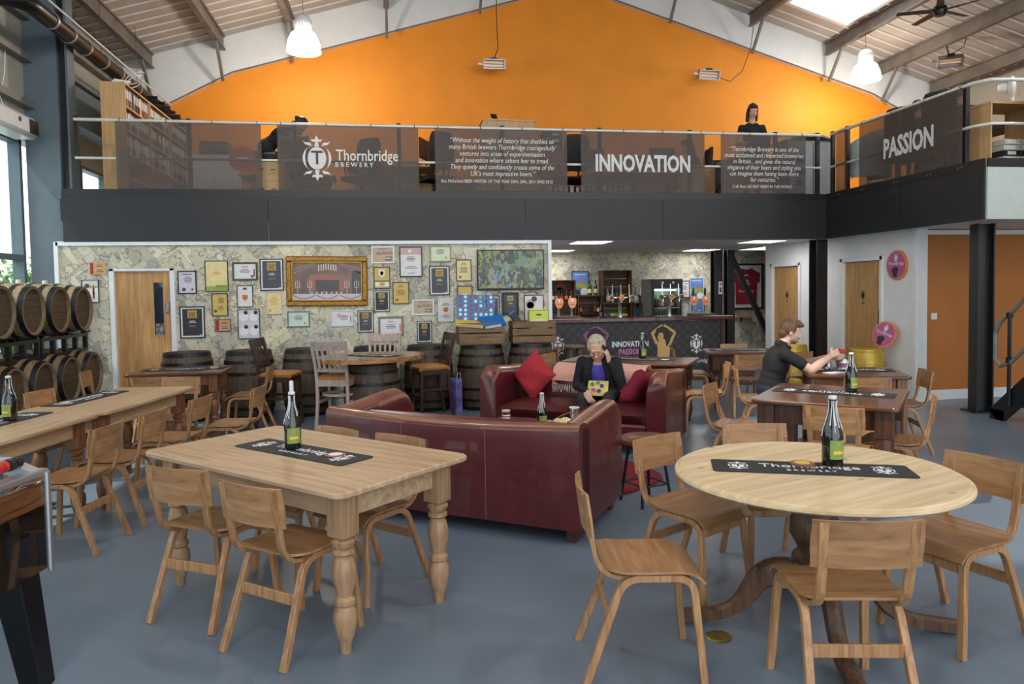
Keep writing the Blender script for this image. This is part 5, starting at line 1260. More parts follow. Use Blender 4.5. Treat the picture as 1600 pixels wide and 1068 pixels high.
# pictures in the bar
award('red and black poster inside the open crate shelf', 3.42, 1.60, .34, .42, 'black', 'dark', [('disc', 'red', 0, .1, .7, .5), ('shield', 'orange', 0, -.1, .4, .5), ('lines', 'dark', 0, .4, .7, .06, 1)], y=14.32, name='framed_poster', cat='poster')
LAND = [('box', 'white', 0, .38, .7, .03), ('box', 'green', 0, -.12, .98, .2), ('shield', 'orange', .1, .05, .12, .3), ('disc', 'white', .25, -.38, .5, .14), ('box', 'dark', -.2, -.38, .4, .16)]
PAPER['sky'] = paint('paper_sky', C(96, 136, 196), .5, var=.2, scale=5)
award('landscape picture with blue sky leaning above the low crate', 3.86, 1.74, .36, .50, 'black', 'sky', LAND, y=14.36, name='framed_poster', cat='picture')
award('framed price notice on the wall right of the fridge', 6.13, 1.58, .22, .36, 'black', 'white', [('text', 'dark', 0, .36, 1, .09, 'Thornbridge'), ('lines', 'dark', 0, .1, .7, .3, 5), ('lines', 'dark', 0, -.25, .7, .2, 3)], y=14.36, name='framed_notice', cat='notice')
award('upper blue sky poster beside the steel columns', 6.42-.02, 1.60, .31, .44, 'white', 'sky', LAND, y=14.36, name='framed_poster', cat='poster', fw=.01); award('lower blue sky poster beside the steel columns', 6.40, 1.13, .31, .44, 'white', 'sky', [('box', 'white', -.2, .1, .3, .05), ('box', 'white', .2, .0, .2, .04), ('box', 'dark', 0, -.38, .98, .2), ('shield', 'orange', .1, -.2, .1, .25)], y=14.36, name='framed_poster', cat='poster', fw=.01)
# fridge
fg_ = thing('drinks_fridge', 'tall glass door drinks fridge full of bottles behind the bar', 'fridge', (5.38, 13.75, 0))
grey = paint('fridge_grey', C(120, 114, 116), .4, var=.04); fw_, fh_, fd_ = .64, 1.79, .58
bx_ = MB()
for s in (-1, 1): bx_.box(s*(fw_/2-.015), 0, fh_/2, .03, fd_, fh_)
bx_.box(0, fd_/2-.015, fh_/2, fw_-.06, .03, fh_); bx_.box(0, 0, fh_-.02, fw_-.06, fd_-.03, .04); bx_.box(0, 0, .45, fw_-.06, fd_-.03, .9); ob('cabinet', bx_, grey, fg_)
ob('liner', MB().box(0, fd_/2-.04, 1.33, fw_-.07, .01, .84), flat('fridge_liner', C(190, 214, 200), .4), fg_)
ob('header_panel', MB().box(0, -fd_/2-.01, 1.715, fw_, .04, .15, .004), M['black'], fg_)
for x in (-.1, .12): ob('badge', MB().at(x, -fd_/2-.031, 1.72, rx=PI/2).lathe([(0, 0), (.024, 0), (.024, .003), (0, .003)], 16), M['print'], fg_)
dr = MB()
for s in (-1, 1): dr.box(s*(fw_/2-.025), -fd_/2-.012, 1.24, .05, .03, .80)
dr.box(0, -fd_/2-.012, .86, fw_, .03, .06); dr.box(0, -fd_/2-.012, 1.625, fw_-.1, .03, .03); do_ = ob('door_frame', dr, M['black'], fg_); ob('door_glass', MB().box(0, -fd_/2-.008, 1.24, fw_-.1, .006, .74), pane('fridge_glass', (.92, .98, .95, 1), .05), do_); ob('handle', MB().cyl((fw_/2-.03, -fd_/2-.05, 1.0), (fw_/2-.03, -fd_/2-.05, 1.35), .01), M['silver'], do_)
ob('light_tube', MB().box(0, -.10, 1.575, fw_-.12, .06, .03), flat('fridge_lamp', C(225, 255, 240), .5, emit=6), fg_)
for z in (.90, 1.22): ob('shelf', MB().box(0, 0, z, fw_-.07, fd_-.1, .014), M['print'], fg_)
for r, z in enumerate((.908, 1.228)):
    for i in range(8): bb(5.38-.235+.067*i, 13.62, z, (0, 4)[r] if i % 3 else 1, ('bottle on the lower shelf inside the drinks fridge', 'bottle on the upper shelf inside the drinks fridge')[r], ('fridge bottles, lower shelf', 'fridge bottles, upper shelf')[r], 1.0)
# beer fonts and hand pumps on the counter
CT = 1.124
def font(label, x, y, s=1):
    t = thing('beer_font', label, 'beer tap', (x, y, CT)); ob('column', MB().lathe([(.06, 0), (.06, .012), (.032, .02), (.03, .30), (.036, .31), (.036, .34), (0, .35)], 20), M['chrome'], t, smooth=40)
    ob('cross_tube', MB().cyl((-.19, 0, .33), (.19, 0, .33), .03, .03, 16), M['chrome'], t)
    for k in (-.15, 0, .15):
        tp = ob('tap', MB().tube([(k, -.02, .33), (k, -.08, .33), (k, -.09, .25)], .011, 8), M['chrome'], t); ob('tap_handle', MB().cyl((k, -.06, .35), (k, -.05, .56), .012, .009, 8), M['chrome'], tp)
        b_ = ob('badge', MB().at(k*1.25, -.10, .33, rx=PI/2).lathe([(0, 0), (.05, 0), (.052, .006), (.046, .012), (0, .012)], 20), INK['gold'], t); ob('badge_face', MB().at(k*1.25, -.1125, .33, rx=PI/2).lathe([(0, 0), (.038, 0), (.038, .001), (0, .001)], 20), flat('plum_badge', C(74, 40, 70), .4) if k else INK['orange'], b_)
font('chrome beer font with three taps near the crate shelves', 3.92, 11.95); font('chrome beer font with three taps near the fridge', 5.06-.24, 11.95)
def pump(label, x, y):
    t = thing('hand_pump', label, 'beer pump', (x, y, CT)); ob('cylinder', MB().lathe([(.045, 0), (.045, .015), (.024, .02), (.022, .16), (.026, .17), (.02, .20), (0, .205)], 16), M['chrome'], t, smooth=40)
    ob('pump_handle', MB().lathe([(.008, .20), (.009, .30), (.019, .34), (.021, .40), (.014, .45), (.017, .47), (0, .485)], 14), M['black'], t, smooth=40)
    c = MB(); c.T = Matrix.Translation((0, -.03, .24)) @ FACE; c.prism([(-.075, .08), (-.04, .105), (.04, .105), (.075, .08), (.07, 0), (.04, -.06), (0, -.075), (-.04, -.06), (-.07, 0)], .006); cl_ = ob('pump_clip', c, flat('salmon_clip', C(206, 140, 104), .4), t)
    ob('clip_band', MB().box(0, -.0368, .235, .10, .001, .026), INK['orange'], cl_); ob('clip_crest', MB().box(0, -.0365, .30, .03, .001, .035), M['print'], cl_)
for i, (x, l) in enumerate(((2.84, 'hand pump with salmon clip at the partition end of the bar, outer one'), (3.07, 'hand pump with salmon clip at the partition end of the bar, inner one'), (5.36-.08, 'hand pump with salmon clip at the column end of the bar, fridge side'), (5.58-.08, 'hand pump with salmon clip at the column end of the bar, column side'))): pump(l, x, 11.98)
for x, l in ((2.96, 'wooden drip tray under the pumps at the partition end'), (5.39, 'wooden drip tray under the pumps at the column end')):
    t = thing('drip_tray', l, 'tray', (x, 11.90, CT)); ob('tray', MB().box(0, 0, .018, .44, .22, .034, .004), M['barcrate'], t); ob('tray_mat', MB().box(0, 0, .036, .40, .18, .003), M['plastic'], t)
t = thing('dark_pump', 'slim black beer tap between the two chrome fonts', 'beer tap', (4.30, 12.0, CT)); ob('post', MB().lathe([(.05, 0), (.05, .012), (.018, .02), (.016, .32), (.03, .34), (.03, .38), (0, .39)], 14), M['black'], t, smooth=40); ob('tap_handle', MB().cyl((0, -.03, .36), (0, -.05, .5), .012), M['chrome'], t)
# alarm call point and framed shirt
cp_ = thing('call_point', 'white fire notice with red mark on the dark steel column', 'notice', (6.33, 13.10, 1.60)); ob('plate', MB().box(0, 0, 0, .07, .006, .24), M['trim'], cp_); ob('red_mark', MB().box(0, -.004, .07, .035, .004, .05), M['red'], cp_); ob('text_lines', MB().box(0, -.004, -.04, .04, .002, .1), INK['dark'], cp_)
fs = thing('framed_shirt', 'framed crimson football shirt on the map wall behind the brace', 'framed shirt', (7.52, 14.36, 1.62)); w, h = .78, .98
for s in (-1, 1): ob('frame_bar', MB().box(s*(w/2-.02), -.02, 0, .04, .04, h, .004), M['black'], fs); ob('frame_bar', MB().box(0, -.02, s*(h/2-.02), w-.08, .04, .04, .004), M['black'], fs)
ob('mount', MB().box(0, -.008, 0, w-.08, .012, h-.08), PAPER['white'], fs); sm_ = paint('shirt_crimson', C(130, 22, 40), .8, var=.1, scale=20)
mb = MB(); mb.T = Matrix.Translation((0, -.015, 0)) @ FACE; mb.prism([(-.24, -.38), (.24, -.38), (.25, .1), (.30, .06), (.32, .30), (.14, .40), (.06, .36), (-.06, .36), (-.14, .40), (-.32, .30), (-.30, .06), (-.25, .1)], .012); sh_ = ob('shirt', mb, sm_, fs)
for s in (-1, 1): ob('shoulder_stripe', MB().bar([(s*.31, -.029, .30), (s*.15, -.029, .385)], .002, .03, (0, 0, 1), c=.0005), M['print'], sh_)
ob('collar', MB().tube([(-.07, -.028, .37), (0, -.03, .345), (.07, -.028, .37)], .008, 6), M['plastic'], sh_); emblem(.2, sh_, Matrix.Translation((0, -.0285, .05)) @ FACE, M['print'], INK['red']); lettering('Thornbridge', .07, M['print'], sh_, Matrix.Translation((0, -.0285, -.10)) @ FACE); ob('chest_mark', MB().box(0, -.0285, .24, .09, .001, .018), M['print'], sh_)
# rustic stools in front of the bar
for i, (x, y) in enumerate(((2.52, 11.22), (2.95, 11.38))):
    t = thing('rustic_stool', ('round rustic wooden stool at the partition edge before the bar', 'round rustic wooden stool one step along the bar from the partition')[i], 'stool', (x, y, 0))
    ob('seat', MB().lathe([(0, .66), (.17, .66), (.18, .67), (.175, .70), (0, .705)], 20), M['crate'], t, smooth=40)
    for k in range(4): a = PI/4+k*PI/2; ob('leg', MB().bar([(.10*math.cos(a), .10*math.sin(a), .66), (.17*math.cos(a), .17*math.sin(a), 0)], .045, .045, (0, 0, 1)), M['crate'], t)
    ob('foot_rail', MB().box(0, -.11, .25, .24, .03, .04), M['crate'], t)
wl_ = thing('waggon_wheel', 'small dark wooden wheel leaning low on the map wall behind the small table', 'wheel', (7.0, 14.37, .46)); ob('rim', MB().at(rx=PI/2).lathe([(.15, -.02), (.19, -.02), (.19, .02), (.15, .02), (.15, -.02)], 28, cap=False), M['darkwood'], wl_)
for k in range(6): a = k*PI/3; ob('spoke', MB().bar([(.02*math.cos(a), 0, .02*math.sin(a)), (.155*math.cos(a), 0, .155*math.sin(a))], .02, .02, (0, 1, 0)), M['darkwood'], wl_)
ob('hub', MB().at(rx=PI/2).lathe([(0, -.03), (.035, -.03), (.035, .03), (0, .03)], 16), M['darkwood'], wl_)
wsh = thing('wall_shelf', 'little wooden shelf on the map wall beneath the framed shirt', 'shelf', (7.42, 14.28, .98)); ob('board', MB().box(0, 0, 0, .4, .2, .03), M['oak'], wsh); ob('bracket', MB().box(0, .08, -.06, .03, .03, .1), M['black'], wsh)

# gold painted kegs and round signs by the white wall
def gold_keg(label, x, y, s):
    t = thing('gold_keg', label, 'keg', (x, y, 0)); pr = [(BB-(BB-BR)*(2*i/12-1)**2, BH*i/12) for i in range(13)]
    ob('staves', MB().lathe([(r*s, z*s) for r, z in pr], 48, rib=lambda k: .99 if k % 3 == 0 else 1), M['gold'], t, smooth=25)
    for z in (.03, .22, .60, .82):
        r = BB-(BB-BR)*(2*z/BH-1)**2; ob('hoop', MB().lathe([(r*s+.001, z*s), (r*s+.006, z*s), (r*s+.006, (z+.04)*s), (r*s+.001, (z+.04)*s)], 32, cap=False), M['gold'], t)
gold_keg('small gold painted keg beside the dark steel column', 6.05, 10.15, .82); gold_keg('small gold painted keg against the white wall below the sign', 6.66, 9.22, .80)
def round_sign(label, loc, rot, s):
    t = thing('round_sign', label, 'sign', loc); t.rotation_euler = rot
    ob('rim', MB().at(rx=PI/2).lathe([(0, 0), (.21*s, 0), (.21*s, .02), (.185*s, .026), (0, .026)], 40), flat('sign_orange', C(222, 130, 70), .4), t)
    ob('face', MB().at(0, -.0262, 0, rx=PI/2).lathe([(0, 0), (.182*s, 0), (.182*s, .002), (0, .002)], 40), flat('sign_pink', C(176, 84, 136), .4), t)
    emblem(.13*s, t, Matrix.Translation((0, -.0290, .10*s)) @ FACE, M['print'], letter=False); lettering('Thornbridge', .062*s, M['print'], t, Matrix.Translation((0, -.0290, .02*s)) @ FACE)
    k = MB(); k.T = Matrix.Translation((-.01*s, -.0290, -.09*s)) @ FACE
    k.prism([(-.05*s, -.075*s), (.03*s, -.085*s), (.035*s, -.02*s), (.06*s, .03*s), (.035*s, .06*s), (0, .065*s), (-.05*s, .05*s), (-.085*s, .02*s), (-.06*s, -.01*s)], .001); ob('print_motif', k, INK['black'], t)
round_sign('round pink and orange sign fixed high on the white wall', (7.045, 9.07, 1.88), (0, 0, -PI/2), 1.0)
round_sign('round pink and orange sign leaning on the gold keg', (6.92, 9.16, .895), (-.24, .25, -PI/2+.2), .92)

# ------------------------------------------------------------------ hanging things under the roof
lg, nt, b = nodes('prismatic_glass'); b.inputs['Base Color'].default_value = (.95, .95, .9, 1); b.inputs['Roughness'].default_value = .25; b.inputs['Emission Color'].default_value = (1, .97, .88, 1); b.inputs['Emission Strength'].default_value = .12
tr = nd(nt, 'ShaderNodeBsdfTransparent'); mx = nd(nt, 'ShaderNodeMixShader'); mx.inputs[0].default_value = .55; nt.links.new(tr.outputs[0], mx.inputs[1]); nt.links.new(b.outputs[0], mx.inputs[2]); nt.links.new(mx.outputs[0], nt.nodes['Material Output'].inputs[0])
def highbay(label, x, y, z):
    t = thing('high_bay_lamp', label, 'lamp', (x, y, z)); s = 1.12
    ob('shade', MB().lathe([(.25*s, 0), (.245*s, .06*s), (.225*s, .16*s), (.18*s, .26*s), (.11*s, .31*s)], 36, cap=False), lg, t, smooth=60)
    ob('gear_neck', MB().lathe([(.09*s, .31*s), (.10*s, .33*s), (.115*s, .40*s), (.125*s, .43*s), (.125*s, .45*s), (.10*s, .50*s), (.05*s, .53*s), (0, .535*s)], 28), M['trim'], t, smooth=40)
    for k in range(16): a = 2*PI*k/16; ob('cooling_fin', MB().box(.115*s*math.cos(a), .115*s*math.sin(a), .365*s, .012, .012, .08*s), M['trim'], t)
    ob('bulb', MB().at(z=.12*s).lathe([(0, 0), (.05, .02), (.065, .07), (.045, .14), (.03, .19)], 16), flat('hot_bulb', (1, .95, .82, 1), .5, emit=3) if 'hot_bulb' not in bpy.data.materials else bpy.data.materials['hot_bulb'], t, smooth=60)
    ob('hook', MB().tube([(0, 0, .53*s), (0, 0, .60*s), (.02, 0, .62*s), (0, 0, .65*s)], .006, 6), M['chrome'], t); top = roofz(x)-.05-z; ob('chain', MB().cyl((0, 0, .65*s), (0, 0, top), .006, .006, 6), M['chrome'], t)
    ld = bpy.data.lights.new('lamp_glow', 'POINT'); ld.energy = 120; ld.color = (1, .93, .8); ld.shadow_soft_size = .12; lo = bpy.data.objects.new('lamp_glow', ld); COL.objects.link(lo); lo.parent = t; lo.location = (0, 0, -.06)
highbay('white high bay lamp with ribbed glass shade above the bookcase side of the mezzanine', -1.32, 12.5, 5.62); highbay('white high bay lamp with ribbed glass shade hanging over the stair wing', 9.3, 12.92, 5.62)
for x, y, l in ((-1.7, 6.2, 'window side of the hall, mid roof'), (9.3, 6.2, 'stair side of the hall, mid roof'), (-1.7, -.5, 'window side of the hall, over the entrance'), (9.3, -.5, 'stair side of the hall, over the entrance'), (3.8, 3.0, 'hung from the ridge, over the entrance')):  # unseen lamps, added to brighten the hall
    highbay('added unseen white high bay lamp '+l, x, y, 5.6)
elem = flat('heater_glow', C(255, 190, 120), .4, emit=.3)
def heater(label, x, y, z, rot, cable):
    t = thing('radiant_heater', label, 'heater', (x, y, z)); t.rotation_euler = rot
    f = MB(); f.box(0, .05, 0, .40, .02, .16); 
    for s in (-1, 1): f.box(0, -.02, s*.085, .42, .14, .015); f.box(s*.205, -.02, 0, .015, .14, .17)
    ob('reflector_box', f, M['silver'], t)
    for s in (-.03, .03): ob('element', MB().cyl((-.18, -.02, s), (.18, -.02, s), .012), elem, t)
    ob('junction_box', MB().box(0, 0, .11, .12, .08, .04), M['black'], t); ob('side_arm', MB().bar([(-.2, 0, 0), (-.30, .02, .02)], .02, .04, (0, 0, 1)), M['silver'], t)
    ob('wall_arm', MB().bar([(0, .05, .02), (0, .46, .06)], .03, .03, (0, 0, 1)), M['steel'], t)
    c = thing('hanging_cable', cable[0], 'cable', (0, 0, 0)); ob('flex', MB().tube(cable[1], .008, 6), M['plastic'], c)
heater('small radiant heater on the orange wall below the ridge', 2.08, 13.95, 5.98, (.1, 0, 0), ('black flex hanging straight down to the ridge heater', [(2.16, 13.98, 7.6), (2.15, 13.98, 6.9), (2.17, 13.98, 6.3), (2.10, 13.95, 6.12)]))
heater('small radiant heater on the orange wall above the standing woman', 6.50, 13.95, 5.94, (.30, .05, -.1), ('black flex looping from the purlin to the heater above the woman', [(7.46, 13.9, 6.92), (7.42, 13.95, 6.5), (7.25, 13.97, 6.05), (6.98, 13.97, 5.82), (6.72, 13.96, 5.90)]))
heater('small radiant heater slung under a purlin over the stair wing', 10.55, 12.2, 5.82, (.75, .0, -.5), ('short flex from the purlin to the stair wing heater', [(10.9, 12.2, 6.28), (10.85, 12.2, 6.1), (10.6, 12.2, 5.96)]))
cf_ = thing('ceiling_fan', 'black ceiling fan with five slim blades under the right roof slope', 'ceiling fan', (9.35, 11.05, 6.26)); ob('motor', MB().lathe([(0, -.10), (.08, -.09), (.11, -.03), (.11, .05), (.07, .09), (.02, .10), (.02, .50)], 24), M['blackm'], cf_, smooth=40); ob('canopy', MB().lathe([(.02, .42), (.08, .46), (.09, .56)], 20), M['blackm'], cf_)
for k in range(5): ob('blade', MB().at(rz=k*2*PI/5+.25).sheet(lambda u, v: (.10+.58*u, (v-.5)*(.14-.05*u), .02*(v-.5)), 6, 2, .008), M['blackm'], cf_)

# spiral duct along the left wall
dc = thing('spiral_duct', 'black spiral duct along the top of the left wall', 'duct', (0, 0, 0)); pts = bez([(XL+.02, 9.1, 5.02), (-4.05, 9.1, 5.02), (-4.05, 14.3, 5.02)], 8); ob('pipe', MB().tube(pts, .10, 16), M['blackm'], dc, smooth=50)
for y in (9.8, 10.3, 10.8, 11.4, 12.0, 12.8): ob('pipe_clip', MB().at(-4.05, y, 5.02, rx=PI/2).lathe([(.104, -.02), (.112, -.02), (.112, .02), (.104, .02), (.104, -.02)], 24, cap=False), M['silver'], dc)
for y in (9.9, 11.4, 12.9): ob('hanger', MB().cyl((-4.05, y, 5.12), (-4.05, y, roofz(-4.05)-.02), .005, .005, 6), M['chrome'], dc)
cb = thing('conduit', 'thin white conduit running beside the spiral duct', 'conduit', (0, 0, 0)); ob('pipe', MB().tube([(-3.92, 9.2, 5.14), (-3.92, 14.3, 5.14)], .014, 8), M['trim'], cb)
# white wall unit over the window
ac = thing('air_curtain', 'white wall unit with a dark grille above the window', 'air conditioner', (XL+.17, 9.75, 3.62), 0)
ob('casing', MB().box(0, -.35, .13, .32, 1.5, .26, .05), M['trim'], ac, smooth=40); ob('end_grille', MB().box(.0, .402, .13, .2, .01, .17, .003), M['plastic'], ac); ob('front_grille', MB().box(.162, .25, .13, .01, .22, .17), M['plastic'], ac); ob('badge', MB().at(.165, -.1, .16, ry=PI/2).lathe([(0, 0), (.03, 0), (.03, .004), (0, .004)], 16), INK['dark'], ac)
cbl = thing('white_flex', 'white cable looping down the cladding above the wall unit', 'cable', (0, 0, 0)); ob('flex', MB().tube([(XL+.02, 10.05, 4.75), (XL+.03, 9.98, 4.4), (XL+.03, 9.85, 4.1), (XL+.03, 9.98, 3.9)], .006, 6), M['trim'], cbl)
# ------------------------------------------------------------------ mezzanine railing
ZRL = 3.94
def railing(label, pts, posts, corner=None):
    t = thing('balcony_railing', label, 'railing', (0, 0, 0))
    ob('top_rail', MB().tube(pts, .022, 10), M['rail'], t, smooth=50); ob('mid_rail', MB().tube([(x, y, z-.50) for x, y, z in pts], .018, 10), M['rail'], t, smooth=50)
    for x, y in posts:
        p = ob('rail_post', MB().box(x, y, (MZ1+ZRL)/2+.02, .055, .055, ZRL-MZ1+.05, .003), M['black'], t); ob('post_foot', MB().box(x, y, MZ1+.03, .09, .09, .05), M['black'], p)
    return t
railing('white tube balcony railing on black posts along the mezzanine front', [(-4.03, YM+.02, ZRL), (6.66, YM+.02, ZRL)], [(x, YM+.045) for x in (-4.01, -2.62, -1.25, .17, 1.64, 3.10, 4.51, 5.91, 6.62)])
railing('grey tube balcony railing on black posts along the stair wing', [(XW+.03, 10.24, ZRL), (XW+.03, 7.5, ZRL), (XW+.12, 7.32, ZRL), (XW+.35, 7.29, ZRL), (XR-.2, 7.29, ZRL)], [(XW+.055, y) for y in (10.22, 9.86, 8.77, 7.61)] + [(x, 7.33) for x in (7.4, 8.9, 10.4)])
TIE = mesh_from('cable_tie', MB().lathe([(.024, -.004), (.028, -.004), (.028, .004), (.024, .004), (.024, -.004)], 12, cap=False), M['plastic'])
def banner(label, a, b, z0=2.985, z1=3.915, mat='banner'):
    """a, b: end points (x, y) of a flat mesh banner; reads towards the hall"""
    L = math.hypot(b[0]-a[0], b[1]-a[1]); rz = math.atan2(b[1]-a[1], b[0]-a[0])
    t = thing('mesh_banner', label, 'banner', ((a[0]+b[0])/2, (a[1]+b[1])/2, 0), rz)
    ob('cloth', MB().box(0, 0, (z0+z1)/2, L, .003, z1-z0), M[mat], t); ob('hem', MB().box(0, 0, z0+.03, L, .005, .06), M[mat], t)
    for k in range(4):
        o = ob('cable_tie', TIE, parent=t, loc=(-L/2+.05+(L-.1)*k/3, .03, ZRL)); o.rotation_euler = (0, PI/2, 0)
    for s in (-1, 1): ob('eyelet', MB().at(s*(L/2-.03), -.003, z0+.03, rx=PI/2).lathe([(.004, 0), (.010, 0), (.010, .002), (.004, .002), (.004, 0)], 10, cap=False), M['plastic'], t)
    return t
BYB = YM-.022
banner('plain dark mesh banner in front of the office bookcase', (-3.52, BYB), (-1.68, BYB))
b2 = banner('dark mesh banner with white crest and brewery name', (-1.47, BYB), (.44, BYB)); PR = flat('banner_print', C(214, 214, 214), .6)
cx = -.515; T_ = lambda x, z: Matrix.Translation((x-cx, -.003, z)) @ FACE
emblem(.62, b2, T_(-.95, 3.47), PR, flat('banner_dark', C(66, 58, 54), .6)); lettering('Thornbridge', .215, PR, b2, T_(-.27, 3.51), bold=.002, xs=.78); lettering('B R E W E R Y', .09, PR, b2, T_(-.45, 3.385), bold=.001, xs=.95)
b3 = banner('dark mesh banner with a white quotation about British brewers', (.67, BYB), (2.59, BYB)); cx = 1.63; T_ = lambda x, z: Matrix.Translation((x-cx, -.003, z)) @ FACE
for k, s in enumerate(('“Without the weight of history that shackles so', 'many British brewers Thornbridge courageously', 'ventures into areas of experimentation', 'and innovation where others fear to tread.', 'They quietly and confidently create some of the', 'UK’s most impressive beers.”')): lettering(s, .098, PR, b3, T_(1.635, 3.755-.094*k), shear=.22, xs=.80)
lettering('Ben McFarland BEER WRITER OF THE YEAR 2004, 2006, 2011 AND 2012', .066, PR, b3, T_(1.56, 3.175), xs=.80)
b4 = banner('dark mesh banner with the word INNOVATION', (2.80, BYB), (4.72, BYB)); cx = 3.76; T_ = lambda x, z: Matrix.Translation((x-cx, -.003, z)) @ FACE
lettering('INNOVATION', .335, PR, b4, T_(3.755, 3.45), bold=.011, xs=.70)
b5 = banner('dark mesh banner with a white quotation about beers and styling', (4.98, BYB), (6.38, BYB)); cx = 5.68; T_ = lambda x, z: Matrix.Translation((x-cx, -.003, z)) @ FACE
for k, s in enumerate(('“Thornbridge Brewery is one of the', 'most acclaimed and respected breweries', 'in Britain... and given the natural', 'elegance of their beers and styling you', 'can imagine them having been there', 'for centuries.”')): lettering(s, .098, PR, b5, T_(5.69, 3.70-.092*k), shear=.22, xs=.80)
lettering('Craft Beer 365 BEST BEERS IN THE WORLD', .066, PR, b5, T_(5.66, 3.135), xs=.80)
XWB = XW-.022
b6 = banner('dark mesh banner with the word PASSION on the stair wing', (XWB, 9.48), (XWB, 7.58)); cy = 8.53
lettering('PASSION', .36, PR, b6, Matrix.Translation((.035, -.003, 3.445)) @ FACE, bold=.012, xs=.66)
banner('narrow dark mesh banner by the wing corner', (XWB, 10.03), (XWB, 9.77)); banner('dark mesh banner along the stair end of the wing', (7.25, YW-.03), (9.4, YW-.03))

# ------------------------------------------------------------------ office on the mezzanine
Z0 = MZ1-.03
lo_ = wood('light_oak_board', C(186, 146, 98), C(212, 174, 124), 'Z', 2, .5)
bk = thing('office_bookcase', 'long light oak bookcase full of binders along the window wall of the mezzanine', 'bookcase', (-3.74, 12.5, Z0)); BL, BDp, BHt = 3.2, .32, 1.68
for y in (-BL/2, -BL/6, BL/6, BL/2): ob('upright_panel', MB().box(0, y, BHt/2, BDp, .025, BHt), lo_, bk)
SH = (.03, .36, .69, 1.02, 1.35, BHt-.012)
for k in range(3):
    for z in SH: ob('shelf_board', MB().box(0, -BL/2+BL*(k+.5)/3, z, BDp-.004, BL/3-.026, .022), lo_, bk)
ob('back_panel', MB().box(-BDp/2+.005, 0, BHt/2, .01, BL-.03, BHt-.02), lo_, bk)
bcol = [paint('binder_'+n, c, .5, var=.05) for n, c in (('black', C(38, 36, 38)), ('white', C(208, 204, 198)), ('grey', C(120, 112, 108)), ('red', C(150, 44, 40)), ('blue', C(44, 84, 160)))]
lab_ = M['print']
def binder_mesh(m):
    mb = MB(); mb.box(0, 0, .14, .25, .062, .28, .004); mb.mi = 1; mb.box(.1262, 0, .19, .001, .04, .12); mb.mi = 2; mb.at(.1265, 0, .06, ry=PI/2).lathe([(.006, 0), (.012, 0), (.012, .001), (.006, .001)], 10, cap=False)
    return mesh_from('binder', mb, [m, lab_, M['chrome']])
BN = [binder_mesh(m) for m in bcol]
for r, z in ((2, .69), (3, 1.02), (4, 1.35)):
    y = -BL/2+.06
    while y < BL/2-.05:
        if all(abs(y-q) > .05 for q in (-BL/6, BL/6)) and random.random() > .07:
            c = random.choices(range(5), (8, 3, 5, 1.6, .5))[0]; o = ob('ring_binder', BN[c], loc=(-3.74, 12.5+y, Z0+z+.012)); o.rotation_euler = (random.uniform(-.03, .03), 0, 0)
            tag(o, ('black', 'white', 'grey', 'red', 'blue')[c]+' ring binder on the '+{2: 'middle', 3: 'second highest', 4: 'highest'}[r]+' shelf of the office bookcase', 'binder', ('black', 'white', 'grey', 'red', 'blue')[c]+' binders, bookcase shelf '+str(r))
        y += .068
# trays, papers and a cable coil on top
for i, (y, s) in enumerate(((-.1, 3), (.5, 3), (1.1, 3))):
    t = thing('letter_tray_stack', 'stack of black letter trays on the bookcase, '+('nearest its oak end panel', 'middle stack', 'nearest the orange wall')[i], 'letter tray', (-3.72, 12.5+y+.2, Z0+BHt), random.uniform(-.1, .1), 'letter trays on the bookcase')
    for k in range(s): 
        m_ = MB(); m_.box(0, 0, .01+k*.075, .26, .34, .006); m_.box(-.13, 0, .04+k*.075, .006, .34, .06)
        for q in (-1, 1): m_.box(0, q*.17, .035+k*.075, .26, .006, .05)
        ob('tray', m_, M['plastic'], t); ob('papers', MB().box(0, 0, .02+k*.075, .22, .3, .012), M['print'], t)
t = thing('paper_pile', 'pile of white papers on the oak end of the bookcase', 'papers', (-3.72, 11.15, Z0+BHt), .2); 
for k in range(3): ob('sheaf', MB().at(rz=.15*k).box(0, 0, .012+.02*k, .22, .3, .018), M['print'], t)
t = thing('white_cable_coil', 'loose coil of white cable on top of the bookcase', 'cable', (-3.60, 11.35, Z0+BHt)); ob('coil', MB().tube([(.08*math.cos(a)*(1+.05*a), .14*math.sin(a), .10+.07*math.cos(a)+.008*a) for a in [k*.35 for k in range(40)]], .007, 6), M['trim'], t)
def carton(label, x, y, z, w, d, h, rz=0, mark=True):
    t = thing('cardboard_box', label, 'box', (x, y, z), rz); ob('carton', MB().box(0, 0, h/2, w, d, h, .003), paint('corrugated_card', C(204, 172, 128), .8, var=.05), t); ob('tape', MB().box(0, 0, h+.001, w, .05, .002), PAPER['brown'], t)
    if mark:
        ob('printed_marks', MB().box(-w*.3, -d/2-.001, h*.6, .05, .002, .03), INK['black'], t); ob('printed_marks', MB().box(w*.1, -d/2-.001, h*.6, .07, .002, .015), INK['black'], t)
carton('lower cardboard box of the pair stacked at the railing', -1.62, 10.75, Z0, .40, .35, .28); carton('upper cardboard box of the pair stacked at the railing', -1.62, 10.75, Z0+.282, .40, .35, .26)
t = thing('black_holdall', 'black holdall bag lying on the stacked cardboard boxes', 'bag', (-1.64, 10.78, Z0+.545)); ob('bag_body', MB().ball(0, 0, .08, .22, .15, .085), M['mat'], t, smooth=60); ob('bag_strap', MB().tube([(-.15, -.05, .12), (-.05, -.1, .2), (.08, -.08, .17), (.15, -.03, .1)], .01, 6), M['mat'], t)
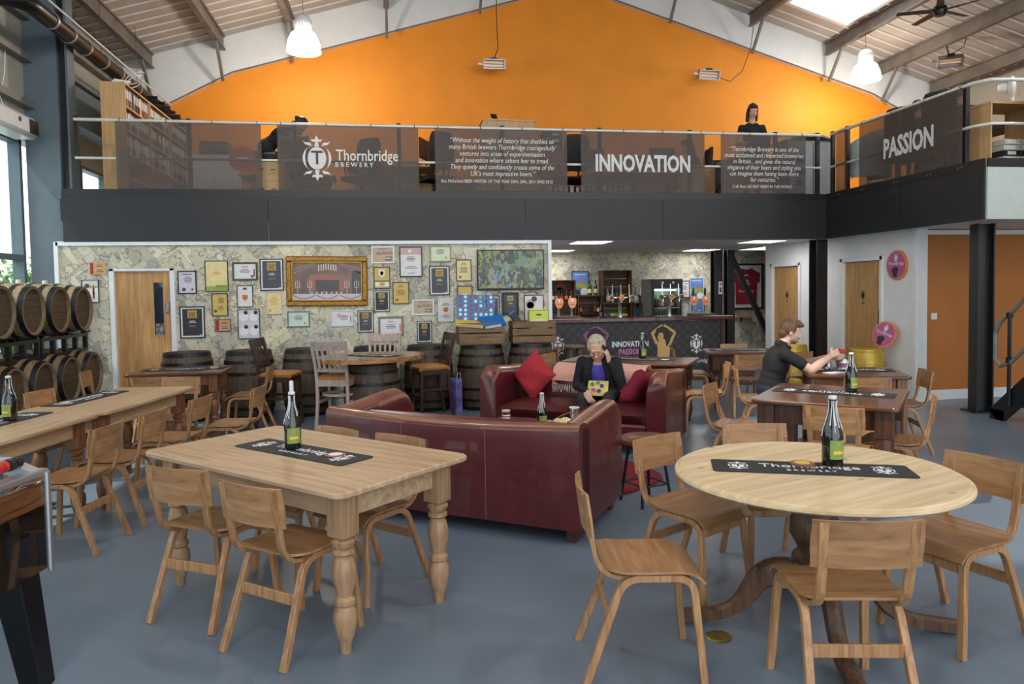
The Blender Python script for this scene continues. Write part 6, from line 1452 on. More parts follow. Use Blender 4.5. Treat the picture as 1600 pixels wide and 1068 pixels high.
def desk(label, x, y, L, Dp=.75, rz=0, z=.73):
    t = thing('office_desk', label, 'desk', (x, y, Z0), rz); ob('desk_top', MB().box(0, 0, z, L, Dp, .028, .003), lo_, t)
    for s in (-1, 1): ob('leg_frame', MB().box(s*(L/2-.06), 0, .36, .05, .05, .70).box(s*(L/2-.06), 0, .02, .05, Dp-.1, .04).box(s*(L/2-.06), 0, .70, .05, Dp-.1, .03), M['silver'], t)
    ob('modesty_panel', MB().box(0, Dp/2-.05, .5, L-.2, .018, .4), lo_, t); return t
desk('office desk with a dark monitor beside the white cabinet', -1.7, 13.2, 1.6); desk('office desk behind the crest banner', .1, 12.2, 1.5); desk('office desk behind the quotation banner', 1.0, 13.7, 1.4); desk('office desk behind the INNOVATION banner', 4.4, 12.5, 2.0); desk('office desk at which the standing woman works', 6.0, 11.0, 1.2, .6)
def monitor(label, x, y, rz, w=.5, h=.32, z=.745):
    t = thing('computer_monitor', label, 'monitor', (x, y, Z0+z), rz); ob('panel', MB().box(0, 0, .30, w, .03, h, .006), M['plastic'], t); ob('screen_face', MB().box(0, .0165, .30, w-.03, .002, h-.03), flat('screen_dark', C(30, 34, 42), .1, coat=.5) if 'screen_dark' not in bpy.data.materials else bpy.data.materials['screen_dark'], t); ob('stand', MB().box(0, -.03, .10, .05, .03, .2), M['plastic'], t); ob('foot', MB().box(0, -.02, .008, .22, .16, .016, .004), M['plastic'], t)
monitor('monitor seen almost edge on beside the desk fan', .62, 12.1, 1.15, .46, .34); monitor('monitor behind the INNOVATION banner beside the office chair', 3.62, 12.6, .1); monitor('monitor behind the INNOVATION banner by the long haired woman', 4.92, 12.5, -.05, .48, .36); monitor('dark monitor on the printer desk', -2.1, 13.2, .1, .42, .3)
t = thing('desk_printer', 'dark office printer on a white cabinet behind the plain banner', 'printer', (-2.95, 13.4, Z0+1.12)); ob('printer_body', MB().box(0, 0, .1, .48, .4, .2, .02), paint('printer_grey', C(70, 70, 74), .5), t); ob('paper_tray', MB().box(.1, -.22, .05, .3, .14, .02), M['plastic'], t); ob('scanner_lid', MB().box(0, 0, .215, .46, .38, .03, .008), M['plastic'], t)
t = thing('white_cabinet', 'white two door office cabinet under the printer', 'cabinet', (-2.95, 13.4, Z0)); ob('cabinet_body', MB().box(0, 0, .56, .7, .45, 1.11), M['white'], t)
for s in (-1, 1): d_ = ob('cabinet_door', MB().box(s*.172, -.232, .56, .335, .016, 1.05), M['trim'], t); ob('handle', MB().box(s*.03, -.245, .65, .012, .014, .12), M['silver'], d_)
t = thing('red_sign', 'round red sign with a white stripe leaning behind the plain banner', 'sign', (-2.42, 12.9, Z0+.745), .2); ob('board', MB().at(0, 0, .24, rx=PI/2-.15).lathe([(0, 0), (.22, 0), (.22, .02), (0, .02)], 28), flat('sign_red', C(170, 36, 40), .4), t); ob('sign_stripe', MB().at(0, -.03, .25, rx=-.15).box(0, 0, 0, .2, .004, .05), M['print'], t)
t = thing('desk_fan', 'white round desk fan beside the edge on monitor', 'fan', (1.0, 12.05, Z0+.745)); ob('fan_base', MB().lathe([(0, 0), (.12, 0), (.12, .02), (.03, .04), (.02, .30), (0, .30)], 20), M['trim'], t, smooth=40)
cg = MB()
for k in range(5): cg.at(0, -.03, .43, rx=PI/2-.1).lathe([(.04+.036*k-.003, -.003), (.04+.036*k+.003, -.003), (.04+.036*k+.003, .003), (.04+.036*k-.003, .003), (.04+.036*k-.003, -.003)], 24, cap=False)
for k in range(12): a = k*PI/6; cg.at(0, -.03, .43).bar([(0, 0, 0), (.185*math.cos(a), 0, .185*math.sin(a))], .005, .005, (0, 1, 0), c=.001)
ob('fan_cage', cg, M['trim'], t); ob('fan_motor', MB().at(0, .03, .43, rx=PI/2).lathe([(0, -.06), (.06, -.05), (.06, .04), (0, .05)], 16), M['trim'], t, smooth=40)
for k in range(3): ob('fan_blade', MB().at(0, 0, .43, ry=k*2*PI/3).sheet(lambda u, v: (.02+.13*u, -.01+.02*v, (v-.5)*.1*(.4+u)), 4, 2, .003), M['trim'], t)
t = thing('oak_cupboard', 'tall light oak cupboard behind the quotation banner', 'cupboard', (2.08, 12.5, Z0)); ob('cupboard_body', MB().box(0, 0, .80, .9, .42, 1.60), lo_, t); ob('cupboard_top', MB().box(0, 0, 1.61, .94, .45, .025), lo_, t)
for s in (-1, 1): ob('cupboard_door', MB().box(s*.222, -.216, .8, .435, .014, 1.54), lo_, t)
t = thing('tablet_on_cupboard', 'small tablet propped on a white sheet on the oak cupboard', 'tablet', (1.85, 12.45, Z0+1.625)); ob('tablet', MB().at(0, 0, .06, rx=-.5, rz=.4).box(0, 0, 0, .12, .01, .16), M['plastic'], t); ob('sheet', MB().box(.08, -.05, .004, .3, .2, .006), M['print'], t)
t = thing('red_chest', 'red drawer chest behind the quotation banner', 'drawers', (2.82, 12.3, Z0)); ob('chest_body', MB().box(0, 0, .55, .42, .4, 1.1), flat('chest_red', C(160, 70, 40), .5), t)
for k in range(4): d_ = ob('drawer', MB().box(0, -.206, .16+.26*k, .39, .014, .23), flat('drawer_red', C(176, 84, 50), .5) if 'drawer_red' not in bpy.data.materials else bpy.data.materials['drawer_red'], t); ob('knob', MB().ball(0, -.22, .16+.26*k, .014), M['silver'], d_)
for i in range(3):
    t = thing('file_box', 'dark file box stacked on the red chest', 'file box', (2.82, 12.3, Z0+1.102+.105*i), random.uniform(-.1, .1), 'file boxes on the red chest'); ob('box_body', MB().box(0, 0, .05, .34, .26, .098, .003), M['mat'], t); ob('box_label', MB().box(.04, -.1315, .05, .12, .002, .04), M['print'], t); ob('finger_pull', MB().at(-.1, -.132, .05, rx=PI/2).lathe([(.008, 0), (.016, 0), (.016, .002), (.008, .002)], 10, cap=False), M['chrome'], t)
def office_chair(label, x, y, rz):
    t = thing('office_chair', label, 'office chair', (x, y, Z0), rz); ob('seat_pad', MB().sheet(lambda u, v: ((u-.5)*.48, (v-.5)*.46, .50+.02*math.sin(PI*u)*math.sin(PI*v)), 8, 8, .07), M['mat'], t, smooth=60)
    def bkf(u, v):
        a = 2*u-1; w = .22*(1-.25*abs(2*v-1)**4); return (a*w, -.25-.05*v+.05*a*a, .58+.58*v)
    ob('back_pad', MB().sheet(bkf, 10, 12, .06), M['mat'], t, smooth=60); ob('gas_column', MB().cyl((0, 0, .08), (0, 0, .45), .03), M['plastic'], t); ob('back_bracket', MB().bar([(0, -.05, .44), (0, -.28, .46), (0, -.31, .72)], .06, .02, (1, 0, 0)), M['plastic'], t)
    for k in range(5): a = k*2*PI/5; l_ = ob('base_arm', MB().bar([(0, 0, .09), (.28*math.cos(a), .28*math.sin(a), .06)], .04, .03, (0, 0, 1)), M['plastic'], t); ob('castor', MB().ball(.28*math.cos(a), .28*math.sin(a), .028, .028), M['plastic'], l_)
    for s in (-1, 1): ob('armrest', MB().tube([(s*.24, .05, .48), (s*.28, .05, .68), (s*.28, -.15, .68)], .016, 6), M['plastic'], t)
office_chair('black office chair in the gap between the quotation and INNOVATION banners', 2.98, 11.5, .1); office_chair('black office chair behind the crest banner', -.4, 11.6, 2.6); office_chair('black office chair beside the edge on monitor', .75, 11.5, .4)
# low shelf of red and white files by the railing
t = thing('low_shelf', 'low shelf by the railing holding a row of files', 'shelf', (3.1, 11.1, Z0)); ob('board', MB().box(0, 0, .015, 1.6, .32, .03), lo_, t); ob('board', MB().box(0, 0, .44, 1.6, .32, .025), M['black'], t)
for s in (-1, 1): ob('side_panel', MB().box(s*.79, 0, .22, .02, .32, .42), lo_, t)
for i in range(15):
    c = (1, 3, 1, 2)[i % 4]; o = ob('ring_binder', BN[c], loc=(2.48+.088*i, 11.08, Z0+.032)); o.rotation_euler = (0, 0, -PI/2); tag(o, ('black', 'white', 'grey', 'red')[c]+' file standing on the low shelf by the railing', 'binder', ('black', 'white', 'grey', 'red')[c]+' files on the low shelf')
for i in range(4): o = ob('ring_binder', BN[(1, 1, 0, 1)[i]], loc=(3.86+.075*i, 12.62, Z0+.746)); o.rotation_euler = (0, 0, -PI/2); tag(o, ('white ring binder standing on the INNOVATION desk', 'black ring binder standing on the INNOVATION desk')[(0, 0, 1, 0)[i]], 'binder', 'white binders on the desk' if i != 2 else None)
t = thing('letter_tray_stack', 'tall stack of black letter trays on the INNOVATION desk', 'letter tray', (4.38, 12.5, Z0+.745))
for k in range(5): ob('tray', MB().box(0, 0, .02+.07*k, .34, .26, .006).box(-.17, 0, .045+.07*k, .006, .26, .05).box(.17, 0, .045+.07*k, .006, .26, .05).box(0, .13, .045+.07*k, .34, .006, .05), M['plastic'], t); ob('papers', MB().box(0, 0, .032+.07*k, .28, .22, .012), M['print'] if k != 2 else INK['red'], t)
t = thing('oak_pedestal', 'light oak drawer pedestal with a lock beside the blue shirted person', 'drawers', (5.14, 11.5, Z0)); ob('pedestal_body', MB().box(0, 0, .33, .42, .5, .66), lo_, t)
for k in range(3): ob('drawer', MB().box(0, -.256, .12+.21*k, .40, .014, .19), lo_, t)
ob('lock', MB().at(.14, -.264, .6, rx=PI/2).lathe([(0, 0), (.012, 0), (.012, .004), (0, .004)], 10), M['chrome'], t)
t = thing('grey_storage_unit', 'pale grey plastic storage unit behind the railing corner', 'storage unit', (7.55, 12.3, Z0)); gp_ = paint('grey_plastic', C(150, 152, 156), .5); ob('unit_body', MB().box(0, 0, .66, .9, .6, 1.32, .05), gp_, t, smooth=40); ob('unit_lid', MB().sheet(lambda u, v: ((u-.5)*.96, (v-.5)*.66, 1.33+.10*math.sin(PI*u)), 10, 4, .03), gp_, t, smooth=40)
for z in (.55, .75, .95): ob('vent', MB().box(-.22, -.302, z, .14, .006, .1), M['mat'], t)
ob('unit_seam', MB().box(.05, -.302, .66, .012, .006, 1.2), M['mat'], t)
t = thing('laptop', 'dark laptop on a stand in front of the standing woman', 'laptop', (5.95, 11.02, Z0+.745), 3.0); ob('keyboard', MB().box(0, 0, .16, .36, .24, .018), M['plastic'], t); ob('lid', MB().at(0, .12, .17, rx=1.15).box(0, .12, 0, .36, .24, .01), M['plastic'], t); ob('riser', MB().box(0, 0, .075, .28, .2, .15), M['plastic'], t)
# stair wing: tub chair, shelf unit with drawers, fan, bag
t = thing('tub_armchair', 'pale grey plastic tub armchair behind the wing railing', 'armchair', (7.20, 9.90, Z0), .4)
ob('shell', MB().sheet(lambda u, v: ((.30+.05*v)*math.cos(PI*.85+u*PI*1.3), (.30+.05*v)*math.sin(PI*.85+u*PI*1.3), .30+.68*v*(.7+.3*math.sin(PI*u))), 20, 8, .02), paint('pale_tub', C(176, 186, 184), .35), t, smooth=60); ob('seat_pad', MB().lathe([(0, .36), (.27, .36), (.28, .40), (.26, .44), (0, .45)], 24), M['mat'], t, smooth=50); ob('pedestal', MB().lathe([(.2, 0), (.2, .02), (.04, .04), (.04, .36)], 20), M['chrome'], t)
desk('office desk behind the PASSION banner', 8.0, 8.85, 1.5, .7, PI/2)
t = thing('wing_shelf_unit', 'oak shelf unit with drawers at the stair end of the wing', 'shelf unit', (7.62, 7.68, Z0), .0); ob('unit_top', MB().box(0, 0, .80, 1.3, .5, .03), lo_, t); ob('unit_shelf', MB().box(-.3, 0, .1, .65, .48, .025), lo_, t)
for x in (-.63, .02, .63): ob('side_panel', MB().box(x, 0, .40, .02, .48, .78), lo_, t)
for k in range(3): d_ = ob('drawer', MB().box(.33, -.245, .14+.25*k, .58, .016, .23), lo_, t); ob('handle', MB().tube([(.24, -.255, .17+.25*k), (.28, -.275, .165+.25*k), (.38, -.275, .165+.25*k), (.42, -.255, .17+.25*k)], .006, 6), M['black'], d_)
for i in range(4): o = ob('ring_binder', BN[(1, 0, 1, 1)[i]], loc=(7.46, 7.58, Z0+.15+.066*i)); o.rotation_euler = (PI/2, 0, -PI/2+.05*(i % 2)); tag(o, ('white', 'black')[(0, 1, 0, 0)[i]]+' binder lying flat in the wing shelf unit', 'binder', ('white', 'black')[(0, 1, 0, 0)[i]]+' binders in the wing shelf unit')
t = thing('white_desk_fan', 'white desk fan on the wing shelf unit', 'fan', (7.5, 7.68, Z0+.815), .8); ob('fan_base', MB().lathe([(0, 0), (.10, 0), (.10, .02), (.025, .04), (.02, .18), (0, .18)], 18), M['trim'], t, smooth=40); ob('fan_cage', MB().at(0, 0, .24, rx=PI/2).lathe([(.02, -.05), (.10, -.045), (.135, 0), (.10, .035), (.02, .04)], 24), M['trim'], t, smooth=40); ob('fan_motor', MB().at(0, .09, .24, rx=PI/2).lathe([(0, -.06), (.05, -.05), (.06, .04), (0, .06)], 16), M['trim'], t, smooth=40)
t = thing('black_backpack', 'black backpack on the floor by the stair end railing', 'bag', (8.55, 7.62, Z0)); ob('pack', MB().ball(0, 0, .2, .24, .16, .2), M['mat'], t, smooth=60); ob('pack_strap', MB().tube([(-.1, -.14, .34), (-.02, -.2, .2), (-.08, -.17, .06)], .014, 6), M['plastic'], t); ob('pack_mark', MB().bar([(-.06, -.165, .2), (.02, -.165, .28)], .004, .02, (0, 0, 1)), M['print'], t)
# ------------------------------------------------------------------ people
import numpy as np
SKIN = paint('skin', C(206, 160, 138), .55, var=.05, scale=20); SKIN2 = paint('skin_fair', C(214, 172, 152), .55, var=.05, scale=20)
CLO = {k: paint('cloth_'+k, c, .85, var=.12, scale=25, bump=.1) for k, c in dict(black=C(26, 25, 28), charcoal=C(44, 44, 50), purple=C(84, 70, 170), blue=C(104, 122, 156), navy=C(34, 38, 54), brown=C(66, 52, 46), shoe=C(30, 26, 26)).items()}
HAIR = {k: paint('hair_'+k, c, .5, var=.25, scale=8, stretch=(8, 8, 1), bump=.3) for k, c in dict(grey=C(176, 160, 136), brown=C(104, 76, 50), dark=C(44, 30, 28)).items()}
def remeshed(name, mb, vox, smooth=3):
    me = bpy.data.meshes.new(name); me.from_pydata(mb.v, [], mb.f)
    o = bpy.data.objects.new(name, me); COL.objects.link(o)
    r = o.modifiers.new('r', 'REMESH'); r.mode = 'VOXEL'; r.voxel_size = vox
    s = o.modifiers.new('s', 'SMOOTH'); s.factor = .5; s.iterations = smooth
    bpy.context.view_layer.update()
    out = bpy.data.meshes.new_from_object(o.evaluated_get(bpy.context.evaluated_depsgraph_get()))
    bpy.data.objects.remove(o); bpy.data.meshes.remove(me)
    for p in out.polygons: p.use_smooth = True
    return out
class Body:
    def __init__(s): s.mb = MB(); s.pr = []
    def cap(s, a, b, ra, rb, tag):
        a, b = Vector(a), Vector(b); n = 5
        s.mb.tube([a.lerp(b, k/n) for k in range(n+1)], [ra+(rb-ra)*k/n for k in range(n+1)], 14); s.mb.ball(*a, ra, seg=14, rings=10); s.mb.ball(*b, rb, seg=14, rings=10); s.pr.append((tag, np.array(a), np.array(b), ra, rb))
    def ell(s, c, r, tag, R=None):
        R = R or Matrix.Identity(3); old = s.mb.T; s.mb.T = old @ Matrix.Translation(c) @ R.to_4x4(); s.mb.ball(0, 0, 0, *r, seg=18, rings=12); s.mb.T = old; s.pr.append((tag, np.array(c), np.array(R), np.array(r), None))
    def chain(s, pts, rs, tag):
        for i in range(len(pts)-1): s.cap(pts[i], pts[i+1], rs[i], rs[i+1], tag)
    def hand(s, w, d, n, side, curl=.35, tag='skin', k=1.0):
        """w wrist, d pointing direction, n palm normal, side +1 when the thumb lies towards n x d"""
        w, d, n = Vector(w), Vector(d).normalized(), Vector(n); n = (n-d*n.dot(d)).normalized(); l = n.cross(d)*side
        for q in (-1.4, -.5, .5, 1.4): s.cap(w+d*.012*k+l*q*.012*k, w+d*.085*k+l*q*.018*k, .014*k, .0115*k, tag)
        for i, (q, ln) in enumerate(((1.5, .9), (.5, 1.0), (-.5, .95), (-1.5, .75))):
            p = w+d*.085*k+l*q*.0185*k; a = curl*(.6+.1*i); pts = [p]
            for seg in (.038, .026, .020):
                v = d*math.cos(a)+n*math.sin(a); p = p+v*seg*ln*k; pts.append(p); a += curl*1.3
            s.chain(pts, [.0098*k, .009*k, .0082*k, .007*k], tag)
        p = w+d*.025*k+l*.026*k; v = (d*.65+l*.7+n*.35*curl).normalized(); p2 = p+v*.042*k; v2 = (d*.9+l*.2+n*.5*curl).normalized(); s.chain([p, p2, p2+v2*.032*k], [.013*k, .0105*k, .0085*k], tag)
    def head(s, H, R, neck, tag='skin', beard=None, k=1.0):
        P = lambda x, y, z: Vector(H)+R@Vector((x*k, y*k, z*k))
        s.ell(P(0, -.012, .026), (.074*k, .092*k, .092*k), tag, R); s.ell(P(0, .020, -.030), (.059*k, .066*k, .084*k), tag, R); s.ell(P(0, .050, -.088), (.030*k, .030*k, .026*k), beard or tag, R)
        if beard: s.cap(P(-.034, .03, -.078), P(.034, .03, -.078), .027*k, .027*k, beard); s.cap(P(-.02, .083, -.047), P(.02, .083, -.047), .009*k, .009*k, beard)
        s.cap(P(0, .082, .004), P(0, .104, -.026), .009*k, .0125*k, tag); s.cap(P(-.012, .094, -.030), P(.012, .094, -.030), .008*k, .008*k, tag)
        s.cap(P(-.036, .074, .024), P(.036, .074, .024), .0125*k, .0125*k, tag); s.cap(P(-.018, .083, -.061), P(.018, .083, -.061), .0075*k, .0075*k, 'lip')
        for q in (-1, 1): s.ell(P(q*.077, -.005, -.008), (.011*k, .02*k, .031*k), tag, R); s.ell(P(q*.04, .055, -.028), (.024*k, .024*k, .024*k), tag, R)
        s.cap(P(0, -.015, -.07), neck, .052*k, .058*k, tag)
    def build(s, parent, mats, vox):
        me = remeshed('body', s.mb, vox); tags = list(mats)
        for t in tags: me.materials.append(mats[t])
        n = len(me.polygons); c = np.empty(n*3); me.polygons.foreach_get('center', c); c = c.reshape(-1, 3); best = np.full(n, 1e9); idx = np.zeros(n, int)
        for t, a, b, r0, r1 in s.pr:
            if r1 is None: q = (c-a)@b; d = (np.linalg.norm(q/r0, axis=1)-1)*r0.min()
            else:
                ab = b-a; L = ab@ab+1e-12; u = np.clip((c-a)@ab/L, 0, 1); d = np.linalg.norm(c-a-u[:, None]*ab, axis=1)-(r0+(r1-r0)*u)
            m = d < best; best[m] = d[m]; idx[m] = tags.index(t) if t in tags else tags.index('skin')
        me.polygons.foreach_set('material_index', idx.astype(np.int32)); return ob('body', me, parent=parent)
def rot(yaw=0, pitch=0, roll=0): return Matrix.Rotation(yaw, 3, 'Z') @ Matrix.Rotation(pitch, 3, 'X') @ Matrix.Rotation(roll, 3, 'Y')   # pitch < 0 looks down
def face_bits(parent, H, R, hair, k=1.0, iris=None):
    P = lambda x, y, z: tuple(Vector(H)+R@Vector((x*k, y*k, z*k)))
    for q in (-1, 1):
        e = MB(); e.ball(*P(q*.031, .0755, .006), .0092*k, seg=12, rings=8); e.mi = 1; e.ball(*P(q*.031, .0805, .005), .0058*k, seg=10, rings=6); ob('eye', e, [M['print'], M['plastic']], parent, smooth=60)
        ob('eyebrow', MB().tube([P(q*.016, .0865, .026), P(q*.032, .087, .031), P(q*.048, .078, .027)], [.003*k, .0035*k, .002*k], 6), hair, parent)
def hair(parent, H, R, mat, extra=(), k=1.0, vox=.007, front=.0):
    b = Body(); P = lambda x, y, z: Vector(H)+R@Vector((x*k, y*k, z*k))
    b.ell(P(0, -.026, .040), (.084*k, .092*k, .094*k), 'h', R); b.ell(P(0, .030+front, .088), (.066*k, .052*k, .038*k), 'h', R)
    for q in (-1, 1): b.ell(P(q*.066, -.008, .03), (.022*k, .045*k, .055*k), 'h', R)
    b.ell(P(0, -.07, -.02), (.066*k, .045*k, .06*k), 'h', R)
    for e in extra:
        if len(e) == 4: b.cap(P(*e[0]), P(*e[1]), e[2]*k, e[3]*k, 'h')
        else: b.ell(P(*e[0]), tuple(v*k for v in e[1]), 'h', R)
    me = remeshed('hair', b.mb, vox, 2); me.materials.append(mat); return ob('hair', me, parent=parent)
def torso(b, hip, sh, w, tag, sw=.18, bulk=1.0, waist=None):
    """pelvis to shoulders along a curved spine"""
    hip, sh = Vector(hip), Vector(sh); mid = hip.lerp(sh, .5)+Vector((0, -.03, .02)); ax = (sh-hip).normalized()
    R = Vector((0, 0, 1)).rotation_difference(ax).to_matrix()
    b.ell(tuple(hip+Vector((0, 0, .02))), (.165*bulk, .125*bulk, .12), waist or tag, R); b.ell(tuple(hip.lerp(sh, .35)+Vector((0, -.015, 0))), (.145*bulk, .115*bulk, .16), tag, R); b.ell(tuple(mid+ax*.08), (.155*bulk, .115*bulk, .17), tag, R)
    b.ell(tuple(hip.lerp(sh, .18)+Vector((0, -.005, 0))), (.155*bulk, .125*bulk, .15), tag, R); b.ell(tuple(hip.lerp(sh, .62)+Vector((0, -.02, 0))), (.158*bulk, .12*bulk, .16), tag, R)
    b.cap(sh+Vector((-sw+.03, -.01, -.035)), sh+Vector((sw-.03, -.01, -.035)), .062*bulk, .062*bulk, tag); b.cap(sh+Vector((-.06, -.005, 0)), sh+Vector((.06, -.005, 0)), .055, .055, tag)
def leg(b, hip, knee, ankle, tag, shoe='shoe', toe=(0, 1, 0)):
    b.chain([hip, Vector(hip).lerp(Vector(knee), .5), knee], [.088, .075, .058], tag); b.chain([knee, Vector(knee).lerp(Vector(ankle), .35)+Vector((0, -.012, 0)), ankle], [.056, .054, .038], tag)
    a = Vector(ankle); t = Vector(toe).normalized(); b.cap(a+Vector((0, 0, -.035))-t*.03, a+t*.14+Vector((0, 0, -.05)), .036, .03, shoe)
def arm(b, sh, el, wr, up, fore, r=1.0, cut=None):
    sh, el, wr = Vector(sh), Vector(el), Vector(wr)
    if cut: m = sh.lerp(el, cut); b.chain([sh, m], [.056*r, .054*r], up); b.chain([m, el], [.043*r, .038*r], fore)
    else: b.chain([sh, sh.lerp(el, .5), el], [.056*r, .049*r, .043*r], up)
    b.chain([el, el.lerp(wr, .35), wr], [.041*r, .040*r, .027*r], fore)

# seated woman on the phone
F1 = math.atan2(-.89, -.45)-PI/2
w1 = thing('person', 'seated person in black fleece and purple top holding a phone to the ear', 'person', (2.235, 7.40, 0), F1)
b = Body(); hip, sh = (0, 0, .53), (0, .27, .87); torso(b, hip, sh, 0, 'fleece', .175, 1.0, 'trouser')
b.ell((0, .262, .73), (.085, .075, .15), 'top', rot(0, -.55)); b.ell((0, .235, .62), (.10, .08, .08), 'top')
for s in (-1, 1): b.chain([(s*.07, .32, .86), (s*.115, .315, .74), (s*.125, .24, .60)], [.036, .045, .05], 'fleece'); b.cap((s*.055, .25, .93), (s*.06, .32, .87), .028, .026, 'fleece')
b.ell((0, .325, .845), (.05, .035, .05), 'skin')
for s in (-1, 1): leg(b, (s*.10, .04, .53), (s*.13, .50, .50), (s*.14, .50, .09), 'trouser')
arm(b, (-.175, .26, .85), (-.25, .33, .62), (-.14, .40, .855), 'fleece', 'fleece', 1.12); arm(b, (.175, .26, .85), (.245, .24, .60), (.09, .50, .585), 'fleece', 'fleece', 1.12)
Hc = Vector((0, .385, 1.0)); Rh = rot(.12, -.50, .05); b.head(Hc, Rh, (0, .26, .90), k=1.1)
b.hand((-.128, .405, .868), (.12, .15, .9), (.75, -.2, -.1), 1, .55); b.hand((.09, .51, .58), (-.35, .45, -.5), (-.5, -.3, -.6), -1, .5)
b.build(w1, dict(skin=SKIN, fleece=CLO['black'], top=CLO['purple'], trouser=CLO['charcoal'], shoe=CLO['shoe'], lip=flat('lip', C(176, 110, 100), .5)), .006)
hair(w1, Hc, Rh, HAIR['grey'], [((0, -.10, .0), (0, -.125, -.02), .04, .03), ((0, -.125, -.03), (.01, -.14, -.11), .028, .015)], front=-.03, k=1.1); face_bits(w1, Hc, Rh, HAIR['grey'], 1.1)
g_ = MB(); P = lambda x, y, z: tuple(Hc+Rh@Vector((x*1.1, y*1.1, z*1.1)))
for q in (-1, 1): g_.tube([P(q*.033+.024*math.cos(a), .098, .002+.018*math.sin(a)) for a in [2*PI*k/14 for k in range(15)]], .0022, 5); g_.tube([P(q*.056, .097, .006), P(q*.08, .03, .006), P(q*.081, -.01, .0)], .002, 5)
g_.tube([P(-.010, .1, .006), P(.010, .1, .006)], .002, 5); ob('spectacles', g_, flat('spectacle_rim', C(120, 60, 60), .4), w1)
ph = thing('mobile_phone', 'dark mobile phone held at the ear of the seated person', 'phone', tuple(w1.matrix_basis @ Vector((-.098, .405, .985))), F1); ph.rotation_euler = (-.35, .25, F1-.2); ob('phone_body', MB().box(0, 0, 0, .012, .07, .145, .004), M['plastic'], ph); ob('phone_screen', MB().box(.0065, 0, 0, .001, .062, .13), flat('phone_glass', C(40, 44, 52), .1), ph)
pq = thing('embroidered_pouch', 'yellow pouch embroidered with purple and pink flowers on the lap', 'pouch', tuple(w1.matrix_basis @ Vector((-.01, .41, .52))), F1); pq.rotation_euler = (.55, 0, F1); pq.scale = (.8, .8, .8)
ob('pouch_cloth', MB().sheet(lambda u, v: ((u-.5)*.25, .022*math.sin(PI*u)*math.sin(PI*v), .20*v-.02*math.sin(PI*u)*(v > .9)), 10, 8, .03), paint('yellow_cloth', C(208, 190, 110), .85, var=.12, scale=20), pq, smooth=60)
for i, (x, z, c) in enumerate(((-.05, .12, C(70, 44, 120)), (.05, .06, C(200, 60, 150)), (.07, .14, C(70, 130, 70)), (-.02, .05, C(90, 50, 140)), (.0, .16, C(80, 140, 80)))):
    fl_ = MB()
    for k in range(6): a = k*PI/3; fl_.ball(x+.017*math.cos(a), .052, z+.017*math.sin(a), .012, .004, .012, 8, 6)
    ob('flower', fl_, flat('thread_%d' % i, c, .8), pq)
# seated man at the dark table
F2 = math.atan2(-.36, .93)-PI/2
m1 = thing('person', 'seated person in a black polo shirt examining a jar at the dark table', 'person', (3.80, 6.72, 0), F2)
b = Body(); torso(b, (0, -.02, .54), (0, .11, .965), 0, 'polo', .205, 1.08, 'trouser')
for s in (-1, 1): leg(b, (s*.10, .04, .53), (s*.13, .46, .50), (s*.15, .40, .09), 'trouser')
arm(b, (.205, .11, .93), (.25, .33, .79), (.085, .53, .905), 'polo', 'skin', 1.08, .62); arm(b, (-.205, .11, .93), (-.24, .36, .79), (-.075, .53, .88), 'polo', 'skin', 1.08, .62)
for s in (-1, 1): b.cap((s*.045, .10, 1.015), (s*.03, .165, .985), .026, .022, 'polo')
b.cap((-.045, .075, 1.02), (.045, .075, 1.02), .045, .045, 'polo'); b.cap((-.05, .11, 1.01), (.05, .11, 1.01), .04, .04, 'polo')
Hm = Vector((0, .185, 1.145)); Rm = rot(-.05, -.22, 0); b.head(Hm, Rm, (0, .10, 1.0), beard='beard')
b.hand((.078, .54, .912), (-.35, .75, .35), (-.8, .1, -.1), -1, .75); b.hand((-.07, .54, .885), (.35, .75, .1), (.8, .1, .1), 1, .75)
b.build(m1, dict(skin=SKIN2, polo=CLO['black'], trouser=CLO['navy'], shoe=CLO['shoe'], beard=paint('stubble', C(150, 106, 80), .7, var=.1), lip=flat('lip_m', C(180, 120, 108), .5)), .006)
hair(m1, Hm, Rm, HAIR['brown'], [((-.04, .055, .105), (.03, .085, .085), .03, .022)], front=.012); face_bits(m1, Hm, Rm, HAIR['brown'])
hj = thing('held_jar', 'jar of amber preserve tilted between the hands of the man', 'jar', tuple(m1.matrix_basis @ Vector((0, .625, .905))), F2); hj.rotation_euler = (.35, .25, F2)
ob('jar_glass', MB().lathe([(0, -.055), (.032, -.055), (.034, -.048), (.034, .035), (.028, .045), (0, .045)], 20), flat('preserve', C(120, 70, 36), .12, coat=.5), hj, smooth=40); ob('lid', MB().lathe([(0, .045), (.031, .045), (.031, .06), (0, .061)], 20), INK['orange'], hj); ob('jar_label', MB().lathe([(.0345, -.035), (.0348, -.034), (.0348, .015), (.0345, .016)], 20, cap=False), PAPER['brown'], hj)
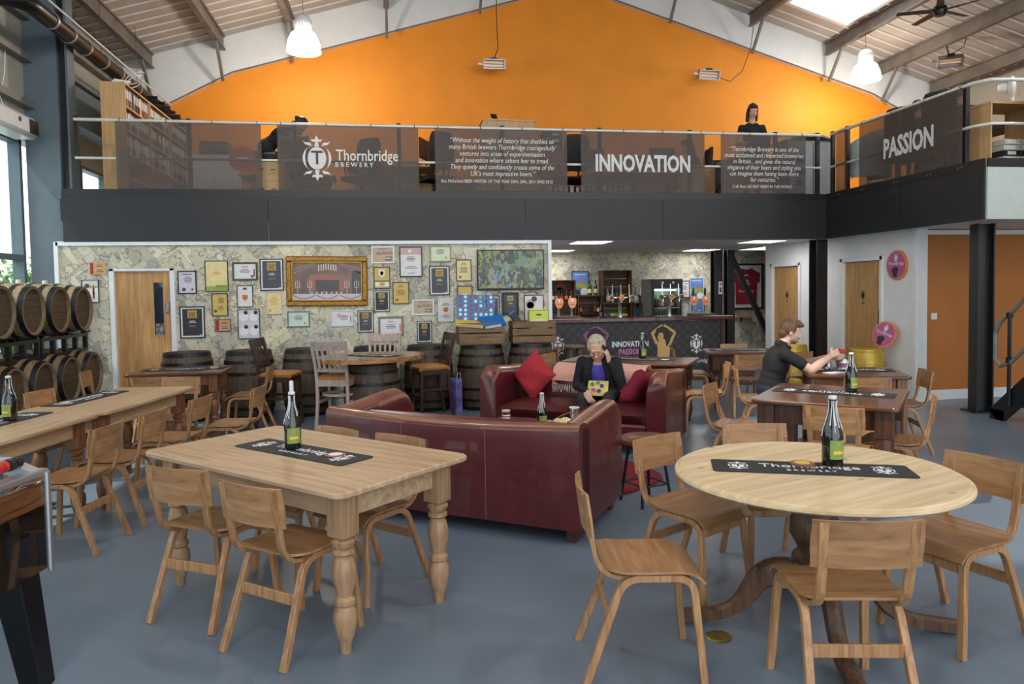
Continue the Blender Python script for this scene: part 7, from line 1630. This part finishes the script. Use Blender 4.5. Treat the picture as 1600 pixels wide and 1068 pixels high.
# standing woman upstairs
def stander(label, loc, face, top, trouser, hairm, look=-.45, extra=(), sleeves=.35, skin=SKIN, hands=((.14, .34, 1.02), (-.14, .34, 1.02)), vox=.008, bow=0):
    F = math.radians(face-90); t = thing('person', label, 'person', loc, F); b = Body(); ZB, YF = 1.37-.16*bow, .01+.34*bow; torso(b, (0, 0, .92), (0, YF, ZB), 0, 'top', .175, .92, 'trouser')
    for s in (-1, 1): leg(b, (s*.09, 0, .90), (s*.10, .02, .48), (s*.10, -.01, .09), 'trouser')
    for s, hd in zip((1, -1), hands):
        el = (s*.25, YF+.01, ZB-.29); arm(b, (s*.175, YF-.01, ZB-.025), el, hd, 'top', 'skin', .92, sleeves); d = Vector(hd)-Vector(el); b.hand(hd, d, (0, 0, -1), -s, .4, k=.92)
    H = Vector((0, YF+.035+.16*bow, ZB+.23-.12*bow)); R = rot(0, look); b.head(H, R, (0, YF-.01, ZB+.05), k=.97); b.build(t, dict(skin=skin, top=top, trouser=trouser, shoe=CLO['shoe'], lip=flat('lip_s', C(176, 104, 100), .5) if 'lip_s' not in bpy.data.materials else bpy.data.materials['lip_s']), vox)
    hair(t, H, R, hairm, extra, .97); face_bits(t, H, R, hairm, .97); return t
LONG = [((-.07, -.02, .02), (-.075, .0, -.15), .03, .028), ((.07, -.02, .02), (.075, .0, -.15), .03, .028), ((0, -.08, .0), (0, -.075, -.16), .055, .045), ((-.045, -.06, -.05), (-.05, -.05, -.16), .045, .035), ((.045, -.06, -.05), (.05, -.05, -.16), .045, .035)]
stander('standing person in a black T-shirt with long dark hair behind the balcony', (6.12, 11.46, Z0), 262, CLO['black'], CLO['black'], HAIR['dark'], extra=LONG).scale = (1.03, 1.03, 1.03)
stander('standing person in a black vest turned away behind the cardboard boxes', (-1.82, 11.5, Z0), 20, CLO['black'], CLO['charcoal'], HAIR['dark'], look=-.9, bow=1, extra=[((0, -.10, .03), (0, -.12, .02), .04, .04)], sleeves=.08, hands=((.24, .45, .74), (-.24, .45, .74)), vox=.012)
def sitter(label, loc, face, top, hairm, extra=(), lean=.1, look=-.3, vox=.012, skin=SKIN):
    F = math.radians(face-90); t = thing('person', label, 'person', loc, F); b = Body(); torso(b, (0, 0, .56), (0, lean, 1.0), 0, 'top', .19, 1.0, 'trouser')
    for s in (-1, 1): leg(b, (s*.10, .04, .54), (s*.12, .46, .52), (s*.13, .42, .09), 'trouser'); el = (s*.25, lean+.05, .76); hd = (s*.12, lean+.33, .79); arm(b, (s*.19, lean, .965), el, hd, 'top', 'skin', 1.0, .5); b.hand(hd, (-s*.2, 1, 0), (0, 0, -1), -s, .4)
    H = Vector((0, lean+.06, 1.19)); R = rot(0, look); b.head(H, R, (0, lean, 1.04)); b.build(t, dict(skin=skin, top=top, trouser=CLO['charcoal'], shoe=CLO['shoe'], lip=bpy.data.materials['lip_s']), vox); hair(t, H, R, hairm, extra, vox=.009); face_bits(t, H, R, hairm); return t
sitter('seated person with long dark hair behind the INNOVATION banner', (5.42, 12.15, Z0), 170, CLO['black'], HAIR['dark'], LONG); sitter('seated person in a blue shirt low behind the balcony banner', (6.35, 13.5, Z0), 100, CLO['blue'], HAIR['dark'])
sitter('seated person with short dark hair behind the PASSION banner', (7.32, 9.22, Z0), 20, CLO['brown'], HAIR['dark'], lean=.16); sitter('large seated person leaning forward behind the PASSION banner', (7.25, 8.42, Z0), 25, CLO['brown'], HAIR['brown'], lean=.30, look=-.5)
office_chair('office chair of the long haired person behind the INNOVATION banner', 5.42, 12.15, D(80)); office_chair('office chair of the person in the blue shirt', 6.35, 13.5, D(10)); office_chair('office chair of the short haired person behind the PASSION banner', 7.32, 9.22, D(-70)); office_chair('office chair of the large person behind the PASSION banner', 7.25, 8.42, D(-65))
t = thing('grey_jacket', 'grey jacket hanging over a chair back at the railing', 'jacket', (-1.36, 11.15, Z0), .1); ob('jacket_cloth', MB().sheet(lambda u, v: (.26*math.cos(-.3+u*3.7)*(.75+.25*v), .12*math.sin(-.3+u*3.7)+.02*math.sin(9*u), 1.05-.62*v), 20, 8, .02), paint('grey_wool', C(112, 112, 116), .9, var=.1), t, smooth=60); ob('jacket_collar', MB().tube([(-.12, -.06, 1.05), (0, -.10, 1.10), (.12, -.06, 1.05)], .025, 8), bpy.data.materials['grey_wool'], t); ob('chair_back', MB().box(0, .02, .72, .4, .04, .5, .015), M['mat'], t); ob('chair_stem', MB().cyl((0, .02, 0), (0, .02, .5), .03), M['plastic'], t); ob('chair_foot', MB().lathe([(0, 0), (.25, 0), (.25, .02), (.03, .05)], 20), M['plastic'], t)
